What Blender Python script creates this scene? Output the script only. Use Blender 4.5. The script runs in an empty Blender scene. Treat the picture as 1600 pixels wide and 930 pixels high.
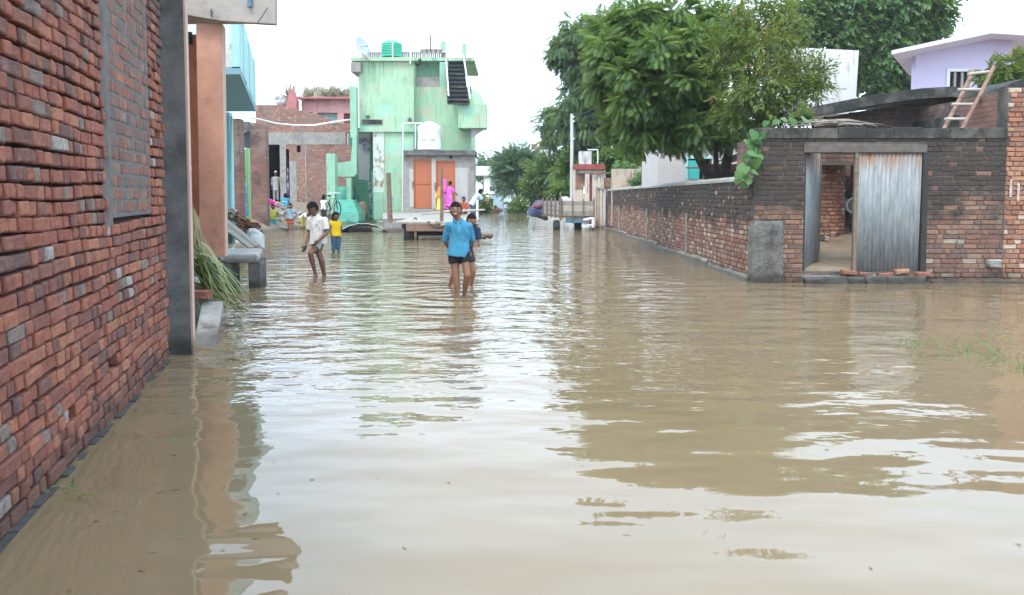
import bpy, bmesh, math, random
import numpy as np
from mathutils import Vector, Matrix

random.seed(7)
rng = np.random.default_rng(11)
SC = bpy.context.scene
COL = SC.collection

# ------------------------------------------------------------------ camera
F, HORIZON, CAMH = 1300.0, 302.0, 1.45
PITCH = math.radians(3.6)
CY = HORIZON + F * math.tan(PITCH)      # principal point row: the frame sits low on the lens axis
cp, sp = math.cos(PITCH), math.sin(PITCH)
cam_d = bpy.data.cameras.new('camera')
cam = bpy.data.objects.new('camera', cam_d)
COL.objects.link(cam)
cam.location = (0, 0, CAMH)
cam.rotation_euler = (math.pi / 2 - PITCH, 0, 0)
cam_d.sensor_width = 36.0
cam_d.lens = 36.0 * F / 1600.0
cam_d.shift_y = -(465 - CY) / 1600.0
cam_d.clip_start = 0.05
cam_d.clip_end = 3000.0
SC.camera = cam

# ------------------------------------------------------------------ sky, sun, exposure
SUN_EL, SUN_AZ = math.radians(58), math.radians(205)   # azimuth measured from +Y, clockwise
world = bpy.data.worlds.new('World')
SC.world = world
world.use_nodes = True
wn, wl = world.node_tree.nodes, world.node_tree.links
wn.clear()
w_out = wn.new('ShaderNodeOutputWorld')
w_bg = wn.new('ShaderNodeBackground')
w_sky = wn.new('ShaderNodeTexSky')
w_sky.sky_type = 'NISHITA'
w_sky.sun_disc = False
w_sky.sun_elevation = SUN_EL
w_sky.sun_rotation = SUN_AZ
w_sky.dust_density = 3.0
w_co = wn.new('ShaderNodeTexCoord')
w_mp = wn.new('ShaderNodeMapping')
w_mp.inputs['Scale'].default_value = (1.0, 1.0, 2.6)
w_no = wn.new('ShaderNodeTexNoise')
w_no.inputs['Scale'].default_value = 2.3
w_no.inputs['Detail'].default_value = 5.0
w_no.inputs['Roughness'].default_value = 0.55
w_rp = wn.new('ShaderNodeValToRGB')
w_rp.color_ramp.elements[0].position = 0.30
w_rp.color_ramp.elements[0].color = (11.2, 14.6, 18.4, 1)
w_rp.color_ramp.elements[1].position = 0.72
w_rp.color_ramp.elements[1].color = (14.8, 17.4, 20.2, 1)
w_mx = wn.new('ShaderNodeMix')
w_mx.data_type = 'RGBA'
w_mx.inputs[0].default_value = 0.90            # cloud cover
wl.new(w_co.outputs['Generated'], w_mp.inputs['Vector'])
wl.new(w_mp.outputs['Vector'], w_no.inputs['Vector'])
wl.new(w_no.outputs['Fac'], w_rp.inputs['Fac'])
wl.new(w_sky.outputs['Color'], w_mx.inputs[6])
wl.new(w_rp.outputs['Color'], w_mx.inputs[7])
wl.new(w_mx.outputs[2], w_bg.inputs['Color'])
wl.new(w_bg.outputs['Background'], w_out.inputs['Surface'])
w_bg.inputs['Strength'].default_value = 0.10

sun_d = bpy.data.lights.new('sun', 'SUN')
sun_d.energy = 1.5
sun_d.angle = math.radians(14)
sun_d.color = (1.0, 0.96, 0.9)
sun = bpy.data.objects.new('sun', sun_d)
COL.objects.link(sun)
sv = Vector((math.sin(SUN_AZ) * math.cos(SUN_EL), math.cos(SUN_AZ) * math.cos(SUN_EL), math.sin(SUN_EL)))
sun.rotation_euler = sv.to_track_quat('Z', 'Y').to_euler()
sun.location = (-8, -12, 25)
SC.view_settings.view_transform = 'Standard'
SC.view_settings.look = 'None'
SC.view_settings.gamma = 1.0
SC.view_settings.use_curve_mapping = False
SC.view_settings.exposure = 0.78
SC.cycles.max_bounces = 6
SC.cycles.diffuse_bounces = 3
SC.cycles.glossy_bounces = 3
SC.cycles.transparent_max_bounces = 6
SC.cycles.caustics_reflective = True
SC.cycles.caustics_refractive = False

# ------------------------------------------------------------------ calibration helpers (photo measurements -> metres)
def ray(x, y):
    a, b = (x - 800) / F, (CY - y) / F
    return Vector((a, cp + b * sp, -sp + b * cp))
def pt(x, y, Y):
    r = ray(x, y)
    return Vector((0, 0, CAMH)) + r * (Y / r.y)
def gp(x, y, z=0.0):
    r = ray(x, y)
    return Vector((0, 0, CAMH)) + r * ((z - CAMH) / r.z)
def px(p):
    d = Vector(p) - Vector((0, 0, CAMH))
    w = d.y * cp - d.z * sp
    if w < 0.05:
        return None
    return (800 + F * d.x / w, CY - F * (d.y * sp + d.z * cp) / w, w)

# ------------------------------------------------------------------ mesh helpers
class MB:
    def __init__(s):
        s.v, s.f = [], []
    def add(s, vs, fs):
        o = len(s.v)
        s.v.extend([tuple(q) for q in vs])
        s.f.extend([tuple(i + o for i in q) for q in fs])
        return s
    def box(s, x0, x1, y0, y1, z0, z1):
        vs = [(x, y, z) for z in (z0, z1) for y in (y0, y1) for x in (x0, x1)]
        return s.add(vs, [(0, 2, 3, 1), (4, 5, 7, 6), (0, 1, 5, 4), (2, 6, 7, 3), (0, 4, 6, 2), (1, 3, 7, 5)])
    def obox(s, c, ux, uy, uz):
        """box given by its centre and three half-axes"""
        c, ux, uy, uz = Vector(c), Vector(ux), Vector(uy), Vector(uz)
        vs = [c + ux * i + uy * j + uz * k for k in (-1, 1) for j in (-1, 1) for i in (-1, 1)]
        return s.add(vs, [(0, 2, 3, 1), (4, 5, 7, 6), (0, 1, 5, 4), (2, 6, 7, 3), (0, 4, 6, 2), (1, 3, 7, 5)])
    def bar(s, a, b, w, h=None):
        a, b = Vector(a), Vector(b)
        d = (b - a)
        L = d.length
        d.normalize()
        up = Vector((0, 0, 1)) if abs(d.z) < 0.9 else Vector((0, 1, 0))
        sd = d.cross(up).normalized()
        up = sd.cross(d)
        return s.obox((a + b) / 2, d * L / 2, sd * w / 2, up * (h or w) / 2)
    def prism(s, poly, vec):
        n = len(poly)
        vec = Vector(vec)
        a = [Vector(q) for q in poly]
        s.add(a + [q + vec for q in a], [tuple(range(n))[::-1], tuple(range(n, 2 * n))] + [(i, (i + 1) % n, n + (i + 1) % n, n + i) for i in range(n)])
        return s
    def tube(s, pts, rs, n=8, cap=True):
        pts = [Vector(q) for q in pts]
        if not isinstance(rs, (list, tuple)):
            rs = [rs] * len(pts)
        return s.loft(pts, [(r, r) for r in rs], None, n, cap)
    def loft(s, pts, rs, side=None, n=10, cap=True, dome=0):
        pts = [Vector(q) for q in pts]
        vs, fs = [], []
        ref = Vector(side) if side is not None else None
        for i, q in enumerate(pts):
            d = (pts[min(i + 1, len(pts) - 1)] - pts[max(i - 1, 0)])
            if d.length < 1e-9:
                d = Vector((0, 0, 1))
            d.normalize()
            if ref is None:
                ref = Vector((1, 0, 0)) if abs(d.x) < 0.8 else Vector((0, 1, 0))
            a = ref - d * ref.dot(d)
            if a.length < 1e-6:
                a = Vector((0, 1, 0)) - d * d.y
            a.normalize()
            b = d.cross(a)
            for k in range(n):
                t = 2 * math.pi * k / n
                vs.append(q + a * math.cos(t) * rs[i][0] + b * math.sin(t) * rs[i][1])
        m = len(pts)
        for i in range(m - 1):
            for k in range(n):
                fs.append((i * n + k, i * n + (k + 1) % n, (i + 1) * n + (k + 1) % n, (i + 1) * n + k))
        if cap:
            fs.append(tuple(range(n))[::-1])
            fs.append(tuple((m - 1) * n + k for k in range(n)))
        return s.add(vs, fs)
    def ball(s, c, r, n=10, m=7, rot=None):
        """ellipsoid, r = number or (rx, ry, rz)"""
        if not isinstance(r, (tuple, list)):
            r = (r, r, r)
        c = Vector(c)
        vs = [Vector((0, 0, -1))]
        for j in range(1, m):
            ph = -math.pi / 2 + math.pi * j / m
            for k in range(n):
                t = 2 * math.pi * k / n
                vs.append(Vector((math.cos(ph) * math.cos(t), math.cos(ph) * math.sin(t), math.sin(ph))))
        vs.append(Vector((0, 0, 1)))
        fs = [(0, 1 + (k + 1) % n, 1 + k) for k in range(n)]
        for j in range(m - 2):
            for k in range(n):
                fs.append((1 + j * n + k, 1 + j * n + (k + 1) % n, 1 + (j + 1) * n + (k + 1) % n, 1 + (j + 1) * n + k))
        e = len(vs) - 1
        fs += [(e, 1 + (m - 2) * n + k, 1 + (m - 2) * n + (k + 1) % n) for k in range(n)]
        out = []
        for q in vs:
            q = Vector((q.x * r[0], q.y * r[1], q.z * r[2]))
            if rot is not None:
                q = rot @ q
            out.append(q + c)
        return s.add(out, fs)
    def sheet(s, pts_grid):
        """grid of points (rows of equal length)"""
        nr, nc = len(pts_grid), len(pts_grid[0])
        vs = [q for r in pts_grid for q in r]
        return s.add(vs, [(i * nc + j, i * nc + j + 1, (i + 1) * nc + j + 1, (i + 1) * nc + j) for i in range(nr - 1) for j in range(nc - 1)])
    def mesh(s, name):
        me = bpy.data.meshes.new(name)
        me.from_pydata([tuple(q) for q in s.v], [], s.f)
        me.validate()
        return me

def wm(o):
    m = Matrix.LocRotScale(o.location, o.rotation_euler, o.scale)
    if o.parent is not None:
        m = wm(o.parent) @ o.matrix_parent_inverse @ m
    return m
def attach(c, p):
    if p is not None:
        c.parent = p
        c.matrix_parent_inverse = wm(p).inverted()
    return c
def obj(name, geo, m, parent=None, smooth=False, bevel=0.0, local=False):
    me = geo.mesh(name) if isinstance(geo, MB) else geo
    if m is not None and not me.materials:
        me.materials.append(m)
    if smooth:
        me.polygons.foreach_set('use_smooth', [True] * len(me.polygons))
    o = bpy.data.objects.new(name, me)
    COL.objects.link(o)
    if bevel > 0:
        b = o.modifiers.new('soft_edge', 'BEVEL')
        b.width = bevel
        b.segments = 2
        b.limit_method = 'ANGLE'
    if parent is not None:
        if local:
            o.parent = parent
        else:
            attach(o, parent)
    return o
def tag(o, label, cat=None, group=None, kind=None):
    if label:
        o['label'] = label
    if cat:
        o['category'] = cat
    if group:
        o['group'] = group
    if kind:
        o['kind'] = kind
    return o
def thing(name, label, cat, loc=(0, 0, 0), rz=0.0, group=None):
    o = bpy.data.objects.new(name, None)
    o.empty_display_size = 0.2
    COL.objects.link(o)
    o.location = loc
    o.rotation_euler = (0, 0, rz)
    return tag(o, label, cat, group, 'thing')
def struct(name, geo, m, smooth=False):
    o = obj(name, geo, m, None, smooth)
    o['kind'] = 'structure'
    return o
def wallbox(mb, x0, x1, y0, y1, z0, z1, holes=(), ax='x'):
    """wall block facing -Y with rectangular openings (x0,x1,z0,z1), built as butted pieces"""
    xs = sorted(set([x0, x1] + [h[0] for h in holes] + [h[1] for h in holes]))
    for a, b in zip(xs[:-1], xs[1:]):
        cut = sorted([(h[2], h[3]) for h in holes if h[0] <= a + 1e-6 and h[1] >= b - 1e-6])
        z = z0
        for c0, c1 in cut:
            if c0 > z + 1e-4:
                mb.box(a, b, y0, y1, z, c0)
            z = c1
        if z < z1 - 1e-4:
            mb.box(a, b, y0, y1, z, z1)
    return mb

# ------------------------------------------------------------------ materials
class NT:
    def __init__(s, name):
        s.m = bpy.data.materials.new(name)
        s.m.use_nodes = True
        s.t = s.m.node_tree
        s.t.nodes.clear()
        s.out = s.n('ShaderNodeOutputMaterial')
        s.geo = s.n('ShaderNodeNewGeometry')
        s.pos = s.geo.outputs['Position']
    def n(s, k, **kw):
        q = s.t.nodes.new(k)
        for a, b in kw.items():
            setattr(q, a, b)
        return q
    def l(s, a, b):
        s.t.links.new(a, b)
    def inp(s, node, key, val):
        if isinstance(val, bpy.types.NodeSocket):
            s.l(val, node.inputs[key])
        elif val is not None:
            node.inputs[key].default_value = val
    def scaled(s, sc, vec=None):
        q = s.n('ShaderNodeVectorMath', operation='MULTIPLY')
        s.l(vec or s.pos, q.inputs[0])
        q.inputs[1].default_value = sc
        return q.outputs[0]
    def noise(s, scale, detail=4.0, rough=0.55, vec=None, stretch=None, out='Fac'):
        q = s.n('ShaderNodeTexNoise')
        v = vec or s.pos
        if stretch:
            v = s.scaled(stretch, v)
        s.l(v, q.inputs['Vector'])
        q.inputs['Scale'].default_value = scale
        q.inputs['Detail'].default_value = detail
        q.inputs['Roughness'].default_value = rough
        return q.outputs[out]
    def ramp(s, fac, stops, interp='LINEAR'):
        q = s.n('ShaderNodeValToRGB')
        q.color_ramp.interpolation = interp
        e = q.color_ramp.elements
        while len(e) < len(stops):
            e.new(0.5)
        for i, (p, c) in enumerate(stops):
            e[i].position = p
            e[i].color = (c[0], c[1], c[2], 1) if len(c) == 3 else c
        s.l(fac, q.inputs['Fac'])
        return q.outputs['Color']
    def step(s, fac, lo, hi):
        q = s.n('ShaderNodeMapRange', interpolation_type='SMOOTHSTEP')
        s.l(fac, q.inputs[0])
        q.inputs[1].default_value = lo
        q.inputs[2].default_value = hi
        return q.outputs[0]
    def math(s, op, a, b=None, clamp=False):
        q = s.n('ShaderNodeMath', operation=op, use_clamp=clamp)
        s.inp(q, 0, a)
        s.inp(q, 1, b)
        return q.outputs[0]
    def mix(s, fac, a, b, mode='MIX'):
        q = s.n('ShaderNodeMix', data_type='RGBA', blend_type=mode)
        s.inp(q, 0, fac)
        for k, c in ((6, a), (7, b)):
            if isinstance(c, (tuple, list)):
                c = (c[0], c[1], c[2], 1)
            s.inp(q, k, c)
        return q.outputs[2]
    def xyz(s, vec=None):
        q = s.n('ShaderNodeSeparateXYZ')
        s.l(vec or s.pos, q.inputs[0])
        return q.outputs
    def bump(s, h, dist, strength=1.0, nrm=None):
        q = s.n('ShaderNodeBump')
        s.l(h, q.inputs['Height'])
        q.inputs['Distance'].default_value = dist
        q.inputs['Strength'].default_value = strength
        if nrm is not None:
            s.l(nrm, q.inputs['Normal'])
        return q.outputs[0]
    def done(s, color, rough=0.85, normal=None, **kw):
        b = s.n('ShaderNodeBsdfPrincipled')
        if isinstance(color, (tuple, list)):
            color = (color[0], color[1], color[2], 1)
        s.inp(b, 'Base Color', color)
        s.inp(b, 'Roughness', rough)
        if normal is not None:
            s.l(normal, b.inputs['Normal'])
        for k, v in kw.items():
            s.inp(b, k.replace('_', ' '), v)
        s.l(b.outputs[0], s.out.inputs['Surface'])
        return s.m

def lin(r, g, b):
    f = lambda c: (c / 255 / 12.92) if c / 255 < 0.04045 else ((c / 255 + 0.055) / 1.055) ** 2.4
    return (f(r), f(g), f(b))

def plain(name, c, rough=0.8, var=0.18, scale=6.0, bump=0.004, bscale=40.0, dark=None, dscale=3.0, dlo=0.55, dhi=0.75, stretch=None, metallic=0.0, spec=None):
    """painted / cement surface: colour mottling, dirt patches of their own shape, fine relief"""
    t = NT(name)
    n1 = t.noise(scale, 5, 0.6)
    c2 = tuple(x * (1 - var) for x in c)
    c3 = tuple(min(1, x * (1 + var * 0.7)) for x in c)
    col = t.ramp(n1, [(0.3, c2), (0.55, c), (0.75, c3)])
    if dark is not None:
        col = t.mix(t.step(t.noise(dscale, 6, 0.65, stretch=stretch), dlo, dhi), col, dark)
    wet = t.math('SUBTRACT', 1.0, t.step(t.math('ADD', t.xyz()[2], t.math('MULTIPLY', t.noise(3.0, 4, 0.6), -0.25)), -0.07, 0.07))
    col = t.mix(wet, col, (0.42, 0.40, 0.37), 'MULTIPLY')
    nr = t.bump(t.noise(bscale, 4, 0.6), bump) if bump else None
    kw = {'Metallic': metallic}
    if spec is not None:
        kw['Specular_IOR_Level'] = spec
    return t.done(col, rough, nr, **kw)

SOOT = (0.042, 0.035, 0.028)
def brick_mat(name, stops, soot=None, sootcol=SOOT, mott=0.35, rough=0.9, cement=None):
    """single bricks: a colour per brick, mottling, grain, and mould where the wall has gone black"""
    t = NT(name)
    oi = t.n('ShaderNodeObjectInfo')
    r = t.math('FRACT', t.math('ADD', oi.outputs['Random'], t.geo.outputs['Random Per Island']))
    col = t.ramp(r, stops, 'CONSTANT')
    n1 = t.noise(22, 6, 0.65)
    col = t.mix(t.math('MULTIPLY', t.step(n1, 0.42, 0.72), mott), col, (0.06, 0.045, 0.042))
    n2 = t.noise(9, 4, 0.6)
    col = t.mix(t.math('MULTIPLY', t.step(n2, 0.5, 0.8), 0.35), col, (0.42, 0.24, 0.16))
    col = t.mix(t.math('MULTIPLY', t.step(t.noise(55, 4, 0.7), 0.55, 0.7), 0.4), col, (0.30, 0.20, 0.16))
    if cement is not None:
        col = t.mix(t.step(t.noise(cement[1], 6, 0.7), cement[2], cement[3]), col, cement[0])
    if soot is not None:
        z0, z1, sc, amt = soot
        z = t.xyz()[2]
        g = t.math('ADD', t.step(z, z0, z1), t.math('MULTIPLY', t.math('SUBTRACT', t.noise(sc, 5, 0.65), 0.5), 2.3))
        # some bricks have lost their blackened skin
        keep = t.step(t.math('FRACT', t.math('MULTIPLY', r, 7.31)), 0.04, 0.09)
        g = t.math('MULTIPLY', t.step(g, 0.35, 0.75), t.math('MULTIPLY', keep, amt))
        col = t.mix(g, col, sootcol)
    wet = t.math('SUBTRACT', 1.0, t.step(t.math('ADD', t.xyz()[2], t.math('MULTIPLY', t.noise(2.5, 4, 0.6), -0.22)), -0.03, 0.12))
    col = t.mix(t.math('MULTIPLY', wet, 0.55), col, (0.05, 0.038, 0.03))
    nr = t.bump(t.noise(85, 6, 0.75), 0.009)
    nr = t.bump(t.noise(18, 3, 0.6), 0.008, 1.0, nr)
    return t.done(col, rough, nr)

RED = [(0.0, (0.285, 0.084, 0.050)), (0.16, (0.33, 0.105, 0.062)), (0.30, (0.235, 0.076, 0.052)), (0.44, (0.35, 0.128, 0.075)),
       (0.56, (0.190, 0.072, 0.055)), (0.66, (0.29, 0.098, 0.062)), (0.75, (0.150, 0.072, 0.061)), (0.82, (0.39, 0.150, 0.080)), (0.88, (0.24, 0.092, 0.066)), (0.94, (0.22, 0.165, 0.14)), (0.98, (0.36, 0.32, 0.29))]
DARKRED = [(0.0, (0.21, 0.10, 0.068)), (0.2, (0.25, 0.125, 0.083)), (0.38, (0.17, 0.09, 0.065)), (0.55, (0.28, 0.15, 0.10)), (0.72, (0.145, 0.088, 0.068)), (0.88, (0.27, 0.18, 0.125)), (0.965, (0.34, 0.28, 0.21))]
PALE = [(0.0, (0.225, 0.095, 0.065)), (0.25, (0.28, 0.125, 0.08)), (0.48, (0.18, 0.085, 0.065)), (0.62, (0.31, 0.16, 0.105)), (0.78, (0.33, 0.23, 0.165)), (0.90, (0.44, 0.37, 0.29))]
ORANGE = [(0.0, (0.34, 0.135, 0.075)), (0.22, (0.40, 0.17, 0.095)), (0.42, (0.27, 0.115, 0.075)), (0.6, (0.44, 0.22, 0.13)), (0.78, (0.31, 0.16, 0.105)), (0.9, (0.52, 0.40, 0.30))]
M = {}
M['brick_left'] = brick_mat('brick_red_rough', RED, soot=(1.7, 3.3, 2.0, 0.7), sootcol=(0.08, 0.065, 0.064), mott=0.55)
M['brick_infill'] = brick_mat('brick_infill', RED, mott=0.4, cement=((0.135, 0.125, 0.115), 5, 0.40, 0.62))
M['brick_gate'] = brick_mat('brick_gate', DARKRED, soot=(0.35, 2.0, 0.9, 0.93), mott=0.5, cement=((0.23, 0.21, 0.18), 2.6, 0.57, 0.74))
M['brick_compound'] = brick_mat('brick_compound', PALE, soot=(0.55, 1.25, 1.6, 0.9), mott=0.4, cement=((0.23, 0.215, 0.19), 2.1, 0.66, 0.76))
M['brick_orange'] = brick_mat('brick_orange', ORANGE, mott=0.35)
M['brick_old'] = brick_mat('brick_old', DARKRED, soot=(1.9, 3.2, 1.4, 0.8), mott=0.45)
M['mud_joint'] = plain('mud_joint', (0.040, 0.029, 0.022), 0.95, 0.3, 14, 0.01)
M['mortar'] = plain('mortar', (0.13, 0.112, 0.092), 0.95, 0.3, 9, 0.006, dark=(0.05, 0.045, 0.04), dscale=1.3, dlo=0.45, dhi=0.65)
M['mortar_grey'] = plain('mortar_grey', (0.14, 0.132, 0.122), 0.95, 0.3, 12, 0.008, 60, dark=(0.075, 0.07, 0.066), dscale=2.5)
M['cement_dark'] = plain('cement_dark', (0.155, 0.150, 0.140), 0.9, 0.3, 5.5, 0.008, 60, dark=(0.075, 0.074, 0.07), dscale=2.4, dlo=0.42, dhi=0.66)
M['cement'] = plain('cement', (0.30, 0.28, 0.25), 0.9, 0.22, 5, 0.004, 50, dark=(0.14, 0.13, 0.12), dscale=1.6, dlo=0.5, dhi=0.75)
M['cement_wet'] = plain('cement_wet', (0.26, 0.26, 0.25), 0.22, 0.25, 5, 0.003, 30, dark=(0.12, 0.12, 0.115), dscale=2.0)
M['cement_moss'] = plain('cement_moss', (0.11, 0.10, 0.085), 0.95, 0.35, 8, 0.012, 45, dark=(0.03, 0.03, 0.027), dscale=2.2, dlo=0.38, dhi=0.55)
M['pebble'] = plain('pebble_concrete', (0.19, 0.175, 0.155), 0.95, 0.4, 26, 0.035, 38, dark=(0.075, 0.07, 0.062), dscale=3.5, dlo=0.45, dhi=0.7)
M['plaster_orange'] = plain('plaster_orange', (0.47, 0.25, 0.17), 0.85, 0.22, 3.2, 0.006, 50, dark=(0.30, 0.14, 0.09), dscale=2.6, dlo=0.50, dhi=0.75)
M['plaster_rust'] = plain('plaster_rust', (0.42, 0.18, 0.10), 0.85, 0.25, 2.0, 0.003, 50, dark=(0.16, 0.06, 0.04), dscale=2.5, dlo=0.52, dhi=0.7)
M['paint_pale_pink'] = plain('paint_pale_pink', (0.52, 0.36, 0.29), 0.8, 0.1, 4, 0.002)
M['slab_soffit'] = plain('slab_soffit', (0.37, 0.33, 0.29), 0.85, 0.18, 4.0, 0.005, 30, dark=(0.22, 0.19, 0.16), dscale=2.0, dlo=0.5, dhi=0.75)
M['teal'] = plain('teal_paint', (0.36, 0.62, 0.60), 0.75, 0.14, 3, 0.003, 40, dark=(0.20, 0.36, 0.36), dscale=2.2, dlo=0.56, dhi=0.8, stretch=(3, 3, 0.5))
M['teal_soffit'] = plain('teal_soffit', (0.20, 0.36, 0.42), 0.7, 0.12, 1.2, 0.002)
M['peeling'] = plain('peeling_wash', (0.55, 0.60, 0.53), 0.9, 0.18, 5, 0.005, 40, dark=(0.30, 0.22, 0.13), dscale=2.8, dlo=0.52, dhi=0.62)
M['door_lime'] = plain('door_lime', (0.42, 0.52, 0.17), 0.6, 0.12, 4, 0.002)
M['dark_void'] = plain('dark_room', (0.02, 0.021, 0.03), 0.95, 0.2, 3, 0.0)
M['steel_door'] = plain('orange_door', (0.42, 0.125, 0.05), 0.5, 0.08, 2, 0.0, dark=(0.30, 0.085, 0.04), dscale=2.0)
M['white'] = plain('white_paint', (0.76, 0.76, 0.74), 0.8, 0.06, 2, 0.002, dark=(0.45, 0.44, 0.41), dscale=1.6, dlo=0.6, dhi=0.8, stretch=(3, 3, 0.4))
M['white_plastic'] = plain('white_plastic', (0.82, 0.82, 0.80), 0.4, 0.03, 2, 0.0)
M['green_plastic'] = plain('green_plastic', (0.04, 0.42, 0.26), 0.45, 0.06, 2, 0.0)
M['pink'] = plain('pink_paint', (0.66, 0.34, 0.32), 0.8, 0.12, 2, 0.003, dark=(0.42, 0.22, 0.2), dscale=1.8, dlo=0.58, dhi=0.8, stretch=(2, 2, .4))
M['rose'] = plain('rose_paint', (0.45, 0.16, 0.15), 0.8, 0.12, 2, 0.003)
M['lilac'] = plain('lilac_paint', (0.60, 0.53, 0.72), 0.8, 0.05, 1.5, 0.002, dark=(0.48, 0.42, 0.58), dscale=0.9, dlo=0.55, dhi=0.9)
M['lilac_pale'] = plain('lilac_pale', (0.70, 0.67, 0.75), 0.8, 0.05, 1.5, 0.002)
M['limewash'] = plain('limewash_stained', (0.60, 0.59, 0.57), 0.9, 0.10, 2, 0.003, dark=(0.20, 0.19, 0.17), dscale=1.6, dlo=0.50, dhi=0.70, stretch=(2.5, 2.5, 0.5))
M['greyhouse'] = plain('pale_mauve_wall', (0.52, 0.47, 0.45), 0.85, 0.06, 2, 0.002)
M['red_paint'] = plain('red_paint', (0.30, 0.06, 0.055), 0.7, 0.2, 3, 0.002)
M['tan_wall'] = plain('tan_wall', (0.50, 0.40, 0.31), 0.9, 0.2, 2.5, 0.004, dark=(0.20, 0.13, 0.09), dscale=3.5, dlo=0.5, dhi=0.66, stretch=(2.5, 2.5, 0.35))
M['striped_wash'] = plain('streaked_wash', (0.62, 0.52, 0.44), 0.9, 0.15, 2.5, 0.003, dark=(0.27, 0.16, 0.11), dscale=4.5, dlo=0.52, dhi=0.62, stretch=(3, 3, 0.15))
M['wood'] = plain('weathered_wood', (0.20, 0.145, 0.10), 0.85, 0.35, 9, 0.004, 60, dark=(0.08, 0.06, 0.045), dscale=6, stretch=(1, 1, 4))
M['wood_grey'] = plain('grey_wood', (0.30, 0.27, 0.235), 0.85, 0.25, 9, 0.004, 60, dark=(0.13, 0.115, 0.10), dscale=7, stretch=(0.6, 2, 6))
M['wood_pale'] = plain('pale_wood', (0.44, 0.385, 0.31), 0.8, 0.2, 8, 0.003, 60, dark=(0.2, 0.16, 0.12), dscale=7, stretch=(0.6, 2, 6))
M['wood_red'] = plain('reddish_wood', (0.26, 0.15, 0.11), 0.8, 0.2, 8, 0.003, 60)
M['wood_shade_black'] = plain('tarred_wood_and_shade', (0.03, 0.027, 0.025), 0.8, 0.3, 8, 0.004, 60)  # black timber, also the painted shade in the grey sheet's opening
M['rubber'] = plain('rubber', (0.02, 0.02, 0.021), 0.7, 0.2, 10, 0.0)
M['iron'] = plain('dark_iron', (0.05, 0.047, 0.045), 0.6, 0.2, 8, 0.0, metallic=0.4)
M['pvc'] = plain('white_pipe', (0.70, 0.70, 0.70), 0.5, 0.05, 3, 0.0)
M['wire'] = plain('black_wire', (0.05, 0.055, 0.06), 0.6, 0.1, 3, 0.0)
M['dish'] = plain('dish_grey', (0.42, 0.46, 0.52), 0.5, 0.08, 3, 0.0)
M['straw'] = plain('dry_straw', (0.34, 0.28, 0.19), 0.95, 0.35, 6, 0.0)
M['twig'] = plain('dry_twig', (0.36, 0.31, 0.255), 0.9, 0.3, 5, 0.0)
M['bark'] = plain('bark', (0.075, 0.058, 0.045), 0.95, 0.35, 8, 0.02, 14)
M['mud'] = plain('mud', (0.22, 0.165, 0.11), 0.85, 0.3, 2.5, 0.02, 9, dark=(0.12, 0.09, 0.06), dscale=1.2)
M['stone'] = plain('rubble_stone', (0.30, 0.285, 0.26), 0.85, 0.3, 7, 0.01, 25, dark=(0.12, 0.10, 0.085), dscale=4)
M['sack'] = plain('white_sack', (0.50, 0.49, 0.46), 0.8, 0.12, 5, 0.006, 25)
M['tarp'] = plain('blue_tarpaulin', (0.05, 0.065, 0.14), 0.45, 0.3, 5, 0.006, 20)
M['tarp_grey'] = plain('grey_tarpaulin', (0.33, 0.36, 0.36), 0.35, 0.2, 3, 0.01, 8)
M['blue_paint'] = plain('faded_blue_paint', (0.10, 0.20, 0.27), 0.6, 0.3, 4, 0.0)
def green_plaster():
    t = NT('mint_green_plaster')
    col = t.ramp(t.noise(1.1, 5, 0.6), [(0.3, (0.30, 0.50, 0.32)), (0.55, (0.37, 0.56, 0.37)), (0.75, (0.44, 0.60, 0.41))])
    # run-off streaks, peeled patches, black mould
    col = t.mix(t.math('MULTIPLY', t.step(t.noise(3.2, 6, 0.7, stretch=(2.4, 2.4, 0.28)), 0.48, 0.66), 0.6), col, (0.29, 0.33, 0.20))
    col = t.mix(t.math('MULTIPLY', t.step(t.noise(1.0, 7, 0.72), 0.55, 0.61), 0.75), col, (0.50, 0.45, 0.33))
    col = t.mix(t.math('MULTIPLY', t.step(t.noise(0.9, 7, 0.75, stretch=(1.6, 1.6, 0.6)), 0.60, 0.70), 0.7), col, (0.14, 0.20, 0.13))
    col = t.mix(t.math('MULTIPLY', t.step(t.noise(0.7, 3, 0.5, stretch=(1, 1, 1.3)), 0.6, 0.66), 0.35), col, (0.28, 0.66, 0.55))
    zz = t.xyz()[2]
    run = t.math('MULTIPLY', t.step(t.noise(4.2, 4, 0.6, stretch=(2.6, 2.6, 0.10)), 0.47, 0.60), t.math('MULTIPLY', t.step(zz, 5.6, 8.0), t.step(t.noise(0.8, 3, 0.5), 0.38, 0.6)))
    col = t.mix(t.math('MULTIPLY', run, 0.75), col, (0.17, 0.21, 0.13))
    return t.done(col, 0.85, t.bump(t.noise(30, 5, 0.6), 0.006))
M['green'] = green_plaster()
M['green_clean'] = plain('green_paint', (0.27, 0.47, 0.33), 0.8, 0.12, 2.5, 0.003, 40, dark=(0.10, 0.24, 0.17), dscale=2.4, dlo=0.55, dhi=0.75, stretch=(2, 2, .6))
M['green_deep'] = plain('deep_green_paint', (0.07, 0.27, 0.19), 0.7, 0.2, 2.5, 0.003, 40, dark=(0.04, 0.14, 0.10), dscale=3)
M['step_green'] = plain('step_green', (0.13, 0.42, 0.32), 0.75, 0.15, 4, 0.003, dark=(0.06, 0.2, 0.15), dscale=3)
M['stair_black'] = plain('mouldy_stair', (0.028, 0.034, 0.036), 0.9, 0.5, 6, 0.01, 30, dark=(0.12, 0.13, 0.12), dscale=5, dlo=0.62, dhi=0.75)

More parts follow.
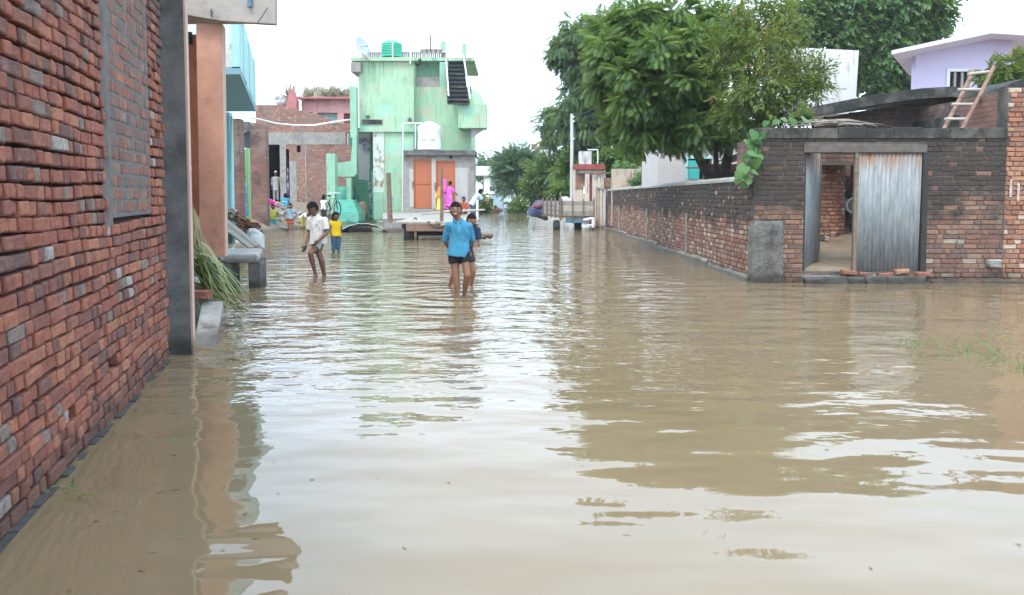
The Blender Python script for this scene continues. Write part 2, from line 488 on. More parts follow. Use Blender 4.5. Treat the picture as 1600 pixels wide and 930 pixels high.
def far_brick(name, c1, c2, mortar, swap=False, soot=0.0, pale=0.0):
    t = NT(name)
    x, y, z = t.xyz()
    cb = t.n('ShaderNodeCombineXYZ')
    t.l(t.math('ADD', x, y) if swap else x, cb.inputs[0])
    t.l(z, cb.inputs[1])
    b = t.n('ShaderNodeTexBrick')
    t.l(cb.outputs[0], b.inputs['Vector'])
    b.inputs['Scale'].default_value = 1.0
    b.inputs['Brick Width'].default_value = 0.24
    b.inputs['Row Height'].default_value = 0.085
    b.inputs['Mortar Size'].default_value = 0.012
    b.inputs['Mortar Smooth'].default_value = 0.3
    b.inputs['Color1'].default_value = (*c1, 1)
    b.inputs['Color2'].default_value = (*c2, 1)
    b.inputs['Mortar'].default_value = (*mortar, 1)
    col = b.outputs['Color']
    if pale:
        col = t.mix(t.math('MULTIPLY', t.step(t.noise(7.5, 1, 0.4, stretch=(1, 1, 1.6)), 0.60, 0.70), pale), col, (0.50, 0.42, 0.34))
    col = t.mix(t.math('MULTIPLY', t.step(t.noise(0.8, 5, 0.65), 0.45, 0.7), 0.55), col, (0.25, 0.215, 0.18))
    col = t.mix(t.math('MULTIPLY', t.step(t.noise(1.1, 6, 0.65), 0.5, 0.65), soot), col, (0.05, 0.045, 0.04))
    return t.done(col, 0.9, t.bump(b.outputs['Fac'], -0.012))
M['far_brick'] = far_brick('far_brick', (0.36, 0.15, 0.10), (0.25, 0.10, 0.075), (0.24, 0.19, 0.15), soot=0.35, pale=0.55)
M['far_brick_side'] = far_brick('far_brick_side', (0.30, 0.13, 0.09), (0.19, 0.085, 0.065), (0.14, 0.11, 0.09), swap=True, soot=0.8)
M['far_brick_dark'] = far_brick('far_brick_dark', (0.28, 0.12, 0.085), (0.17, 0.075, 0.06), (0.13, 0.10, 0.085), soot=0.75)

def gate_sheet():
    t = NT('galvanised_sheet')
    col = t.ramp(t.noise(3.0, 5, 0.6, stretch=(6, 6, 0.8)), [(0.3, (0.17, 0.185, 0.19)), (0.5, (0.245, 0.26, 0.26)), (0.72, (0.33, 0.335, 0.32))])
    z = t.xyz()[2]
    rust = t.math('ADD', t.step(z, 1.3, 2.15), t.math('MULTIPLY', t.math('SUBTRACT', t.noise(2.2, 6, 0.7, stretch=(7, 7, 0.7)), 0.5), 2.2))
    col = t.mix(t.step(rust, 0.55, 1.25), col, (0.25, 0.135, 0.07))
    col = t.mix(t.step(t.noise(3.4, 5, 0.6, stretch=(1.5, 1.5, 0.8)), 0.68, 0.73), col, (0.10, 0.045, 0.03))
    col = t.mix(t.math('MULTIPLY', t.step(t.noise(9.0, 4, 0.7, stretch=(6, 6, 0.5)), 0.56, 0.66), 0.65), col, (0.075, 0.075, 0.07))
    return t.done(col, 0.65, t.bump(t.noise(30, 4, 0.6), 0.002), Metallic=0.1)
M['sheet'] = gate_sheet()
M['zinc_roof'] = plain('zinc_roof', (0.62, 0.64, 0.66), 0.5, 0.15, 3, 0.0)

# ---- flood water: opaque with silt, mirror-smooth skin, ripples stirred up by the waders
def water_mat():
    t = NT('muddy_water')
    x, y, z = t.xyz()
    # ripples grow away from the still water at the photographer's feet
    far = t.step(y, 3.8, 8.6)
    left = t.math('SUBTRACT', 1.0, t.math('MULTIPLY', t.step(x, 1.5, 5.5), 0.82))
    chop = t.math('MULTIPLY', far, left)
    big = t.noise(0.75, 2, 0.45, stretch=(0.9, 1.9, 1))
    med = t.noise(1.5, 3, 0.5, stretch=(0.9, 1.45, 1))
    fine = t.noise(3.6, 3, 0.5, stretch=(0.9, 1.45, 1))
    # rings round the two boys
    def rings(cx, cy, k, reach):
        d = t.n('ShaderNodeVectorMath', operation='DISTANCE')
        t.l(t.pos, d.inputs[0])
        d.inputs[1].default_value = (cx, cy, 0)
        w = t.math('ADD', d.outputs['Value'], t.math('MULTIPLY', t.noise(1.6, 2, 0.5), 0.25))
        return t.math('MULTIPLY', t.math('SINE', t.math('MULTIPLY', w, k)), t.math('POWER', 2.71828, t.math('MULTIPLY', d.outputs['Value'], -1.0 / reach)))
    h = t.math('MULTIPLY', big, 0.040)
    h = t.math('ADD', h, t.math('MULTIPLY', med, t.math('ADD', t.math('MULTIPLY', chop, 0.060), 0.0055)))
    h = t.math('ADD', h, t.math('MULTIPLY', fine, t.math('ADD', t.math('MULTIPLY', chop, 0.015), 0.0003)))
    h = t.math('ADD', h, t.math('MULTIPLY', rings(-0.72, 11.7, 19.0, 1.3), 0.0065))
    h = t.math('ADD', h, t.math('MULTIPLY', rings(-3.4, 14.5, 19.0, 1.1), 0.005))
    nr = t.bump(h, 1.0)
    col = t.ramp(t.noise(0.35, 4, 0.55), [(0.3, (0.188, 0.138, 0.078)), (0.7, (0.218, 0.160, 0.094))])
    return t.done(col, 0.02, nr, IOR=1.42)
M['water'] = water_mat()

def leaf_mat(name, dark, mid, light, tip=None, trans=0.35):
    t = NT(name)
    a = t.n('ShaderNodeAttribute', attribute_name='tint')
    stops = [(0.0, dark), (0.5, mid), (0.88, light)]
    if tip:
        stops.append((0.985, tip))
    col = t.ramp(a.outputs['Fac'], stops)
    b = t.n('ShaderNodeBsdfPrincipled')
    t.l(col, b.inputs['Base Color'])
    b.inputs['Roughness'].default_value = 0.45
    b.inputs['Specular IOR Level'].default_value = 0.4
    tr = t.n('ShaderNodeBsdfTranslucent')
    t.l(t.mix(0.5, col, (0.30, 0.38, 0.05)), tr.inputs['Color'])
    mx = t.n('ShaderNodeMixShader')
    mx.inputs[0].default_value = trans
    t.l(b.outputs[0], mx.inputs[1])
    t.l(tr.outputs[0], mx.inputs[2])
    t.l(mx.outputs[0], t.out.inputs['Surface'])
    return t.m
M['leaf_pinnate'] = leaf_mat('leaf_pinnate', (0.040, 0.092, 0.030), (0.105, 0.195, 0.046), (0.23, 0.34, 0.065))
M['leaf_neem'] = leaf_mat('leaf_neem', (0.050, 0.098, 0.026), (0.105, 0.165, 0.036), (0.19, 0.23, 0.045), (0.26, 0.15, 0.04))
M['leaf_blue'] = leaf_mat('leaf_bluegreen', (0.044, 0.100, 0.046), (0.090, 0.170, 0.066), (0.175, 0.265, 0.09))
M['leaf_big'] = leaf_mat('leaf_broad', (0.042, 0.105, 0.034), (0.085, 0.18, 0.050), (0.155, 0.26, 0.075))
M['leaf_bush'] = leaf_mat('leaf_bush', (0.042, 0.105, 0.028), (0.105, 0.20, 0.042), (0.21, 0.31, 0.06))
M['leaf_feather'] = leaf_mat('leaf_feather', (0.065, 0.145, 0.085), (0.105, 0.205, 0.12), (0.17, 0.28, 0.15))
M['leaf_vine'] = leaf_mat('leaf_vine', (0.045, 0.13, 0.03), (0.075, 0.18, 0.05), (0.13, 0.25, 0.085))
M['grass'] = leaf_mat('grass_blade', (0.07, 0.14, 0.035), (0.11, 0.20, 0.055), (0.19, 0.25, 0.09))
M['cane'] = leaf_mat('cane_leaf', (0.10, 0.15, 0.035), (0.19, 0.24, 0.07), (0.36, 0.36, 0.16))
M['cane_dry'] = leaf_mat('cane_leaf_dry', (0.16, 0.12, 0.06), (0.25, 0.19, 0.10), (0.36, 0.29, 0.16))

def skin_mat(name, c):
    t = NT(name)
    col = t.ramp(t.noise(14, 3, 0.5), [(0.3, tuple(x * 0.85 for x in c)), (0.7, tuple(x * 1.1 for x in c))])
    return t.done(col, 0.5, None, Subsurface_Weight=0.0, Specular_IOR_Level=0.35)
M['skin'] = skin_mat('skin_brown', (0.25, 0.125, 0.075))
M['skin_dark'] = skin_mat('skin_dark', (0.17, 0.085, 0.055))
M['skin_light'] = skin_mat('skin_light', (0.29, 0.155, 0.095))
M['hair'] = plain('black_hair', (0.009, 0.008, 0.008), 0.8, 0.3, 30, 0.01, 120, spec=.15)
M['eye'] = plain('eye_dark', (0.02, 0.013, 0.01), 0.25, 0.0, 3, 0.0)
M['teeth'] = plain('teeth', (0.78, 0.75, 0.70), 0.3, 0.0, 3, 0.0)
M['lip'] = plain('lip', (0.20, 0.07, 0.055), 0.45, 0.1, 9, 0.0)
_cloth = {}
def cloth(c, second=None, sscale=9.0):
    k = (c, second)
    if k in _cloth:
        return _cloth[k]
    t = NT('cloth')
    col = t.ramp(t.noise(9, 4, 0.6), [(0.3, tuple(x * 0.86 for x in c)), (0.7, tuple(min(1, x * 1.08) for x in c))])
    if second:
        col = t.mix(t.step(t.noise(sscale, 2, 0.5), 0.5, 0.56), col, second)
    nr = t.bump(t.noise(9, 3, 0.55, stretch=(1.5, 1.5, 0.7)), 0.04)
    _cloth[k] = t.done(col, 0.9, nr, Specular_IOR_Level=0.2)
    return _cloth[k]

# ------------------------------------------------------------------ ground and water
def left_edge(Y):
    if Y < 26:
        return -3.25 - 0.27 * (Y - 7.2)
    if Y < 34:
        return -8.3 + (Y - 26) * 0.05
    return -7.9 + max(0, Y - 44) * 0.10
def right_edge(Y):
    if Y < 13.3:
        return 60.0
    if Y < 34:
        return 4.05 - (Y - 13.5) * 0.01
    return 3.9 + (Y - 34) * 0.02
def ground_h(x, y):
    s = lambda t: max(0.0, min(1.0, t)) ** 2 * (3 - 2 * max(0.0, min(1.0, t)))
    h = -0.35
    d = left_edge(y) - x
    if y > 8:
        top = 0.35 if y < 24 else (0.35 + 0.65 * s((y - 24) / 14))
        h += (0.35 + top) * s((d + 0.3) / (1.0 if y < 24 else 2.6))
    d = x - right_edge(y)
    if y > 12.5:
        top = 0.22 + 0.38 * s((y - 13.6) / 4)
        h = max(h, -0.35 + (0.35 + top) * s((d + 0.3) / 0.9 if x < 5 else 1))
        if x > 5 and y < 13.9:
            h = min(h, -0.35 + 0.57 * s((y - 13.05) / 0.55))
    h = max(h, -0.35 + 0.65 * s((y - 72) / 8))
    if abs(x) > 70 or y < -60:
        h = max(h, 0.3 * s((max(abs(x) - 70, -60 - y)) / 20) + -0.35 * (1 - s((max(abs(x) - 70, -60 - y)) / 20)))
    return h
def nonuni(breaks):
    out = []
    for a, b, st in breaks:
        n = max(1, int(round((b - a) / st)))
        out += [a + (b - a) * i / n for i in range(n)]
    return out + [breaks[-1][1]]
gx = nonuni([(-900, -120, 130), (-120, -30, 10), (-30, -14, 2), (-14, 14, 0.4), (14, 40, 2), (40, 120, 10), (120, 900, 130)])
gy = nonuni([(-700, -60, 90), (-60, 6, 5), (6, 48, 0.4), (48, 100, 2), (100, 160, 10), (160, 1400, 150)])
g = MB()
g.sheet([[(x, y, ground_h(x, y) + (0.03 * math.sin(x * 3.1 + y * 1.7) * math.sin(y * 2.3 - x) if abs(x) < 14 and y < 48 else 0)) for x in gx] for y in gy])
struct('ground', g, M['mud'], smooth=True)
w = MB()
w.sheet([[(x, y, 0.0) for x in (-110, -30, -8, 0, 8, 30, 110)] for y in (-90, -20, 0, 10, 30, 60, 85)])
struct('water', w, M['water'], smooth=True)

# ------------------------------------------------------------------ brick walls made of single bricks
def brick_mesh(L, Hh, D, seed, worn=0.012, mat=None):
    r = random.Random(seed)
    b = MB()
    hx, hz = L / 2, Hh / 2
    ring = [(-hx, -hz), (0, -hz), (hx, -hz), (hx, 0), (hx, hz), (0, hz), (-hx, hz), (-hx, 0)]
    j = lambda a: r.uniform(-a, a)
    k = worn
    outer = [(x + j(k * 0.35), y + j(k * 0.35)) for x, y in ring]
    inner = []
    for (x, y) in outer:
        q = k * r.uniform(0.7, 1.5)
        ix = x - math.copysign(q, x) if abs(x) > 1e-3 + k else x
        iy = y - math.copysign(q, y) if abs(y) > 1e-3 + k else y
        inner.append((ix, iy))
    vs = [(x, j(k * 0.25), y) for x, y in inner] + [(x, k * r.uniform(0.7, 1.3), y) for x, y in outer] + [(x, D, y) for x, y in outer]
    # unit frame: x along the wall, -y outwards, z up
    fs = [(0, 1, 2, 3), (0, 3, 4, 7), (4, 5, 6, 7)]
    for i in range(8):
        a, c = i, (i + 1) % 8
        fs.append((8 + a, 8 + c, c, a))
        fs.append((16 + a, 16 + c, 8 + c, 8 + a))
    b.add(vs, fs)
    me = b.mesh('brick')
    me.materials.append(mat)
    me.polygons.foreach_set('use_smooth', [i > 2 and (i % 2 == 1) for i in range(len(me.polygons))])
    return me, b

def brick_wall(parent, org, u, length, z0, z1, mat, pitch=0.078, gap=0.010, depth=0.07, jit=0.004, tilt=0.01, bond='mixed',
               skip=None, cuts=(), nobj=300, worn=0.010, waver=0.0, seed=1, name='brick', S=0.23, zslope=0.0, ztop=None):
    """org: (x, y) of the wall face at u = 0; u: unit direction; the face looks to the right-hand side's normal (u.y, -u.x)"""
    r = random.Random(seed)
    u = Vector((u[0], u[1], 0)).normalized()
    nrm = Vector((u.y, -u.x, 0))
    org = Vector((org[0], org[1], 0))
    Hh = pitch - gap
    lens = {'s': S - gap, 'h': S / 2 - gap}
    var = {k: [brick_mesh(Lk, Hh, depth, seed * 50 + i, worn, mat) for i in range(6)] for k, Lk in lens.items()}
    items = []
    nrow = int((z1 - z0) / pitch + 0.5)
    for row in range(nrow):
        zc = z0 + (row + 0.5) * pitch
        uu = -r.uniform(0, S)
        kinds = {'mixed': None, 'rough': None, 'header': 'h', 'flemish': 'sh', 'english': ('s' if row % 2 else 'h'), 'stretch': 's'}[bond]
        i = 0
        run = 's'
        while uu < length:
            if bond == 'rough':
                k = 'h' if r.random() < 0.74 else 's'
            elif bond == 'mixed':
                if r.random() < 0.35:
                    run = 'h' if run == 's' else 's'
                k = run
            elif bond == 'rowmix':
                k = 's'
            else:
                k = kinds[i % len(kinds)]
            i += 1
            sx = r.uniform(0.92, 1.09) if bond != 'rough' else r.uniform(0.72, 1.22)
            L = lens[k] * sx
            a, b = uu, uu + L
            uu = b + gap * r.uniform(0.6, 1.5)
            c = (a + b) / 2
            if a < 0 or b > length:
                a, b = max(a, 0.0), min(b, length)
                if b - a < 0.04:
                    continue
                sx = (b - a) / lens[k]
                c = (a + b) / 2
            drop = False
            for q0, q1, h0, h1 in cuts:
                if h0 < zc < h1 and b > q0 and a < q1:
                    if a >= q0 - 0.001 and b <= q1 + 0.001:
                        drop = True
                    elif a < q0:
                        b = min(b, q0)
                    else:
                        a = max(a, q1)
            if drop or b - a < 0.03:
                continue
            sx, c = (b - a) / lens[k], (a + b) / 2
            zz = zc + waver * math.sin(c * 1.7 + row * 0.9) + waver * 0.6 * math.sin(c * 4.1 - row * 0.5) + zslope * c
            if ztop is not None and zz + Hh / 2 > ztop(c):
                continue
            if skip and skip(a, b, zz):
                continue
            off = r.uniform(-jit, jit) * 1.6
            rot = r.gauss(0, tilt)
            items.append((c, zz, off, rot, k, r.randrange(6), sx, r.uniform(0.94, 1.05)))
    def mtx(it):
        c, zz, off, rot, k, vi, sx, sz = it
        X = u * math.cos(rot) + Vector((0, 0, math.sin(rot)))
        Z = Vector((0, 0, math.cos(rot))) - u * math.sin(rot)
        P = org + u * c + nrm * off + Vector((0, 0, zz))
        m = Matrix.Identity(4)
        for q in range(3):
            m[q][0], m[q][1], m[q][2], m[q][3] = X[q] * sx, -nrm[q], Z[q] * sz, P[q]
        return m
    scored = []
    for it in items:
        P = org + u * it[0] + Vector((0, 0, it[1]))
        q = px(P)
        s = 0
        if q and -10 < q[0] < 1610 and -10 < q[1] < 940:
            s = lens[it[4]] * abs(nrm.dot((Vector((0, 0, CAMH)) - P).normalized())) ** 0.5 / q[2]
            s = s if it[4] == 's' else s * 1.3
        scored.append((s, it))
    scored.sort(key=lambda a: -a[0])
    rest = MB()
    for i, (s, it) in enumerate(scored):
        m = mtx(it)
        me, bm_ = var[it[4]][it[5]]
        if i < nobj and s > 0:
            o = bpy.data.objects.new(name, me)
            COL.objects.link(o)
            o.matrix_basis = m
            attach(o, parent)
        else:
            rest.add([m @ Vector(v) for v in bm_.v], bm_.f)
    if rest.v:
        o = obj('bricks', rest, mat, parent)
        o['kind'] = 'stuff'
        o.data.polygons.foreach_set('use_smooth', [(i % 19) > 2 and ((i % 19) % 2 == 1) for i in range(len(o.data.polygons))])
    return items
def core(parent, org, u, a, b, z0, z1, back, thick, mat, name='wall_core', nm=None):
    u = Vector((u[0], u[1], 0)).normalized()
    nrm = Vector((u.y, -u.x, 0))
    o = Vector((org[0], org[1], 0))
    mb = MB()
    c = o + u * (a + b) / 2 - nrm * (back + thick / 2) + Vector((0, 0, (z0 + z1) / 2))
    mb.obox(c, u * (b - a) / 2, nrm * thick / 2, Vector((0, 0, (z1 - z0) / 2)))
    return obj(name, mb, mat, parent)
# ================================================================== LEFT ROW
LU = Vector((-0.2232, 0.9748, 0)).normalized()
LN = Vector((LU.y, -LU.x, 0))
LA = gp(0, 850)
LB = gp(265, 560)
LORG = (LA - LU * 2.6)
LLEN = (LB - LORG).length - 0.02
t0 = thing('brick_wall', 'rough red brick wall with deep open joints rising from the water', 'brick wall', LORG)
PU0, PU1, PZ = 2.6 + 1.98, 2.6 + 3.36, 1.29
holes = [(2.6 + 2.02, 0.34), (2.6 + 3.75, 1.93), (2.6 + 1.1, 0.26)]
def skipL(a, b, z):
    for hu, hz in holes:
        if abs((a + b) / 2 - hu) < 0.08 and abs(z - hz) < 0.04:
            return True
    return False
brick_wall(t0, LORG, LU, LLEN, -0.16, 3.62, M['brick_left'], pitch=0.079, gap=0.011, depth=0.10, jit=0.006, tilt=0.020, bond='rough', skip=skipL, cuts=[(PU0 - .03, PU1, PZ, 9)], nobj=300, worn=0.009, waver=0.008, seed=3)
core(t0, LORG, LU, 0, LLEN, -0.3, 3.62, 0.060, 0.25, M['mud_joint'], 'mud_core')
def skipP(a, b, z):
    return a < PU0 + 0.10 or b > PU1
f0 = obj('infill_mortar', MB().obox(Vector((LORG.x, LORG.y, 0)) + LU * (PU0 + PU1) / 2 - LN * 0.034 + Vector((0, 0, (PZ + 3.62) / 2)), LU * (PU1 - PU0) / 2, LN * 0.03, Vector((0, 0, (3.62 - PZ) / 2))), M['mortar_grey'], t0)
f0['label'] = 'bricked-up window smeared with grey cement'
brick_wall(f0, LORG, LU, PU1, PZ + 0.02, 3.62, M['brick_infill'], pitch=0.088, gap=0.015, depth=0.05, jit=0.002, tilt=0.008, bond='rough', cuts=[(-1, PU0 + .10, 0, 9)], nobj=150, worn=0.006, seed=9)
O3 = Vector((LORG.x, LORG.y, 0))
rows_ = []
for j_ in range(40):
    z_ = PZ - .05 + (3.62 - PZ + .05) * j_ / 39
    rows_.append([O3 + LU * (PU0 - .06 + .19 * i_ / 5 + (.012 * math.sin(j_ * 1.3 + i_) if i_ in (0, 5) else 0)) + LN * (.004 + random.uniform(-.003, .004) - (.02 if i_ in (0, 5) else 0)) + Vector((0, 0, z_)) for i_ in range(6)])
obj('cement_smear', MB().sheet(rows_), M['mortar_grey'], t0, smooth=True)
ft = MB()
for k in range(46):
    a = k * LLEN / 46
    ft.obox(Vector((LORG.x, LORG.y, 0)) + LU * (a + LLEN / 92) + LN * (0.0 + 0.012 * random.random()) + Vector((0, 0, -0.07)), LU * LLEN / 92 * 1.02, LN * 0.028, Vector((0, 0, 0.06 + 0.025 * random.random())))
obj('footing', ft, M['mortar_grey'], t0)

# grey cement pier at the end of the wall
pa, pb = gp(266, 557), gp(293, 553)
Yp = (pa.y + pb.y) / 2
pr = thing('cement_pier', 'dark grey cement pier with pale pink side at the end of brick wall', 'pier', (pa.x, Yp, 0))
mb = MB()
hx = 0.165
cx = (pa.x + pb.x) / 2 - 0.035
for k in range(10):
    za, zb = -0.2 + k * 0.42, -0.2 + (k + 1) * 0.42
    mb.obox((cx - 0.01, Yp + 0.03, (za + zb) / 2), (0.155 + 0.0015 * (k % 2), 0, 0), (0, 0.03 + 0.0015 * (k % 2), 0), (0, 0, 0.2105))
obj('shaft', mb, M['cement_dark'], pr)
obj('painted_side', MB().box(cx + 0.147, cx + 0.166, Yp + 0.003, Yp + 0.055, -0.2, 4.0), M['paint_pale_pink'], pr)

# orange porch: recessed wall, pillar, overhanging slab
YP = 11.4
porch = thing('orange_porch', 'orange plastered porch with square pillar under an overhanging concrete slab', 'porch', (pt(330, 400, YP).x, YP, 0))
xl, xr = pt(309, 200, YP).x, pt(350, 200, YP).x
mb = MB()
zb_, zt_ = 0.58, 3.74
mb.prism([(pt(312, 400, YP).x, YP, zb_), (pt(351, 400, YP).x, YP, zb_), (pt(346, 28, YP).x, YP, zt_), (pt(306, 28, YP).x, YP, zt_)], (-0.08, 0.36, 0))
obj('pillar', mb, M['plaster_orange'], porch, bevel=0.012)
mb = MB()
mb.prism([(pt(351.5, 400, YP).x - 0.005, YP + 0.01, zb_), (pt(351.5, 400, YP).x + 0.005, YP + 0.01, zb_), (pt(346.5, 28, YP).x + 0.005, YP + 0.01, zt_ - .005), (pt(346.5, 28, YP).x - 0.005, YP + 0.01, zt_ - .005)], (-0.08, 0.34, 0))
obj('pillar_edge', mb, M['paint_pale_pink'], porch)
# recessed rust-coloured wall behind (seen between pier and pillar)
obj('recessed_wall', MB().box(-6.6, pt(318, 200, 12.2).x, 12.2, 12.45, 0.3, 3.74), M['plaster_rust'], porch)
obj('side_wall', MB().prism([(-3.52, 7.4, 0.35), (-3.7, 7.4, 0.35), (-5.3, 12.2, 0.35), (-5.1, 12.2, 0.35)], (0, 0, 3.39)), M['plaster_rust'], porch)
# posters and scuffs on the recessed wall
for (a, b, c, d) in ((291, 455, 301, 469), (290, 482, 297, 490)):
    pass
for (x, y, w_, h_, mm) in ((288.5, 238, 0.10, 0.12, 'white'), (297, 263, 0.05, 0.05, 'white'), (293, 60, 0.14, 0.17, 'wood_shade_black')):
    q = pt(x, y, 12.19)
    obj('paper_scrap' if mm == 'white' else 'meter_box', MB().box(q.x - w_ / 2, q.x + w_ / 2, 12.15 if mm != 'white' else 12.192, 12.197, q.z - h_ / 2, q.z + h_ / 2), M[mm], porch)
# slab
s1 = pt(430, 38, 12.3)
zs = s1.z
mb = MB()
slx = lambda Y: s1.x - 0.225 * (Y - 12.3)
mb.prism([(slx(11.38), 11.38, zs), (slx(12.3), 12.3, zs), (-7.5, 12.3, zs), (-7.0, 11.38, zs)], (0, 0, 0.14))
sl = obj('overhanging_slab', mb, M['slab_soffit'], porch)
fa = MB()
fa.prism([pt(276, 21, 11.25), pt(345, 33, 11.25), pt(430, 38, 11.25), pt(430, -70, 11.25), pt(276, -70, 11.25)], (0, .12, 0))
fo = obj('slab_fascia', fa, M['slab_soffit'], sl, bevel=.01)
obj('hanging_wire', MB().tube([pt(418, 12, 11.2), pt(408, 28, 11.2), pt(402, 36, 11.2)], .006, 5), M['wire'], sl)
q = pt(392, 6, 11.0)
obj('pipe_stub', MB().tube([pt(390, -8, 11.22), pt(390, 11, 11.22)], 0.03, 8), M['blue_paint'], sl)
obj('hook', MB().tube([pt(330, 14, 11.23), pt(330, 26, 11.23)], 0.008, 6), M['iron'], sl)
# plinth with broken edge and stone blocks
mb = MB()
mb.prism([(-3.42, 7.9, -0.3), (-3.95, 11.2, -0.3), (-4.35, 12.5, -0.3), (-7, 12.5, -0.3), (-5, 7.9, -0.3)], (0, 0, 0.84))
obj('plinth', mb, M['stone'], porch)

def lump(c, s, seed, mat, name, parent=None, rz=None):
    """irregular broken block"""
    r = random.Random(seed)
    bm = bmesh.new()
    bmesh.ops.create_cube(bm, size=1.0)
    bmesh.ops.subdivide_edges(bm, edges=bm.edges[:], cuts=1, use_grid_fill=True)
    rot = Matrix.Rotation(r.uniform(0, 6.28) if rz is None else rz, 3, 'Z') @ Matrix.Rotation(r.uniform(-.25, .25), 3, 'X')
    for v in bm.verts:
        v.co = rot @ Vector((v.co.x * s[0] * (1 + r.uniform(-.16, .16)), v.co.y * s[1] * (1 + r.uniform(-.16, .16)), v.co.z * s[2] * (1 + r.uniform(-.16, .16)))) + Vector(c)
    me = bpy.data.meshes.new(name)
    bm.to_mesh(me)
    bm.free()
    return obj(name, me, mat, parent, bevel=min(s) * 0.08)
q = gp(312, 505)
tag(lump((q.x - 0.18, q.y + 0.2, 0.16), (0.42, 0.5, 0.5), 4, M['stone'], 'stone_block', rz=.2), 'grey broken stone block below the orange porch, next to the cement pier', 'stone block')
tag(lump((gp(330, 450).x - .42, 9.2, 0.32), (0.5, 0.42, 0.36), 14, M['stone'], 'stone_block', rz=.4), 'grey stone block half hidden under the cane leaves', 'stone block')
q = gp(305, 540)
o = obj('cement_plank', MB().obox((q.x - 0.02, q.y + 0.42, 0.12), (0.10, 0.03, 0), (-0.12, 0.46, 0.16), (0, -0.012, 0.035)), M['stone'], None, bevel=0.015)
tag(o, 'sloping cement plank with pale edge beside the grey pier at the waterline', 'plank')
o = obj('brick', brick_mesh(0.2, 0.09, 0.16, 5, 0.012, M['brick_left'])[0], None)
o.location = pt(309, 462, 8.6)
tag(o, 'single red brick lying on the stone block by the grey pier', 'brick')

# bundle of cane leaves
def blades(name, specs, mat, parent=None, wid=0.03, seg=7):
    """specs: list of (p0, p1, sag, width, tint) -> curved blades in one mesh"""
    vs, fs, tn = [], [], []
    for p0, p1, sag, wd, ti in specs:
        p0, p1 = Vector(p0), Vector(p1)
        d = (p1 - p0)
        sd = d.cross(Vector((random.uniform(-.3, .3), random.uniform(-.3, .3), 1))).normalized()
        o = len(vs)
        for i in range(seg + 1):
            t = i / seg
            c = p0 + d * t + Vector((0, 0, sag * 4 * t * (1 - t)))
            wv = wd * (1 - t ** 2.5) * (0.55 + 0.45 * min(1, t * 5)) + 0.0015
            vs += [c - sd * wv / 2, c + sd * wv / 2 + Vector((0, 0, 0.004))]
            tn += [ti + 0.15 * (t - 0.5)] * 2
        for i in range(seg):
            a = o + i * 2
            fs.append((a, a + 1, a + 3, a + 2))
    me = bpy.data.meshes.new(name)
    me.from_pydata([tuple(v) for v in vs], [], fs)
    at = me.attributes.new('tint', 'FLOAT', 'POINT')
    at.data.foreach_set('value', [max(0, min(1, x)) for x in tn])
    return obj(name, me, mat, parent, smooth=True)
b0 = pt(297, 400, 9.2)
cane = thing('cane_bundle', 'bundle of green cane leaves drooping from the porch into the water', 'cane leaves', (b0.x, b0.y, 0.3))
sp_ = []
for i in range(95):
    p0 = pt(random.gauss(303, 9), random.gauss(408, 16), 9.3 + random.uniform(-.25, .25))
    e = pt(random.gauss(362, 20), random.gauss(470, 14), 9.2 + random.uniform(-.5, .35))
    sp_.append((p0, e, random.uniform(0.0, 0.16), random.uniform(0.018, 0.036), random.random()))
obj_ = blades('leaf_blades', sp_, M['cane'], cane)
obj_['kind'] = 'stuff'
sp_ = []
for i in range(22):
    p0 = pt(random.gauss(318, 14), random.gauss(425, 12), 9.15)
    sp_.append((p0, p0 + Vector((random.uniform(.0, .25), random.uniform(-.15, .1), -random.uniform(.3, .46))), 0.03, 0.03, random.random()))
o = blades('hanging_blades', sp_, M['cane'], cane)
o['kind'] = 'stuff'
for k in range(5):
    p0, e = pt(298, 452 - 12 * k, 9.0 + .05 * k), pt(388 - 4 * k, 486 - 14 * k, 8.9 + 0.1 * k)
    obj('stalk', MB().tube([p0, (p0 + e) / 2 + Vector((0, 0, .03)), e], 0.009, 6), M['cane_dry'] if k % 2 else M['cane'], cane)
sp_ = []
for i in range(46):
    p0 = pt(random.gauss(299, 4), random.gauss(345, 12), 10.8)
    e = pt(random.gauss(306, 9), random.gauss(405, 10), 10.4)
    sp_.append((p0, e, random.uniform(-.03, .06), random.uniform(0.02, 0.05), random.random()))
d = thing('dry_leaf_sheaf', 'sheaf of dry brown leaves leaning in the corner behind the grey pier', 'dry leaves', pt(302, 405, 10.6))
o = blades('dry_blades', sp_, M['cane_dry'], d)
o['kind'] = 'stuff'
q = pt(330, 412, 10.6)
o = obj('branch', MB().tube([pt(308, 405, 10.9), pt(330, 410, 10.8), pt(352, 408, 10.9)], [0.05, 0.045, 0.02], 8), M['bark'], None, smooth=True)
tag(o, 'crooked brown branch lying at the foot of the orange pillar', 'branch')

# concrete culvert bench
c0, c1 = gp(354, 450), gp(405, 450)
bn = thing('concrete_bench', 'wet concrete bench slab on stubby legs standing in the water', 'bench', (c0.x, c0.y, 0))
zt = pt(380, 398, c0.y).z
mb = MB()
X0, X1, Y0 = c0.x - 0.10, c1.x + 0.02, c0.y
mb.prism([(X0, Y0, zt - 0.13), (X1, Y0, zt - 0.13), (X1 - .40, Y0 + 1.5, zt - 0.13), (X0 - .45, Y0 + 1.5, zt - 0.13)], (0, 0, 0.13))
obj('top_slab', mb, M['cement_wet'], bn, bevel=0.05)
for (a, b) in ((X0 + 0.01, X0 + 0.16), (X1 - 0.2, X1 - 0.01)):
    for yy, sx_ in ((Y0 + 0.04, 0), (Y0 + 1.1, -.3)):
        obj('leg', MB().box(a + sx_, b + sx_, yy, yy + 0.28, -0.3, zt - 0.13), M['cement_dark'], bn, bevel=0.02)
# second slab, a little behind and further right
q0 = gp(372, 432)

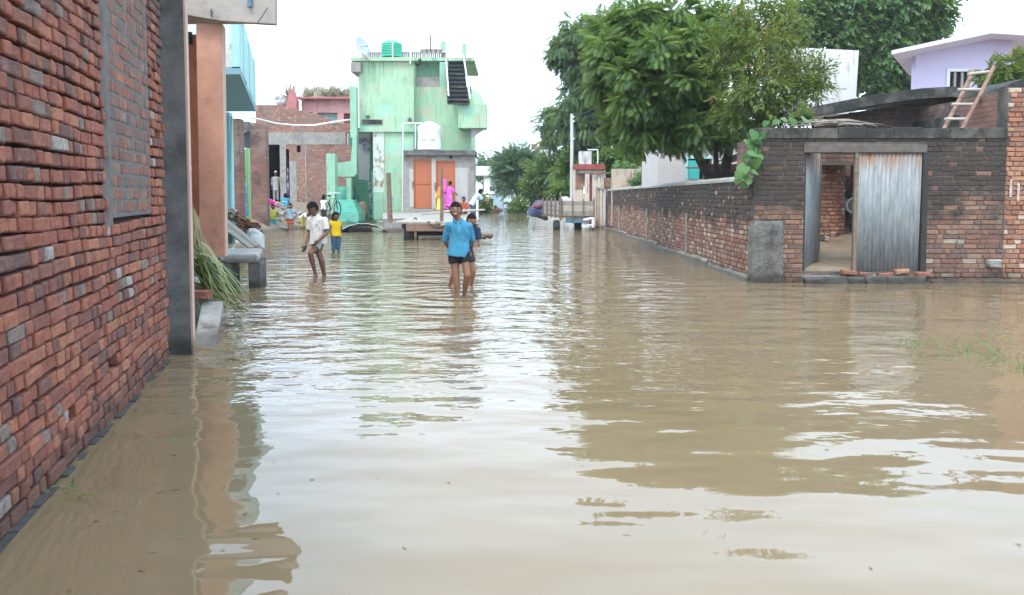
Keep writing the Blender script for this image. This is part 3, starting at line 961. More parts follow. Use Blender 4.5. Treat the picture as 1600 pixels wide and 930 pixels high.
# grass behind bench
sp_ = []
for i in range(900):
    x, y = random.uniform(-5.6, -4.45), random.uniform(14.5, 17.2)
    x -= 0.27 * (y - 14.5)
    z = ground_h(x, y) + 0.02
    h_ = random.uniform(0.15, 0.42)
    sp_.append(((x, y, z), (x + random.uniform(-.12, .12), y + random.uniform(-.12, .12), z + h_), 0.02, 0.014, random.random()))
o = blades('grass', sp_, M['grass'], None, seg=3)
tag(o, 'bright green grass growing behind the concrete bench', 'grass', kind='stuff')

# leaning boards + rubble heap
bd = thing('board_stack', 'stack of weathered boards leaning down from the rubble heap', 'boards', pt(395, 385, 17.6))
for k in range(4):
    a, b = pt(346, 342 + k * 3.0, 18.6 - 0.12 * k), pt(398 - k * 1.5, 384 + k * 1.2, 17.8 - 0.12 * k)
    obj('board', MB().bar(a, b, 0.24 - 0.03 * k, 0.035), [M['wood_grey'], M['cement'], M['wood'], M['wood_grey']][k], bd)
hp = thing('rubble_heap', 'heap of broken bricks and rubble beside the teal house', 'rubble', pt(375, 350, 19.5))
mound = MB()
for k in range(20):
    x, y = random.uniform(352, 398), 0
    mound.ball(pt(x, 340 + (x - 352) * 0.55 + random.uniform(0, 8), 20.3 + random.uniform(-.4, .4)), (random.uniform(.25, .4), .35, random.uniform(.12, .22)), 8, 5)
o = obj('earth', mound, M['mud'], hp, smooth=True)
rb = [brick_mesh(0.2, 0.07, 0.1, 300 + i, 0.014, M['brick_orange' if i % 3 else 'stone'])[0] for i in range(6)]
for k in range(130):
    x = random.uniform(350, 402)
    p = pt(x, 331 + (x - 352) * 0.60 + random.uniform(-6, 16), 20.0 + random.uniform(-.6, .3))
    o = bpy.data.objects.new('broken_brick', rb[k % 6])
    COL.objects.link(o)
    o.location = p
    o.rotation_euler = (random.uniform(-.6, .6), random.uniform(-.6, .6), random.uniform(0, 6.3))
    s_ = random.uniform(.7, 1.25)
    o.scale = (s_, s_, s_)
    attach(o, hp)
def crumple(mb, amp, seed=1, f=5.0):
    r = random.Random(seed)
    ph = [r.uniform(0, 6) for _ in range(6)]
    mb.v = [(x + amp * (math.sin(f * y + ph[0]) + .6 * math.sin(2.3 * f * z + ph[1])) + r.uniform(-.3, .3) * amp, y + amp * (math.sin(f * z + ph[2]) + .6 * math.sin(2.1 * f * x + ph[3])) + r.uniform(-.3, .3) * amp,
             z + amp * (math.sin(f * x + ph[4]) + .6 * math.sin(1.9 * f * y + ph[5])) + r.uniform(-.3, .3) * amp) for x, y, z in mb.v]
    return mb
o = obj('white_sack', crumple(MB().ball(pt(400, 369, 18.6), (.20, .15, .15), 16, 12, Matrix.Rotation(.5, 3, 'Y')).loft([pt(398, 372, 18.5), pt(406, 378, 18.4), pt(411, 385, 18.3)], [(.16, .1), (.14, .06), (.04, .03)], n=12), .03, 3, 9), M['sack'], None)
tag(o, 'crumpled white plastic sack at the waterside end of the rubble heap', 'sack')

# ------------------------------------------------------------------ teal house with balcony
th = thing('teal_house', 'pale teal house with peeling balcony parapet and blue soffit', 'house', (-6.5, 17, 0))
Yn, Yf = 14.0, 20.4
zsf = pt(375, 116, Yn).z
n0, f1 = pt(375, 116, Yn), pt(400, 177, Yf)
bx = lambda Y: n0.x + (f1.x - n0.x) * (Y - Yn) / (Yf - Yn)
mb = MB()
mb.prism([(bx(Yn), Yn, zsf), (bx(Yf), Yf, zsf), (bx(Yf) - 2.2, Yf, zsf), (bx(Yn) - 2.2, Yn, zsf)], (0, 0, 0.12))
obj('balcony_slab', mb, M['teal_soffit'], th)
ztp = pt(375, 34, Yn).z
mb = MB()
mb.box(bx(Yn) - 2.2, bx(Yn) - 0.13, Yn + 0.01, Yn + 0.14, zsf + 0.12, ztp + .3)
obj('parapet_side', mb, M['peeling'], th)
mb = MB()
n_ = 6
for k in range(n_):
    ya, yb = Yn + (Yf - Yn) * k / n_, Yn + (Yf - Yn) * (k + 1) / n_
    pr_ = 0.012 * (k % 2)
    mb.prism([(bx(ya) + pr_, ya, zsf + 0.1), (bx(yb) + pr_, yb, zsf + .1), (bx(yb) - 0.13, yb, zsf + .1), (bx(ya) - 0.13, ya, zsf + .1)], (0, 0, ztp - zsf + 0.2 - 0.03 * (k % 2)))
obj('parapet_front', mb, M['teal'], th)
mb = MB()
mb.prism([(bx(Yn) - 1.0, Yn + 0.4, 0), (bx(Yf) - 1.0, Yf, 0), (bx(Yf) - 4.0, Yf, 0), (bx(Yn) - 4.0, Yn + 0.4, 0)], (0, 0, zsf + 2.2))
obj('wall', mb, M['teal'], th)
a, b = pt(352, 300, 20.5), pt(361, 300, 20.5)
obj('corner_pillar', MB().box(a.x, b.x, 20.5, 20.75, 0.2, zsf), M['teal'], th)
for k, (xa, xb) in enumerate(((350.5, 351.7), (361.5, 362.4))):
    obj('down_pipe', MB().tube([pt(xa, 330, 20.42), pt(xa, 182, 20.42)], 0.03, 8), M['teal'], th)
# gateway beyond: dark brick jamb, lime door, brick pier
gw = thing('brick_gateway', 'dark brick gateway with lime green door between teal house and street', 'gateway', pt(390, 335, 31))
obj('jamb', MB().box(pt(362, 250, 26).x, pt(374, 250, 26).x, 26, 26.5, 0.3, pt(370, 185, 26).z), M['far_brick_dark'], gw)
a, b = pt(374, 250, 28), pt(390, 250, 28)
dr = obj('door', MB().box(a.x, b.x, 28, 28.05, 0.4, pt(380, 232, 28).z), M['door_lime'], gw)
for k in range(5):
    xx = a.x + (b.x - a.x) * (k + 0.5) / 5
    obj('door_bar', MB().box(xx - 0.012, xx + 0.012, 27.96, 27.997, 0.4, pt(380, 232, 28).z), M['step_green'], dr)
obj('door_grille', MB().box(a.x, b.x, 28.1, 28.14, pt(380, 231, 28).z, pt(380, 206, 28).z), M['wire'], gw)
obj('lintel', MB().box(pt(372, 200, 27.9).x, pt(388, 200, 27.9).x, 27.85, 28.2, pt(380, 205, 27.9).z, pt(380, 190, 27.9).z), M['cement_dark'], gw)
a, b = pt(388, 250, 31), pt(416, 250, 31)
obj('pier', MB().box(a.x, b.x, 31, 31.35, 0.1, pt(400, 197, 31).z), M['far_brick_dark'], gw)

# ------------------------------------------------------------------ brick house across the end, left of the green house
YB = 42.3
bh = thing('brick_house', 'unplastered brick house with dark open doorway and cement band', 'house', pt(480, 325, YB))
P = lambda x, y, Y=YB: pt(x, y, Y)
mb = MB()
dx0, dx1 = P(417, 250).x, P(452, 250).x
wallbox(mb, P(385, 250).x, P(549, 250).x, YB, YB + 0.3, 0.3, P(480, 226).z, [(dx0, P(437.5, 250).x, 0.2, P(430, 226).z - .001), (P(447, 250).x, P(452, 250).x, 0.2, P(430, 233).z), (P(463.5, 250).x, P(470, 250).x, P(466, 238).z, P(466, 227.5).z)])
obj('wall', mb, M['far_brick'], bh)
obj('cement_band', MB().box(P(417, 210).x, P(540, 210).x, YB - 0.02, YB + 0.3, P(480, 226).z, P(480, 207).z), M['cement'], bh)
obj('upper_wall', MB().box(P(385, 200).x, P(549, 200).x, YB + 0.02, YB + 0.3, P(480, 207).z, P(480, 192).z), M['far_brick'], bh)
obj('door_pillar', MB().box(P(437.5, 250).x, P(447, 250).x, YB - 0.03, YB + 0.2, 0.3, P(440, 226).z), M['cement'], bh)
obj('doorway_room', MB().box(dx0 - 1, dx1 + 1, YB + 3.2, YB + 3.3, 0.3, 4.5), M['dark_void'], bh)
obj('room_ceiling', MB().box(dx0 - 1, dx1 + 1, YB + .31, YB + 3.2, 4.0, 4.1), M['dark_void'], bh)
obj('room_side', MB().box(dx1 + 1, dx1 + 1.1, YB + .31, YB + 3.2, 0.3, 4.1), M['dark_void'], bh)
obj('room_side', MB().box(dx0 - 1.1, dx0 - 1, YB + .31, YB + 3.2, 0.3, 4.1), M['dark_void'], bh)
obj('cement_strip', MB().box(P(476.6, 250).x, P(478.4, 250).x, YB - 0.012, YB, 1.0, P(478, 226).z), M['cement'], bh)
obj('cement_patch', MB().box(P(452, 250).x, P(463, 250).x, YB - 0.008, YB, 1.0, P(478, 252).z), M['cement'], bh)
obj('purple_curtain', MB().loft([P(449.5, 305, YB + .1), P(449.2, 285, YB + .1), P(449.8, 262, YB + .1)], [(.08, .05), (.06, .04), (.03, .03)], n=8), cloth((0.20, 0.09, 0.30), (0.6, 0.55, 0.6)), bh)
# stepped gable of bricks rising to the left
mb = MB()
mb.prism([(P(385, 192).x, YB + 1.5, P(385, 192).z), (P(520, 192).x, YB + 1.5, P(385, 192).z - .1), (P(505, 182).x, YB + 1.5, P(505, 184, YB + 1.5).z), (P(424, 164).x, YB + 1.5, P(424, 164, YB + 1.5).z), (P(385, 164).x, YB + 1.5, P(385, 164, YB + 1.5).z)], (0, 0.25, 0))
obj('gable', mb, M['far_brick'], bh)

# pink house behind with brushwood roof
YK = 49.0
K = lambda x, y, Y=YK: pt(x, y, Y)
ph = thing('pink_house', 'pink house with red trimmed roof edge and dark windows behind the brick house', 'house', K(500, 300))
mb = MB()
wallbox(mb, K(471, 170).x, K(556, 170).x, YK, YK + 3, 0.3, K(500, 156).z, [(K(476, 180).x, K(488.5, 180).x, K(480, 196).z, K(480, 175.5).z), (K(495.5, 180).x, K(527, 180).x, K(480, 198).z, K(480, 176).z), (K(537, 180).x, K(549, 180).x, K(480, 199).z, K(480, 177).z)])
obj('wall', mb, M['pink'], ph)
obj('roof_edge', MB().box(K(468, 150).x, K(556, 150).x, YK - 0.5, YK + 3.2, K(500, 156).z, K(500, 152.5).z), M['rose'], ph)
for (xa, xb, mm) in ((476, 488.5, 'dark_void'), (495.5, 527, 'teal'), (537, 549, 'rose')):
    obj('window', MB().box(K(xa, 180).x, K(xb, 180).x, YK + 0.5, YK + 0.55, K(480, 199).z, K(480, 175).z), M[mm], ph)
obj('side_wall', MB().prism([(K(449, 192).x, YK - 1, K(449, 192, YK - 1).z), (K(470, 192).x, YK - 1, K(449, 192, YK - 1).z), (K(470, 157).x, YK - 1, K(470, 157, YK - 1).z), (K(463, 140).x, YK - 1, K(462, 140, YK - 1).z), (K(459, 140).x, YK - 1, K(459, 140, YK - 1).z)], (0, 0.6, 0)), M['rose'], ph)
obj('window_post', MB().box(K(489.5, 180).x, K(494.5, 180).x, YK - 0.05, YK + .12, K(480, 199).z, K(480, 156).z - .02), M['pink'], ph)
th2 = thing('thatch_pile', 'pile of dry brushwood and straw on the pink roof', 'brushwood', K(510, 152))
sp_ = []
for i in range(2600):
    x = random.uniform(474, 556)
    top = 134 + 3.5 * math.sin(x * 0.25) + 2 * math.sin(x * .7)
    p0 = K(x, random.uniform(top + 3, 155), YK + random.uniform(-.4, 1.8))
    dd = Vector((random.gauss(0, .35), random.gauss(0, .3), random.gauss(-.12, .22)))
    sp_.append((p0, p0 + dd, 0.04, 0.03, random.random()))
o = blades('straw', sp_, M['cane_dry'], th2, seg=2)
o['kind'] = 'stuff'
for k in range(4):
    obj('pole', MB().tube([K(490 + 3.2 * k, 153, YK - .5), K(495 + 3.2 * k, 137, YK + 0.4)], 0.05, 6), M['wood_pale'], th2)
ts = thing('teal_shed', 'small teal shed wall above the brick house with cloth bundle on it', 'shed', K(435, 190))
obj('wall', MB().box(K(426, 170).x, K(452, 170).x, YK, YK + 2, 2.5, K(440, 169).z), M['teal'], ts)
obj('roof_edge', MB().box(K(424, 166).x, K(453, 166).x, YK - .2, YK + 2, K(440, 169).z, K(440, 166.5).z), M['cement'], ts)
mb = MB()
for k in range(6):
    mb.ball(K(440 + random.uniform(-5, 6), 158 + random.uniform(-6, 5), YK), (.3, .3, .25), 8, 6)
o = obj('cloth_bundle', mb, M['sack'], None, smooth=True)
tag(o, 'white cloth bundle heaped on the roof of the teal shed', 'bundle')
sp_ = []
for i in range(260):
    p0 = K(452 + random.uniform(-3, 5), 160 + random.uniform(-10, 4), YK + random.uniform(-.5, .5))
    a_ = random.uniform(0.6, 2.6)
    sp_.append((p0, p0 + Vector((math.cos(a_) * random.uniform(.3, 1.1), 0, math.sin(a_) * random.uniform(.3, 1.2))), 0.05, 0.035, random.random()))
o = blades('dry_brush', sp_, M['cane_dry'], None, seg=3)
tag(o, 'tuft of dry grey brush sticking up beside the red gable', 'brushwood', kind='stuff')
# white pipe sagging across the brick house
pp = [pt(392, 184, 38), pt(402, 186, 39), pt(430, 193, 40.8), pt(460, 196, 41.2), pt(490, 196, 41.3), pt(520, 191, 41.4), pt(556, 186, 41.6)]
o = obj('water_pipe', MB().tube(pp, 0.045, 8), M['pvc'], None, smooth=True)
tag(o, 'white plastic pipe sagging across the brick house wall', 'pipe')
# ================================================================== GREEN HOUSE
YG = 42.6
def h(x, y, Y=YG):
    return pt(x, y, Y)
def hbox(x0, x1, y0, y1, Ya, Yb):
    """block whose front face (depth Ya) covers the measured rectangle"""
    a, b = pt(x0, y1, Ya), pt(x1, y0, Ya)
    return MB().box(a.x, b.x, Ya, Yb, min(a.z, b.z), max(a.z, b.z))
gh = thing('green_house', 'two storey mint green house with streaked plaster and outside stairs', 'house', (h(650, 335).x, YG, 0.2))
def G(name, x0, x1, y0, y1, Ya, Yb, m, parent=None, bevel=0.0):
    return obj(name, hbox(x0, x1, y0, y1, Ya, Yb), M[m], parent or gh, bevel=bevel)
G('front_block', 562, 646, 95, 206, 42.0, 48, 'green')
G('set_back_wall', 646, 736, 136, 342, 42.7, 48, 'green')
G('ground_floor_wall', 600, 646, 206, 345, 42.15, 48, 'green')
G('upper_recess', 646, 700, 95, 122, 43.6, 48, 'green_clean')
G('grey_band', 646, 687, 121, 136, 42.9, 47.9, 'cement')
G('upper_side_wall', 687, 700, 97, 136, 42.75, 47.9, 'green_clean')
G('left_return', 549, 562, 104, 200, 43.4, 47.9, 'white')
G('roof_slab', 548, 648, 89.5, 95, 41.8, 48.5, 'green')
G('roof_slab', 648, 741, 90, 95, 42.9, 48.5, 'green')
G('roof_slab_edge', 548, 563, 97, 112, 41.5, 43.3, 'cement')
G('parapet_box', 716, 760, 163, 200, 41.3, 42.69, 'green')
G('left_column', 584, 600, 206, 345, 42.1, 42.6, 'peeling')
G('column_foot', 584.5, 599, 300, 345, 42.05, 42.1, 'green_clean')
mb = MB()
mb.prism([(pt(736, 200, 42.0).x, 42.0, pt(736, 200, 42.0).z), (pt(759, 200, 42.0).x, 42.0, pt(736, 200, 42.0).z), (pt(736, 213, 42.0).x, 42.0, pt(736, 214, 42.0).z)], (0, 0.65, 0))
obj('corbel', mb, M['lilac_pale'], gh)
# drainage eaves at windows of left block
G('spout', 571, 577, 180, 183, 41.8, 42.0, 'cement_dark')
G('spout', 637, 642, 184, 189, 41.8, 42.0, 'cement_dark')
G('stained_sill', 566, 597, 187, 194, 41.93, 42.0, 'cement_moss')
# recess below the front block: back wall, ledge
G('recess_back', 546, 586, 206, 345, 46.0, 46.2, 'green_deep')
G('recess_ceiling', 546, 600, 203.5, 206, 42.02, 46.0, 'green_clean')
mb = MB()
mb.prism([pt(559, 207, 43.2), pt(578, 207, 43.2), pt(577, 282, 43.9), pt(560, 280, 43.9)], (0, 0.25, 0))
ws = obj('stair_soffit', mb, M['white'], gh)
for (x0, x1, y0, y1) in ((561, 578, 215.5, 225), (567.5, 578, 226, 236)):
    a = pt(x0, y1, 43.14)
    b = pt(x1, y0, 43.14)
    p_ = obj('printed_notice', MB().box(a.x, b.x, 43.10, 43.14, a.z, b.z), plain('notice_print', (0.36, 0.35, 0.42), 0.8, 0.5, 22, 0.0, dark=(0.06, 0.06, 0.10), dscale=13, dlo=0.5, dhi=0.55), ws)
G('teal_door', 581, 584, 268, 340, 43.0, 44.6, 'step_green')
# outside stairs on the left
st = obj('stair_pier', hbox(511, 523, 240, 335, 40.0, 40.6), M['green_clean'], gh)
mb = MB()
for k in range(8):
    za = pt(530, 312 - 5.2 * k, 41).z
    a, b = pt(524, 300, 41 + .28 * k), pt(541, 300, 41 + .28 * k)
    mb.box(a.x, b.x, 41 + 0.28 * k, 44.5, za - 0.20, za)
obj('upper_steps', mb, M['step_green'], gh)
mb = MB()
for k in range(4):
    a, b = pt(523 + 0.4 * k, 330, 39.2 + .3 * k), pt(560 - 2.4 * k, 330, 39.2 + .3 * k)
    z1_ = pt(530, 331 - 6.2 * k, 39.2 + .3 * k).z
    mb.box(a.x, b.x, 39.2 + 0.3 * k, 41.0, z1_ - 0.75, z1_)
obj('lower_steps', mb, M['step_green'], gh)
obj('stair_post', hbox(541.5, 548, 278, 320, 40.9, 41.3), M['green_clean'], gh)
mb = MB()
mb.prism([pt(524, 255, 41.2), pt(548, 252, 41.2), pt(551, 212, 41.2), pt(557, 212, 41.2), pt(557, 272, 41.2), pt(553, 276, 41.2), pt(524, 276, 41.2)], (0, 0.25, 0))
obj('stair_parapet', mb, M['green_clean'], gh)
obj('tall_post', hbox(547.5, 556.5, 136, 215, 41.3, 41.7), M['green_clean'], gh)
# roof balustrade made of tile grille
mb = MB()
a, b = pt(565, 92, 43.1), pt(697, 92, 43.1)
rl = obj('balustrade', MB().box(a.x, b.x, 43.05, 43.25, pt(600, 82.2, 43.1).z, pt(600, 80, 43.1).z), M['lilac_pale'], gh)
for k in range(44):
    xx = a.x + (b.x - a.x) * (k + .5) / 44
    obj('baluster', MB().box(xx - 0.035, xx + 0.035, 43.1, 43.2, pt(600, 90, 43.1).z, pt(600, 82.2, 43.1).z), M['cement' if k % 2 else 'wood_red'], rl)
# black stair to the roof, over the right part
stair = obj('roof_stair', MB().prism([pt(697, 96, 43.2), pt(724, 96, 43.2), pt(733, 163, 41.0), pt(699, 163, 41.0)], (0, 0.18, 0)), M['stair_black'], gh)
for k in range(10):
    t = k / 10
    yy = 97 + 66 * t
    Yk = 43.2 - 2.2 * t - 0.02
    a, b = pt(697 + 2 * t, yy, Yk), pt(724 + 9 * t, yy, Yk)
    obj('tread', MB().box(a.x, b.x, Yk - 0.2, Yk + .05, a.z - 0.05, a.z + .03), M['stair_black' if k % 3 else 'cement_moss'], stair)
for (x0, y0, x1, y1) in ((697, 92, 701, 150), (724, 86, 735, 155)):
    obj('hand_rail', MB().tube([pt(x0, y0, 43.0), pt((x0 + x1) / 2, (y0 + y1) / 2, 41.9), pt(x1, y1, 40.9)], 0.04, 6), M['pvc'], stair)
G('roof_post', 688.5, 696, 65, 95, 43.2, 43.6, 'green_clean')
G('roof_post', 722, 728, 68, 97, 43.2, 43.6, 'green_clean')
# small dome-shaped finial on parapet
ap = pt(743, 139, 41.8)
mb = MB()
bz = pt(743, 164, 41.8)
fin = obj('temple_dome', MB().loft([(ap.x, 41.8, bz.z), (ap.x, 41.8, bz.z + 0.12), (ap.x, 41.8, bz.z + .45), (ap.x, 41.8, bz.z + .68), (ap.x, 41.8, ap.z)], [(.42, .35), (.40, .33), (.27, .24), (.12, .1), (.04, .04)], n=8), M['green'], gh)
for dx_, t_ in ((-.25, 122), (.18, 128), (.5, 115)):
    obj('iron_rod', MB().tube([(ap.x + dx_, 41.9, bz.z), (ap.x + dx_, 41.9, pt(743, t_, 41.9).z)], 0.02, 5), M['iron'], gh)
# junk on the roof edge
for k in range(5):
    x = 660 + 7 * k
    obj('roof_pot', MB().ball(pt(x, 79.5, 43.15), (.16, .16, .12), 8, 6), M['wood_red' if k % 2 else 'cement'], gh)
obj('junk_bundle', MB().ball(pt(652, 99, 41.7), (.16, .14, .12), 9, 7).ball(pt(656, 96, 41.7), (.1, .1, .15), 9, 7), M['cement_moss'], gh, smooth=True)
# pipes down the front
for (x, y0, y1, Yq) in ((629.5, 192, 345, 41.3), (649, 192, 233, 41.3), (613.5, 66, 94, 40.9), (641, 75, 100, 41.1), (672.5, 55, 80, 42.5)):
    obj('down_pipe', MB().tube([pt(x, y1, Yq), pt(x, y0, Yq)], 0.032, 6), M['pvc' if x != 672.5 else 'iron'], gh)
obj('cross_pipe', MB().tube([pt(629.5, 192.5, 41.3), pt(660, 192.5, 41.3)], 0.035, 6), M['pvc'], gh)
# grey annex with two orange steel doors
YA = 40.2
an = thing('grey_annex', 'grey cement annex with two orange steel doors on green house', 'annex', (pt(686, 335, YA).x, YA, 0.2))
mb = MB()
d1 = (pt(646, 300, YA).x, pt(674.5, 300, YA).x, pt(660, 326, YA).z, pt(660, 248, YA).z)
d2 = (pt(681, 300, YA).x, pt(711.5, 300, YA).x, pt(690, 328, YA).z, pt(690, 251, YA).z)
wallbox(mb, pt(631, 300, YA).x, pt(741, 300, YA).x, YA, 42.1, 0.1, pt(660, 242, YA).z, [d1, d2])
obj('wall', mb, M['cement'], an)
obj('roof_slab', hbox(630, 743, 235, 242.5, YA - 0.25, 42.12), M['cement_dark'], an)
for i, d_ in enumerate((d1, d2)):
    do = obj('door', MB().box(d_[0] + .02, d_[1] - .02, YA + 0.05, YA + 0.1, d_[2] + .02, d_[3] - .02), M['steel_door'], an)
    obj('door_frame', MB().box(d_[0] + .02, d_[1] - .02, YA + 0.02, YA + 0.049, (d_[2] + d_[3]) / 2 - .025, (d_[2] + d_[3]) / 2 + .02).box(d_[0], d_[0] + .05, YA - .015, YA + 0.049, d_[2], d_[3]).box(d_[1] - .05, d_[1], YA - .015, YA + 0.049, d_[2], d_[3]).box(d_[0] + .05, d_[1] - .05, YA - .015, YA + 0.049, d_[3] - .05, d_[3]), M['steel_door'], do)
    obj('latch', MB().box(d_[0] - .06, d_[0] + .03, YA - .05, YA - .016, (d_[2] + d_[3]) / 2 - .22, (d_[2] + d_[3]) / 2 + .12), M['wood'], do)
# pale fresh plaster round the doors
obj('pale_plaster', MB().box(pt(674.6, 300, YA).x, pt(680.9, 300, YA).x, YA - .006, YA, d1[2], d1[3]).box(pt(640, 300, YA).x, d1[0], YA - .006, YA, d1[2] + .1, d1[3] - .5).box(d2[1], pt(731, 300, YA).x, YA - .006, YA, d2[2] + .35, d2[3] - .35), plain('pale_plaster', (0.44, 0.43, 0.40), .9, .1, 3, .003), an)
obj('switch_box', MB().box(pt(702, 246, YA).x, pt(707, 246, YA).x, YA - .08, YA, pt(702, 247.5, YA).z, pt(702, 243.5, YA).z), M['rubber'], an)

def tank(name, label, c, R, Ht, m, ribs, cat='water tank'):
    t = thing(name, label, cat, c)
    pts, rs = [], []
    prof = [(0, .97), (.02, 1.0)]
    for k in range(ribs):
        z = 0.05 + 0.68 * k / ribs
        w_ = 0.68 / ribs
        prof += [(z, 1.0), (z + w_ * .35, 1.0), (z + w_ * .5, .955), (z + w_ * .85, .955)]
    prof += [(.75, 1.0), (.80, .985), (.87, .88), (.93, .68), (.965, .42)]
    for z, r_ in prof:
        pts.append(Vector(c) + Vector((0, 0, z * Ht)))
        rs.append((r_ * R, r_ * R))
    obj('body', MB().loft(pts, rs, (1, 0, 0), 28), m, t, smooth=True)
    obj('lid', MB().loft([Vector(c) + Vector((0, 0, Ht * .962)), Vector(c) + Vector((0, 0, Ht)), Vector(c) + Vector((0, 0, Ht * 1.005))], [(R * .4, R * .4), (R * .38, R * .38), (R * .3, R * .3)], (1, 0, 0), 20), m, t)
    return t
a = pt(612, 94, 42.3)
tank('green_water_tank', 'ribbed green plastic water tank on the green house roof', (a.x, 42.35, pt(612, 90, 42.35).z), .53, pt(612, 64, 42.35).z - pt(612, 90, 42.35).z, M['green_plastic'], 7)
a = pt(671, 235, 41.2)
wt = tank('white_water_tank', 'smooth white water tank standing on the grey annex roof', (a.x, 41.2, a.z), .585, pt(671, 191, 41.2).z - a.z, M['white_plastic'], 1)
mb = MB()
for k in range(11):
    if k == 5:
        continue
    an_ = -math.pi / 2 + (k - 5) * 0.115
    zc = a.z + 0.50 - 0.06 * math.cos((k - 5) / 5 * 1.4) + .02
    c = Vector((a.x + math.cos(an_) * .592, 41.2 + math.sin(an_) * .592, zc))
    tg = Vector((-math.sin(an_), math.cos(an_), 0))
    mb.obox(c, tg * .022, Vector((math.cos(an_), math.sin(an_), 0)) * .004, Vector((0, 0, .028 + .01 * (k % 3))))
obj('lettering', mb, M['step_green'], wt)
# dish
dc = pt(564, 73, 41.5)
ds = thing('satellite_dish', 'grey satellite dish on the green house roof corner', 'dish', (dc.x, 41.5, pt(560, 88, 41.5).z))
rot = Matrix.Rotation(math.radians(62), 3, 'Z') @ Matrix.Rotation(math.radians(72), 3, 'X')
rings_ = []
for j in range(6):
    rr = .52 * j / 5
    rings_.append([dc + rot @ Vector((math.cos(t_) * rr, math.sin(t_) * rr * 1.0, .30 * (rr) ** 2)) for t_ in [2 * math.pi * k / 20 for k in range(21)]])
o = obj('reflector', MB().sheet(rings_), M['dish'], ds, smooth=True)
so = o.modifiers.new('thick', 'SOLIDIFY')
so.thickness = 0.02
obj('mount', MB().bar(dc, (dc.x + .1, 41.55, pt(560, 90, 41.5).z), .05).bar(dc + Vector((0, 0, -.1)), (dc.x + .45, 41.5, pt(560, 93, 41.5).z), .03), M['pvc'], ds)
obj('feed_arm', MB().bar(dc, dc + rot @ Vector((0, -.1, .5)), .03).ball(dc + rot @ Vector((0, -.1, .5)), .05, 8, 6), M['dish'], ds)

# goods in the recess
mb = MB()
o = obj('sack', MB().loft([pt(566, 340, 42.8) + Vector((0, 0, z_)) for z_ in (0, .25, .5, .72, .82)], [(.26, .2), (.3, .24), (.27, .22), (.2, .16), (.08, .08)], n=12), cloth((0.34, 0.24, 0.15)), None, smooth=True)
tag(o, 'full brown sack standing in the recess beside the green steps', 'sack')
o = obj('black_cloth', MB().loft([pt(553, 338, 42.2) + Vector((0, 0, z_)) for z_ in (0, .4, .8, 1.0)], [(.16, .16), (.2, .18), (.14, .14), (.04, .04)], n=10), cloth((0.02, 0.022, 0.03)), None, smooth=True)
tag(o, 'black cloth draped over the side of the green steps', 'cloth')
o = obj('white_drape', MB().loft([pt(579.5, 335, 43.0), pt(579, 312, 43.0), pt(578, 290, 43.0), pt(577, 281, 43.0)], [(.05, .04), (.06, .05), (.06, .05), (.08, .06)], n=8), cloth((0.35, 0.35, 0.38), (0.05, 0.05, 0.07)), None, smooth=True)
tag(o, 'grey and black cloth hanging in the recess by the teal door', 'cloth')

# terrace in front of annex and the grey sheet
tr = MB()
tr.prism([(pt(598, 345, 31).x, 31.0, -.3), (pt(742, 345, 31).x, 31.0, -.3), (pt(748, 335, 42).x, 42.0, -.3), (pt(598, 335, 42).x, 42.0, -.3)], (0, 0, .82))
o = obj('terrace', tr, M['cement'], None, bevel=.03)
tag(o, 'grey concrete terrace in front of the orange doors', 'terrace')
gr = []
for j in range(0):
    row = []
    for i in range(17):
        t = i / 16
        x = 533 + 78 * t
        arch = 11.5 * math.sin(math.pi * min(1, t * 1.05)) ** .8
        row.append(pt(x, 348 - arch * (1 - 0.08 * j) - 1.1 * j + 1.2 * math.sin(i * 1.3), 30.0 + 1.0 * j))
    gr.append(row)
tp = pt(572, 350, 31.5)
hump = MB()
for j in range(9):
    t = j / 8
    gr.append([(tp.x + (-.95 + 1.9 * i / 16), 30.9 + 1.5 * t, max(-.05, .36 * math.sin(math.pi * i / 16) ** .7 * (1 - .5 * t) + .015 * math.sin(i * 2.2 + j)) - .02) for i in range(17)])
hump.sheet(gr)
o = obj('grey_tarpaulin', hump, M['tarp_grey'], None, smooth=True)
so = o.modifiers.new('thick', 'SOLIDIFY')
so.thickness = 0.03
obj('shaded_opening', MB().tube([(tp.x - .1 + .42 * math.cos(i * math.pi / 10), 30.88, .02 + .2 * math.sin(i * math.pi / 10)) for i in range(11)], .025, 6).box(tp.x - .5, tp.x + .3, 30.95, 31.0, -.05, .17), M['wood_shade_black'], o)  # black arch and panel: shade of the opening under the hump, painted as colour
tag(o, 'humped grey tarpaulin sheet lying at the edge of the water by green house', 'tarpaulin')

# ------------------------------------------------------------------ flat cart in front of the terrace
YC = 25.6
ct = thing('flat_cart', 'flat wooden cart with dark underframe parked in the water by the terrace', 'cart', (pt(665, 375, YC).x, YC + 1.5, 0))
zb0 = pt(650, 347.5, YC).z
xa, xb = pt(612, 345, YC).x, pt(744, 345, YC).x
for k in range(11):
    ya = YC + k * 0.36
    obj('bed_plank', MB().box(xa + .04 * (k % 3), xb - .05 * (k % 2), ya, ya + 0.34, zb0 - .05, zb0 + .006 * (k % 2)), M['wood_pale' if k % 2 else 'wood_grey'], ct)
obj('front_beam', MB().box(pt(635, 350, YC).x, pt(700, 350, YC).x, YC - .06, YC + .05, zb0 - .27, zb0 - .055), M['wood_red'], ct)
obj('edge_beam', MB().box(xa + .3, xb, YC + .06, YC + .18, zb0 - .2, zb0 - .055), M['wood_shade_black'], ct)
obj('axle_box', MB().box(pt(630, 360, YC).x, pt(648, 360, YC).x, YC + .1, YC + 1.0, -.25, zb0 - .055), M['wood_shade_black'], ct)
obj('underframe', MB().box(pt(648, 360, YC).x, pt(730, 360, YC).x, YC + .5, YC + 2.6, .12, zb0 - .06), M['wood_shade_black'], ct)
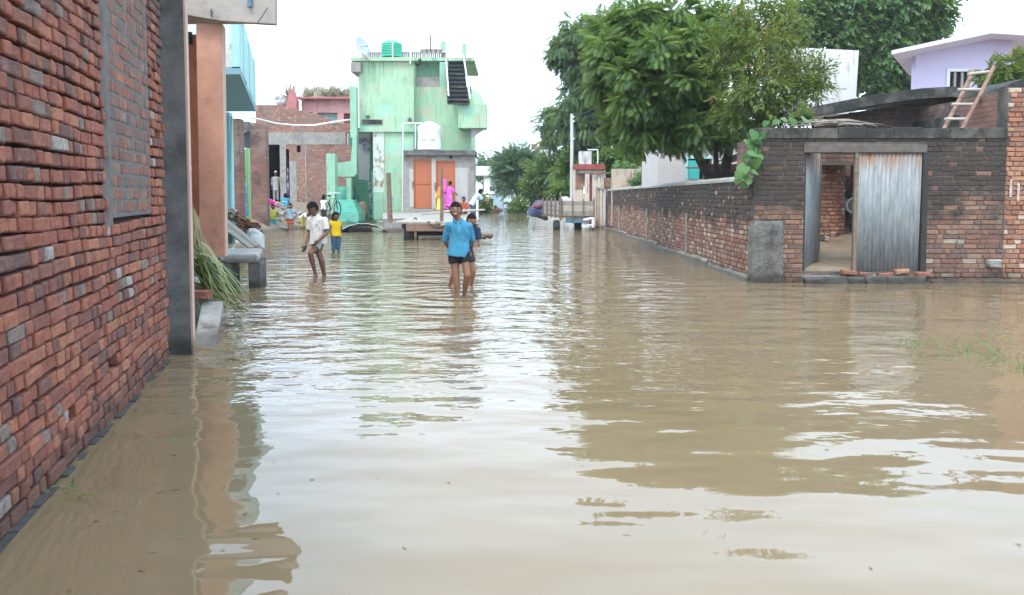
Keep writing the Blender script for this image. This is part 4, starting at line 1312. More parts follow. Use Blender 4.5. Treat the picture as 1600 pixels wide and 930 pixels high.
obj('hanger', MB().box(pt(647.3, 360, YC).x, pt(651, 360, YC).x, YC - .03, YC + .05, -.2, zb0 - .28), M['wood'], ct)
obj('hook_ring', MB().tube([pt(649 + 2.1 * math.cos(t_), 343.5 - 2.8 * math.sin(t_), YC - .05) for t_ in [i * math.pi / 8 for i in range(9)]], .018, 6), M['iron'], ct)
for k in range(6):
    a, b = pt(668 + 4 * k, 346 + (k % 3) * 3, YC - .1), pt(686 + 3 * k, 355 - (k % 2) * 6, YC - .05)
    obj('loose_stick', MB().bar(a, b, .07, .05), M['wood_pale' if k % 2 else 'wood'], ct)
for xw in (pt(640, 350, 27.5).x, pt(722, 350, 27.5).x):
    w_ = obj('wheel', MB().loft([(xw - .1, 27.6, .15), (xw - .08, 27.6, .15), (xw + .08, 27.6, .15), (xw + .1, 27.6, .15)], [(.3, .3), (.36, .36), (.36, .36), (.3, .3)], (0, 1, 0), 20), M['rubber'], ct)
obj('shaft_pole', MB().tube([pt(660, 335, 30), pt(700, 330.5, 28), pt(757, 328, 26.5)], [.035, .04, .03], 7), M['wood_pale'], ct)
obj('draw_bar', MB().tube([pt(720, 373, 25.6), pt(755, 371, 24.6)], [.05, .045], 8), M['wood'], ct)
lg = MB()
for k in range(5):
    lg.ball(pt(747 + 4.5 * k, 368.5 - 1.3 * (k % 2), 24.8), (.11, .1, .07 + .02 * (k % 3)), 9, 6)
o = obj('yoke_block', lg, M['wood'], ct, smooth=True)
o = obj('wooden_post', MB().tube([pt(609.5, 347, 29.8), pt(606.8, 270, 29.8)], [.095, .085], 8), M['wood'], None)
tag(o, 'thick brown wooden post standing at the water edge by the terrace', 'post')
o = obj('wooden_post', MB().tube([pt(690, 346, 26.2), pt(690.5, 300, 26.2), pt(690, 262, 26.2)], [.06, .05, .03], 8), M['wood'], None)
tag(o, 'thin dark pole standing upright on the flat cart near the pink dress', 'pole')
o = obj('white_post', MB().tube([pt(745.5, 350, 30.5), pt(746, 312, 30.5)], [.05, .045], 8), M['pvc'], None)
tag(o, 'thin white post at the terrace corner beside the leaning man', 'post')
# ================================================================== RIGHT SIDE
GA, GBx = gp(1180, 442), gp(1600, 444)
GY = 13.45
gw0 = pt(1180, 300, GY).x
u_of = lambda x, y=330: pt(x, y, GY).x - gw0
top_z = pt(1300, 200, GY).z
gwall = thing('gate_wall', 'old brick gate wall with black mould and rough concrete coping', 'wall', (gw0, GY, 0))
o0, o1, oz = u_of(1256), u_of(1441), pt(1350, 226, GY).z
LEN = u_of(1569)
CUT = [(o0, o1 + .06, .14, oz + .02), (-.1, u_of(1222), -1, .98)]
items = brick_wall(gwall, (gw0, GY), (1, 0), LEN, -0.16, top_z - 0.17, M['brick_gate'], pitch=0.0785, gap=0.011, depth=0.07, jit=0.004, tilt=0.008, bond='flemish', cuts=CUT, nobj=300, worn=0.008, waver=0.003, seed=21)
mb = MB()
wallbox(mb, gw0, gw0 + LEN, GY + 0.012, GY + 0.30, -0.3, top_z - 0.17, [(gw0 + o0, gw0 + o1, 0.18, oz)])
obj('mortar_core', mb, M['mortar'], gwall)
cpn = MB()
for k in range(9):
    a, b = LEN * k / 9, LEN * (k + 1) / 9
    dz = 0.012 * math.sin(k * 2.7)
    cpn.box(gw0 + a - .03, gw0 + b - .03 + (0.03 if k == 8 else 0), GY - 0.025 - 0.006 * (k % 2), GY + 0.33, top_z - 0.17, top_z + dz)
obj('coping', cpn, M['cement_moss'], gwall, bevel=0.012)
# end return of the wall going back
obj('return_wall', MB().box(gw0 + .02, gw0 + .25, GY + .3, GY + 1.2, -.3, top_z - .17), M['far_brick_dark'], gwall)
# timber lintel and jambs
obj('lintel', MB().box(gw0 + o0 - .02, gw0 + o1 + .05, GY - .015, GY + .28, oz - .13, oz), plain('old_timber', (0.13, 0.112, 0.095), .9, .35, 9, .006, 50, dark=(.06, .052, .045), dscale=5, stretch=(.5, 2, 6)), gwall, bevel=.01)
obj('jamb', MB().prism([(gw0 + o1 - .005, GY - .01, .2), (gw0 + o1 + .085, GY - .01, .2), (gw0 + o1 + .07, GY - .01, oz - .13), (gw0 + o1 - .005, GY - .01, oz - .13)], (0, .2, 0)), M['wood_shade_black'], gwall)
obj('jamb', MB().box(gw0 + o0 - .03, gw0 + o0 + .03, GY + .02, GY + .2, .18, oz - .13), M['wood_shade_black'], gwall)
# white paint strokes on the orange part, concrete knob
# rough concrete buttress block
btm = bmesh.new()
bmesh.ops.create_grid(btm, x_segments=1, y_segments=1, size=.01)
btm.free()
bt = MB()
for k in range(0):
    za, zb = -.25 + k * .25, -.25 + (k + 1) * .25
    bt.box(gw0 - .06 + .01 * math.sin(k * 2), gw0 + u_of(1222) + .015 * math.cos(k * 1.7), GY - .075 - .01 * (k % 2), GY + .2, za, min(zb, 1.0))
xw0, xw1 = gw0 - .06, gw0 + u_of(1222) + .01
rows_ = []
for j in range(22):
    t = j / 21
    z_ = -.25 + 1.25 * t
    ins = .05 * max(0, t - .9) * 10
    ring = []
    for i in range(28):
        s_ = i / 27
        if s_ < .25:
            x_, y_ = xw0, GY + .15 - .23 * s_ * 4
        elif s_ < .75:
            x_, y_ = xw0 + (xw1 - xw0) * (s_ - .25) * 2, GY - .08
        else:
            x_, y_ = xw1, GY - .08 + .23 * (s_ - .75) * 4
        ring.append((x_ + random.uniform(-.012, .012) + (ins if s_ < .25 else -ins if s_ > .75 else 0), y_ + random.uniform(-.014, .014) + ins * .6, z_ + random.uniform(-.006, .006)))
    rows_.append(ring)
rows_.append([((xw0 + xw1) / 2 + (q[0] - (xw0 + xw1) / 2) * .5, GY + .1, 1.0) for q in rows_[-1]])
bt.sheet(rows_)
obj('concrete_buttress', bt, M['pebble'], gwall, smooth=True)
# threshold: cement sill with loose bricks
obj('threshold', MB().box(gw0 + o0 - .03, gw0 + o1 + .02, GY - .02, GY + .45, -.2, .125), M['cement'], gwall, bevel=.03)
for k in range(6):
    lump((gw0 + o0 + (o1 - o0) * (k + .5) / 6, GY - .10 + random.uniform(-.03, .03), -.03 + random.uniform(-.02, .02)), ((o1 - o0) / 6 * 1.06, .2, .24), 800 + k, M['mortar_grey'], 'threshold_stone', gwall, rz=0)
for k in range(9):
    lump((gw0 + o1 + .35 + .42 * k, GY - .02, -.06 + random.uniform(-.015, .025)), (.44, .12, .14), 830 + k, M['mortar_grey'], 'footing_stone', gwall, rz=0)
tb = [brick_mesh(0.24, 0.075, 0.12, 700 + i, .014, M['brick_orange'])[0] for i in range(4)]
for k, (x, y, zz) in enumerate(((1325, 432, .17), (1352, 435, .16), (1380, 437, .17), (1408, 431, .18), (1440, 431, .16))):
    o = bpy.data.objects.new('loose_brick', tb[k % 4])
    COL.objects.link(o)
    o.location = (pt(x, y, GY).x, GY - .10 + .04 * (k % 2), zz)
    o.location.z -= .02 * (k % 3)
    o.rotation_euler = (random.uniform(-.08, .08), random.uniform(-.1, .1), random.uniform(-.35, .35))
    tag(o, ['pale edged loose brick at the open gap of the gateway threshold', 'loose red brick on the threshold under the gap between gate leaves', 'round worn red brick in front of the closed gate leaf', 'red brick under the middle of the closed gate leaf', 'red brick at the foot of the dark right gate jamb'][k], 'brick', 'loose bricks on the gate threshold')

# corrugated gate leaves
def corrugated(p0, p1, z0, z1, waves, amp, nz=2, slant=0.0):
    p0, p1 = Vector(p0), Vector(p1)
    d = p1 - p0
    nn = Vector((d.y, -d.x, 0)).normalized()
    n = waves * 8
    rows = []
    for j in range(nz + 1):
        z = z0 + (z1 - z0) * j / nz
        rows.append([p0 + d * (i / n) + nn * amp * math.sin(2 * math.pi * waves * i / n) + Vector((slant * (j / nz), 0, z)) for i in range(n + 1)])
    return MB().sheet(rows)
gt = thing('corrugated_gate', 'two leaf corrugated iron gate standing half open in the brick wall', 'gate', (gw0 + o1, GY, .2))
xg0, xg1 = pt(1338, 330, GY + .03).x, pt(1436, 330, GY + .03).x
zg0, zg1 = pt(1390, 424, GY).z, pt(1390, 238, GY).z
lf = obj('leaf', corrugated((xg0, GY + .02, 0), (xg1, GY + .02, 0), zg0, zg1, 15, .008, slant=.02), M['sheet'], gt, smooth=True)
so = lf.modifiers.new('thick', 'SOLIDIFY')
so.thickness = .003
obj('stile', MB().box(xg0 - .05, xg0 + .005, GY - .005, GY + .06, zg0 - .02, zg1), M['wood'], lf)
for zz in (zg0 + .12, (zg0 + zg1) / 2, zg1 - .15):
    obj('rail', MB().box(xg0, xg1, GY + .036, GY + .08, zz - .04, zz + .04), M['wood'], lf)
q0, q1 = Vector((gw0 + o0 + .035, GY + .06, 0)), Vector((gw0 + o0 + .60, GY + 0.95, 0))
lf2 = obj('leaf', corrugated(q0, q1, zg0 - .03, zg1 + .02, 13, .008), M['sheet'], gt, smooth=True)
so = lf2.modifiers.new('thick', 'SOLIDIFY')
so.thickness = .003
obj('stile', MB().bar(q1 + Vector((0, .02, zg0 - .05)), q1 + Vector((0, .02, zg1 + .02)), .05), M['wood'], lf2)

# bright brick house end wall at the far right
rh = thing('orange_brick_house', 'taller orange brick house wall with pale bricks beside gate wall', 'house wall', (gw0 + LEN, GY, 0))
brick_wall(rh, (gw0 + LEN + .004, GY - .01), (1, 0), 2.6, -0.16, 3.14, M['brick_orange'], pitch=0.0785, gap=0.011, depth=0.07, jit=0.005, tilt=0.008, bond='english', nobj=140, worn=0.008, seed=33)
obj('mortar_core', MB().box(gw0 + LEN + .002, gw0 + LEN + 2.6, GY + .005, GY + .3, -.3, 3.14), M['mortar'], rh)
obj('side_core', MB().box(gw0 + LEN + .002, gw0 + LEN + .25, GY + .3, GY + 3.4, .2, 3.1), M['far_brick_side'], rh)
obj('paint_stroke', MB().box(pt(1576, 300, GY).x, pt(1580, 300, GY).x, GY - .022, GY - .019, pt(1578, 308, GY).z, pt(1578, 280, GY).z).box(pt(1588, 300, GY).x, pt(1592, 300, GY).x, GY - .022, GY - .019, pt(1590, 314, GY).z, pt(1590, 286, GY).z), plain('faded_white_paint', (0.5, 0.45, 0.4), .9, .3, 18, 0.0, dark=(0.36, 0.2, 0.14), dscale=14, dlo=.45, dhi=.6), rh)
lump((pt(1551, 410, GY).x, GY - .03, pt(1551, 411, GY).z), (.2, .14, .11), 77, M['stone'], 'stone_knob', rh, rz=.1)
# slab roof of the old house behind the gate wall
oh = thing('old_brick_house', 'old dark brick house with sagging mossy slab roof behind the gate wall', 'house', pt(1430, 200, 16))
YO = 16.4
cp_ = [(1236, 176), (1290, 166), (1360, 152), (1440, 141), (1490, 138), (1530, 146), (1560, 141), (1600, 126), (1650, 116)]
mb = MB()
up, lo = [], []
for (x, y) in cp_:
    up.append(pt(x, y - 3, YO - .5))
    lo.append(pt(x, y + 13, YO - .5))
n_ = len(up)
vs = up + lo + [p + Vector((0, 2.8, .05)) for p in up] + [p + Vector((0, 2.8, .05)) for p in lo]
fs = []
for i in range(n_ - 1):
    fs += [(n_ + i, n_ + i + 1, i + 1, i), (i, i + 1, 2 * n_ + i + 1, 2 * n_ + i), (3 * n_ + i, 3 * n_ + i + 1, n_ + i + 1, n_ + i)]
fs += [(0, 2 * n_, 3 * n_, n_), (n_ - 1, 2 * n_ - 1, 4 * n_ - 1, 3 * n_ - 1)]
mb.add(vs, fs)
obj('slab_roof', mb, M['cement_moss'], oh)
bw0 = pt(1275, 200, YO).x
bw1 = pt(1545, 200, YO).x
def ztp_(c):
    x = bw0 + c
    xs_ = 800 + F * x / YO
    for (xa, ya), (xb, yb) in zip(cp_[:-1], cp_[1:]):
        if xa <= xs_ <= xb:
            return pt(xs_, ya + (yb - ya) * (xs_ - xa) / (xb - xa) + 12, YO - .5).z
    return 2.6
brick_wall(oh, (bw0, YO), (1, 0), bw1 - bw0, 2.05, 3.7, M['brick_old'], pitch=.082, gap=.011, bond='flemish', nobj=170, seed=41, ztop=ztp_)
obj('mortar_core', MB().prism([(bw0, YO + .012, 2.0), (bw1, YO + .012, 2.0)] + [(pt(x, 0, YO).x if 0 else bw0 + (bw1 - bw0) * t_, YO + .012, ztp_((bw1 - bw0) * t_) - .02) for x, t_ in ((0, 1), (0, .75), (0, .5), (0, .25), (0, 0))], (0, .25, 0)), M['mortar'], oh)
obj('cement_ledge', MB().box(pt(1490, 200, 14.9).x, pt(1572, 200, 14.9).x, 14.9, YO, 2.3, pt(1500, 180, 14.9).z), M['cement_moss'], oh)
# ladder
ld = thing('wooden_ladder', 'rough wooden ladder leaning on the mossy slab roof', 'ladder', pt(1480, 203, 13.85))
for (a, b) in (((1474, 204), (1521, 110)), ((1502, 204), (1553, 104))):
    obj('rail', MB().tube([pt(*a, 13.85), pt((a[0] + b[0]) / 2 + 1, (a[1] + b[1]) / 2, 14.25), pt(*b, 14.6)], [.036, .034, .03], 8), M['wood_red'], ld)
for (a, b, dd) in (((1476, 186), (1508, 186), 13.9), ((1487, 163), (1520, 163), 14.05), ((1497, 140), (1532, 140), 14.2), ((1512, 116), (1546, 112), 14.4)):
    obj('rung', MB().tube([pt(*a, dd - .03), pt(*b, dd - .03)], .024, 7), M['wood_pale'], ld)
# twigs on the coping
tw = thing('twig_pile', 'pile of bare grey twigs lying on the gate wall coping', 'twigs', pt(1310, 198, 13.7))
for k in range(46):
    x = random.gauss(1305, 22)
    p = pt(x, 194 + random.uniform(-6, 3), 13.55 + random.uniform(0, .3))
    an_ = random.gauss(0.0, .35)
    L_ = random.uniform(.25, .7)
    dv = Vector((math.cos(an_) * L_, random.uniform(-.1, .3), -abs(math.sin(an_)) * .12 * L_ * (1 if x > 1300 else -1)))
    obj('twig', MB().tube([p - dv / 2, p + Vector((0, 0, .02)), p + dv / 2], [.008, .007, .003], 5), M['twig'], tw)
# yard
yp = thing('yard_pillar', 'square brick pillar standing in the yard behind the open gate', 'pillar', pt(1303, 372, 17))
xa, xb = pt(1284, 300, 16.9).x, pt(1308, 300, 16.9).x
brick_wall(yp, (xa, 16.9), (1, 0), xb - xa, .45, 2.42, M['brick_orange'], pitch=.078, bond='flemish', nobj=120, seed=52)
xc = pt(1322, 300, 17.2).x
sd_ = Vector((xc - xb, .33, 0))
brick_wall(yp, (xb, 16.9), (sd_.x, sd_.y), sd_.length, .45, 2.42, M['brick_orange'], pitch=.078, bond='flemish', nobj=60, seed=53)
obj('mortar_core', MB().prism([(xa + .01, 16.915, .3), (xb - .01, 16.915, .3), (xc - .02, 17.22, .3), (xa + .06, 17.3, .3)], (0, 0, 2.15)), M['mortar'], yp)
obj('plinth', MB().box(xa - .15, xc + .25, 16.6, 17.4, .2, .5), M['brick_orange'], yp, bevel=.02)
sh = thing('yard_shed', 'open shed with zinc sheet roof and dark interior in the yard', 'shed', (7, 20, .5))
r0 = pt(1270, 240, 17.6)
o = obj('roof_sheet', corrugated((r0.x - 1.2, 17.8, 0), (r0.x + 3.2, 17.8, 0), 0, 1, 22, .018), M['zinc_roof'], sh)
for v in o.data.vertices:
    z = v.co.z
    v.co.y += z * 3.4
    v.co.z = 2.42 - .18 * z + (v.co.y - 17.8 - z * 3.4) * 1.0
obj('back_wall', MB().box(r0.x - 1.4, r0.x + 3.6, 21.4, 21.6, .3, 2.2), M['far_brick_dark'], sh)
obj('side_wall', MB().box(r0.x + 3.3, r0.x + 3.5, 17.8, 21.4, .3, 2.2), M['far_brick_dark'], sh)
for xx in (1281, 1330):
    obj('post', MB().tube([pt(xx, 372, 18.2), (pt(xx, 372, 18.2).x, 18.2, 2.4)], .05, 7), M['wood'], sh)
obj('beam', MB().bar((r0.x - 1.2, 18.2, 2.33), (r0.x + 3.2, 18.2, 2.33), .09), M['wood'], sh)
# fodder machine
fm = thing('fodder_cutter', 'dark iron fodder cutter with round drum in the yard shed', 'machine', pt(1330, 370, 17.9))
c = pt(1331, 321, 17.9)
obj('drum', MB().loft([c + Vector((-.02, -.16, 0)), c + Vector((0, .25, 0))], [(.15, .15), (.15, .15)], (1, 0, 0), 16), M['cement'], fm)
obj('drum_rim', MB().tube([c + Vector((math.cos(i * .4) * .16 - .02, -.17, math.sin(i * .4) * .16)) for i in range(17)], .022, 6), M['pvc'], fm)
for k in range(4):
    obj('leg', MB().bar(c + Vector((.22 * (-1) ** k, .2 * (k // 2), -.1)), c + Vector((.3 * (-1) ** k, .2 * (k // 2), -.75)), .06), M['iron'], fm)
obj('cross_beam', MB().bar(c + Vector((-.35, -.05, -.42)), c + Vector((.5, -.05, -.40)), .06).bar(c + Vector((-.2, 0, .2)), c + Vector((.35, 0, .52)), .09), M['iron'], fm)
obj('hopper', MB().prism([c + Vector((-.1, .1, .2)), c + Vector((.35, .1, .25)), c + Vector((.45, .1, .62)), c + Vector((-.02, .1, .5))], (0, .4, 0)), M['wood'], fm)
fw = thing('firewood', 'small heap of firewood beside the yard pillar', 'firewood', pt(1278, 378, 16.6))
for k in range(14):
    p = pt(1277 + random.uniform(-5, 5), 372 + random.uniform(-8, 5), 16.5 + random.uniform(-.2, .2))
    dv = Vector((random.uniform(-.25, .25), random.uniform(-.2, .2), random.uniform(-.06, .06)))
    obj('log', MB().tube([p - dv, p + dv], .025, 6), M['wood_pale' if k % 2 else 'wood'], fw)

# ------------------------------------------------------------------ long compound wall
ca, cb = Vector((3.86, 33.6, 0)), Vector((gw0 - .04, GY + .1, 0))
cu = (cb - ca)
CL = cu.length
cu = cu.normalized()
cw = thing('compound_wall', 'long brick compound wall with pale cement coping running along the water', 'wall', ca)
zt0, zt1 = pt(947, 296, 33.4).z, pt(1180, 276, 13.6).z
brick_wall(cw, ca, cu, CL, -.16, 1.75, M['brick_compound'], pitch=.083, gap=.014, depth=.06, jit=.005, tilt=.006, bond='header', nobj=300, worn=.008, waver=.004, seed=61, ztop=lambda c: zt0 + (zt1 - zt0) * c / CL - .05)
cn = Vector((cu.y, -cu.x, 0))
mb = MB()
mb.prism([ca + Vector((0, 0, -.3)) - cn * .014, cb + Vector((0, 0, -.3)) - cn * .014, cb + Vector((0, 0, zt1 - .06)) - cn * .014, ca + Vector((0, 0, zt0 - .06)) - cn * .014], -cn * .22)
obj('mortar_core', mb, M['mortar'], cw)
for k in range(14):
    t0_, t1_ = k / 14, (k + 1) / 14
    A, B = ca.lerp(cb, t0_), ca.lerp(cb, t1_)
    zA, zB = zt0 + (zt1 - zt0) * t0_, zt0 + (zt1 - zt0) * t1_
    j = .008 * (k % 3)
    mb = MB()
    mb.prism([A + cn * (.02 + j) + Vector((0, 0, zA - .065)), A + cn * (.01 + j) + Vector((0, 0, zA - .02)), A - cn * .09 + Vector((0, 0, zA + .03)), A - cn * .25 + Vector((0, 0, zA - .06))], B - A + Vector((0, 0, zB - zA)))
    obj('coping_stone', mb, M['cement'] , cw)
    mb = MB()
    mb.prism([A + cn * (.05 + j) + Vector((0, 0, -.2)), A + cn * (.03 + j) + Vector((0, 0, .04 + .02 * (k % 4))), A - cn * .02 + Vector((0, 0, .10 + .02 * (k % 4))), A - cn * .02 + Vector((0, 0, -.2))], B - A)
    obj('footing', mb, M['cement'], cw)
for xq in (1010, 1073, 967):
    # cement pilaster strips
    best = min(range(200), key=lambda i: abs((px(ca.lerp(cb, i / 199) + Vector((0, 0, .6))) or (0,))[0] - xq))
    A = ca.lerp(cb, best / 199)
    obj('pilaster', MB().obox(A + cn * .004 + Vector((0, 0, .45)), cu * .06, cn * .012, Vector((0, 0, .55))), M['cement'], cw)

# vine with big leaves at the wall corner
vn = thing('gourd_vine', 'gourd vine with large pale green leaves hanging at the wall corner', 'vine', pt(1172, 280, 13.5))
def heart(c, R, nrm_, up_, seed):
    r = random.Random(seed)
    nrm_ = Vector(nrm_).normalized()
    up_ = Vector(up_)
    a = (up_ - nrm_ * up_.dot(nrm_)).normalized()
    b = nrm_.cross(a)
    prof = [(0, -1.15), (.45, -.72), (.85, -.2), (1.0, .25), (.8, .65), (.4, .75), (.0, .5)]
    pts = [Vector(c) + nrm_ * .06 * R]
    full = prof + [(-x, y) for x, y in prof[-2:0:-1]]
    vs = [Vector(c)] + [Vector(c) + b * x * R * r.uniform(.9, 1.1) + a * y * R + nrm_ * (-.22 * R * (x * x + .5 * y * y)) for x, y in full]
    n = len(full)
    return MB().add(vs, [(0, 1 + i, 1 + (i + 1) % n) for i in range(n)])
for k, (x, y, s_) in enumerate(((1179, 210, .11), (1170, 222, .09), (1186, 226, .10), (1176, 238, .10), (1188, 243, .08), (1166, 246, .09), (1181, 254, .09), (1160, 264, .12), (1172, 262, .10), (1154, 274, .09), (1168, 279, .11), (1163, 290, .08), (1180, 268, .07), (1212, 190, .08), (1240, 189, .07), (1258, 186, .08), (1226, 186, .07), (1196, 192, .07))):
    me = heart(pt(x, y, 13.28 + .1 * (k % 3)), s_ * random.uniform(.8, 1.15), (random.uniform(-1.1, .9), -1, random.uniform(-.1, 1.3)), (random.uniform(-1, 1), 0, 1), k).mesh('leaf')
    at = me.attributes.new('tint', 'FLOAT', 'POINT')
    at.data.foreach_set('value', [random.random()] * len(me.vertices))
    obj('leaf', me, M['leaf_vine'], vn, smooth=True)
for k in range(26):
    t_ = random.random()
    x_, y_ = 1158 + 28 * t_ + random.uniform(-9, 8), 292 - 86 * t_ + random.uniform(-6, 6)
    me = heart(pt(x_, y_, 13.30 + random.uniform(0, .2)), random.uniform(.035, .075), (random.uniform(-1.2, 1), -1, random.uniform(-.2, 1.3)), (random.uniform(-1, 1), 0, 1), 40 + k).mesh('leaf')
    me.attributes.new('tint', 'FLOAT', 'POINT').data.foreach_set('value', [random.random() * .7] * len(me.vertices))
    obj('leaf', me, M['leaf_vine'], vn, smooth=True)
obj('tendril', MB().tube([pt(1160, 296, 13.35), pt(1168, 270, 13.3), pt(1182, 250, 13.32), pt(1176, 225, 13.34), pt(1190, 205, 13.4)], .006, 5), M['leaf_vine'], vn)
obj('stem', MB().tube([pt(1165, 290, 13.4), pt(1172, 262, 13.42), pt(1178, 235, 13.4), pt(1184, 208, 13.42), pt(1205, 193, 13.5), pt(1260, 189, 13.6)], .008, 5), M['leaf_vine'], vn)

# ------------------------------------------------------------------ houses behind on the right
pu = thing('lilac_house', 'lilac painted house with overhanging flat roof and small window', 'house', pt(1510, 140, 24))
YU = 24.0
mb = MB()
wx0, wx1 = pt(1482, 120, YU).x, pt(1516, 120, YU).x
wz0, wz1 = pt(1500, 146, YU).z, pt(1500, 112, YU).z
zt9 = pt(1500, 96, YU).z
wallbox(mb, pt(1431, 100, YU).x, pt(1579, 100, YU).x, YU, YU + .25, .3, zt9, [(wx0, wx1, wz0, wz1)])
mb.prism([(pt(1431, 96, YU).x, YU, zt9), (pt(1579, 96, YU).x, YU, zt9), (pt(1579, 96, YU).x, YU, pt(1579, 56, YU).z), (pt(1549, 96, YU).x, YU, pt(1549, 50, YU).z), (pt(1431, 96, YU).x, YU, pt(1431, 77, YU).z)], (0, .25, 0))
obj('wall', mb, M['lilac'], pu)
obj('side_wall', MB().prism([(pt(1579, 100, YU).x, YU, .3), (pt(1579, 100, YU).x + 3, YU + 3.4, .3), (pt(1579, 100, YU).x + 3, YU + 3.8, .3), (pt(1579, 100, YU).x, YU + .25, .3)], (0, 0, pt(1579, 62, YU).z - .3)), M['lilac_pale'], pu)
rA, rB, rC = pt(1393, 83, YU - .9), pt(1549, 50, YU - .9), pt(1640, 52, YU + .5)
mb = MB()
mb.prism([(rA.x, rA.y, pt(1393, 85, YU - .9).z), (rB.x, rB.y, pt(1549, 52, YU - .9).z), (rB.x, rB.y, pt(1549, 45, YU - .9).z), (rA.x, rA.y, pt(1393, 79, YU - .9).z)], (2.5, 4.2, 0))
obj('roof_slab', mb, M['lilac_pale'], pu)
mb = MB()
mb.prism([(rB.x + .002, rB.y, pt(1549, 52, YU - .9).z), (rB.x + 3, rB.y + .2, pt(1549, 60, YU - .9).z), (rB.x + 3, rB.y + .2, pt(1549, 50, YU - .9).z), (rB.x + .002, rB.y, pt(1549, 45, YU - .9).z)], (2.5, 4.2, 0))
obj('roof_slab', mb, M['lilac_pale'], pu)
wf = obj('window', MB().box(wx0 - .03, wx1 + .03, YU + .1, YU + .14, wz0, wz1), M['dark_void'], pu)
obj('window_frame', MB().box(wx0 - .06, wx1 + .04, YU - .03, YU + .06, wz1, wz1 + .08).box(wx0 - .06, wx0 + .03, YU - .03, YU + .06, wz0, wz1 - .002), M['white'], wf)
for k in range(3):
    xx = wx0 + (wx1 - wx0) * (.33 + .33 * k)
    obj('shutter_bar', MB().box(xx - .03, xx + .03, YU + .02, YU + .09, wz0, wz1 - .003), M['wood_pale'], wf)
lw = thing('limewashed_block', 'white limewashed block with grey stained top among the trees', 'building', pt(1290, 150, 27))
obj('wall', MB().prism([pt(1236, 178, 27), pt(1336, 178, 27), pt(1342, 79, 27), pt(1236, 74, 27)], (0, 3, 0)), M['limewash'], lw)
# pale house behind compound wall
gy_ = thing('pale_mauve_house', 'pale mauve house with teal shuttered window behind the compound wall', 'house', pt(1100, 280, 24))
YH = 24.5
mb = MB()
a0, a1 = pt(1071, 250, YH).x, pt(1112, 250, YH).x
wallbox(mb, pt(1028, 250, YH).x, pt(1200, 250, YH).x, YH, YH + 3, .3, pt(1100, 200, YH).z, [(a0, a1, pt(1100, 280, YH).z, pt(1100, 246, YH).z)])
obj('wall', mb, M['greyhouse'], gy_)
wn_ = obj('window', MB().box(a0, a1, YH + .35, YH + .4, pt(1100, 280, YH).z, pt(1100, 246, YH).z), M['dark_void'], gy_)
obj('window_frame', MB().box(a0, a0 + .07, YH - .02, YH + .08, pt(1100, 280, YH).z, pt(1100, 246, YH).z).box(a0 + .07, a1, YH - .02, YH + .08, pt(1100, 248, YH).z, pt(1100, 244.5, YH).z), M['teal'], wn_)
obj('shutter', MB().prism([(a0 + .08, YH + .02, pt(1100, 280, YH).z), (a0 + .36, YH - .2, pt(1100, 280, YH).z), (a0 + .36, YH - .2, pt(1100, 251, YH).z), (a0 + .08, YH + .02, pt(1100, 251, YH).z)], (.02, .04, 0)), plain('teal_shutter', (0.05, 0.42, 0.38), .5, .1, 3, 0), wn_)
obj('branch_pole', MB().tube([pt(1072, 262, YH - .6), pt(1120, 262, YH - .6), pt(1175, 264, YH - .7)], .03, 6), M['wood'], gy_)
# tan wall with creeper on top
tw_ = thing('tan_wall', 'stained tan wall with green creeper on its top edge', 'wall', pt(988, 300, 32))
obj('wall', MB().box(pt(957, 280, 32).x, pt(1018, 280, 32).x, 32, 32.4, .2, pt(985, 264, 32).z), M['tan_wall'], tw_)
# kiosk with red roof edge
kk = thing('red_roofed_kiosk', 'small brick and plaster hut with red roof edge and white tank', 'hut', pt(920, 345, 37.6))
YQ = 36.2
Kx = lambda x, y, Y=YQ: pt(x, y, Y)
mb = MB()
wallbox(mb, Kx(897, 300).x, Kx(946, 300).x, YQ, YQ + 1.5, .1, Kx(920, 266).z, [(Kx(912, 300).x, Kx(926, 300).x, .1, Kx(920, 275).z)])
obj('wall', mb, M['striped_wash'], kk)
obj('brick_part', MB().box(Kx(899, 300).x, Kx(912, 300).x, YQ - .02, YQ - .001, Kx(905, 296).z, Kx(905, 264.5).z), M['far_brick'], kk)
obj('roof_slab', MB().box(Kx(899, 260).x, Kx(944, 260).x, YQ - .35, YQ + 1.6, Kx(920, 265).z, Kx(920, 257).z), M['red_paint'], kk)
obj('beam', MB().box(Kx(903, 268).x, Kx(940, 268).x, YQ - .2, YQ, Kx(920, 271).z, Kx(920, 265.2).z), M['tan_wall'], kk)
obj('door_post', MB().box(Kx(913, 300).x, Kx(920, 300).x, YQ - .25, YQ - .05, .1, Kx(920, 272).z), M['striped_wash'], kk)
obj('door', MB().box(Kx(920, 300).x, Kx(926, 300).x, YQ + .1, YQ + .15, .1, Kx(920, 274).z), M['rose'], kk)
obj('water_tank', MB().box(Kx(906, 250).x, Kx(925, 250).x, YQ + .2, YQ + .9, Kx(920, 257).z, Kx(920, 236).z), M['limewash'], kk)
obj('frame', MB().bar(Kx(934, 257), Kx(934, 234), .05).bar(Kx(918, 234), Kx(935, 234), .05), M['pvc'], kk)
fp = thing('streaked_fence', 'row of streaked whitewashed posts where the compound wall ends', 'fence', pt(935, 352, 34))
for k, (xa, xb, m_) in enumerate(((926, 931.5, 'striped_wash'), (932, 936.5, 'tan_wall'), (937, 941, 'striped_wash'), (941.5, 946.5, 'limewash'))):
    obj('post', MB().box(pt(xa, 320, 34).x, pt(xb, 320, 34).x, 34 + .05 * (k % 2), 34.25, -.3, pt(930, [273, 292, 294, 296][k], 34).z), M[m_], fp)
obj('slanting_sheet', MB().prism([pt(933, 293, 33.95), pt(943, 296, 33.95), pt(942, 278, 33.95), pt(935, 274, 33.95)], (0, .05, 0)), M['striped_wash'], fp)
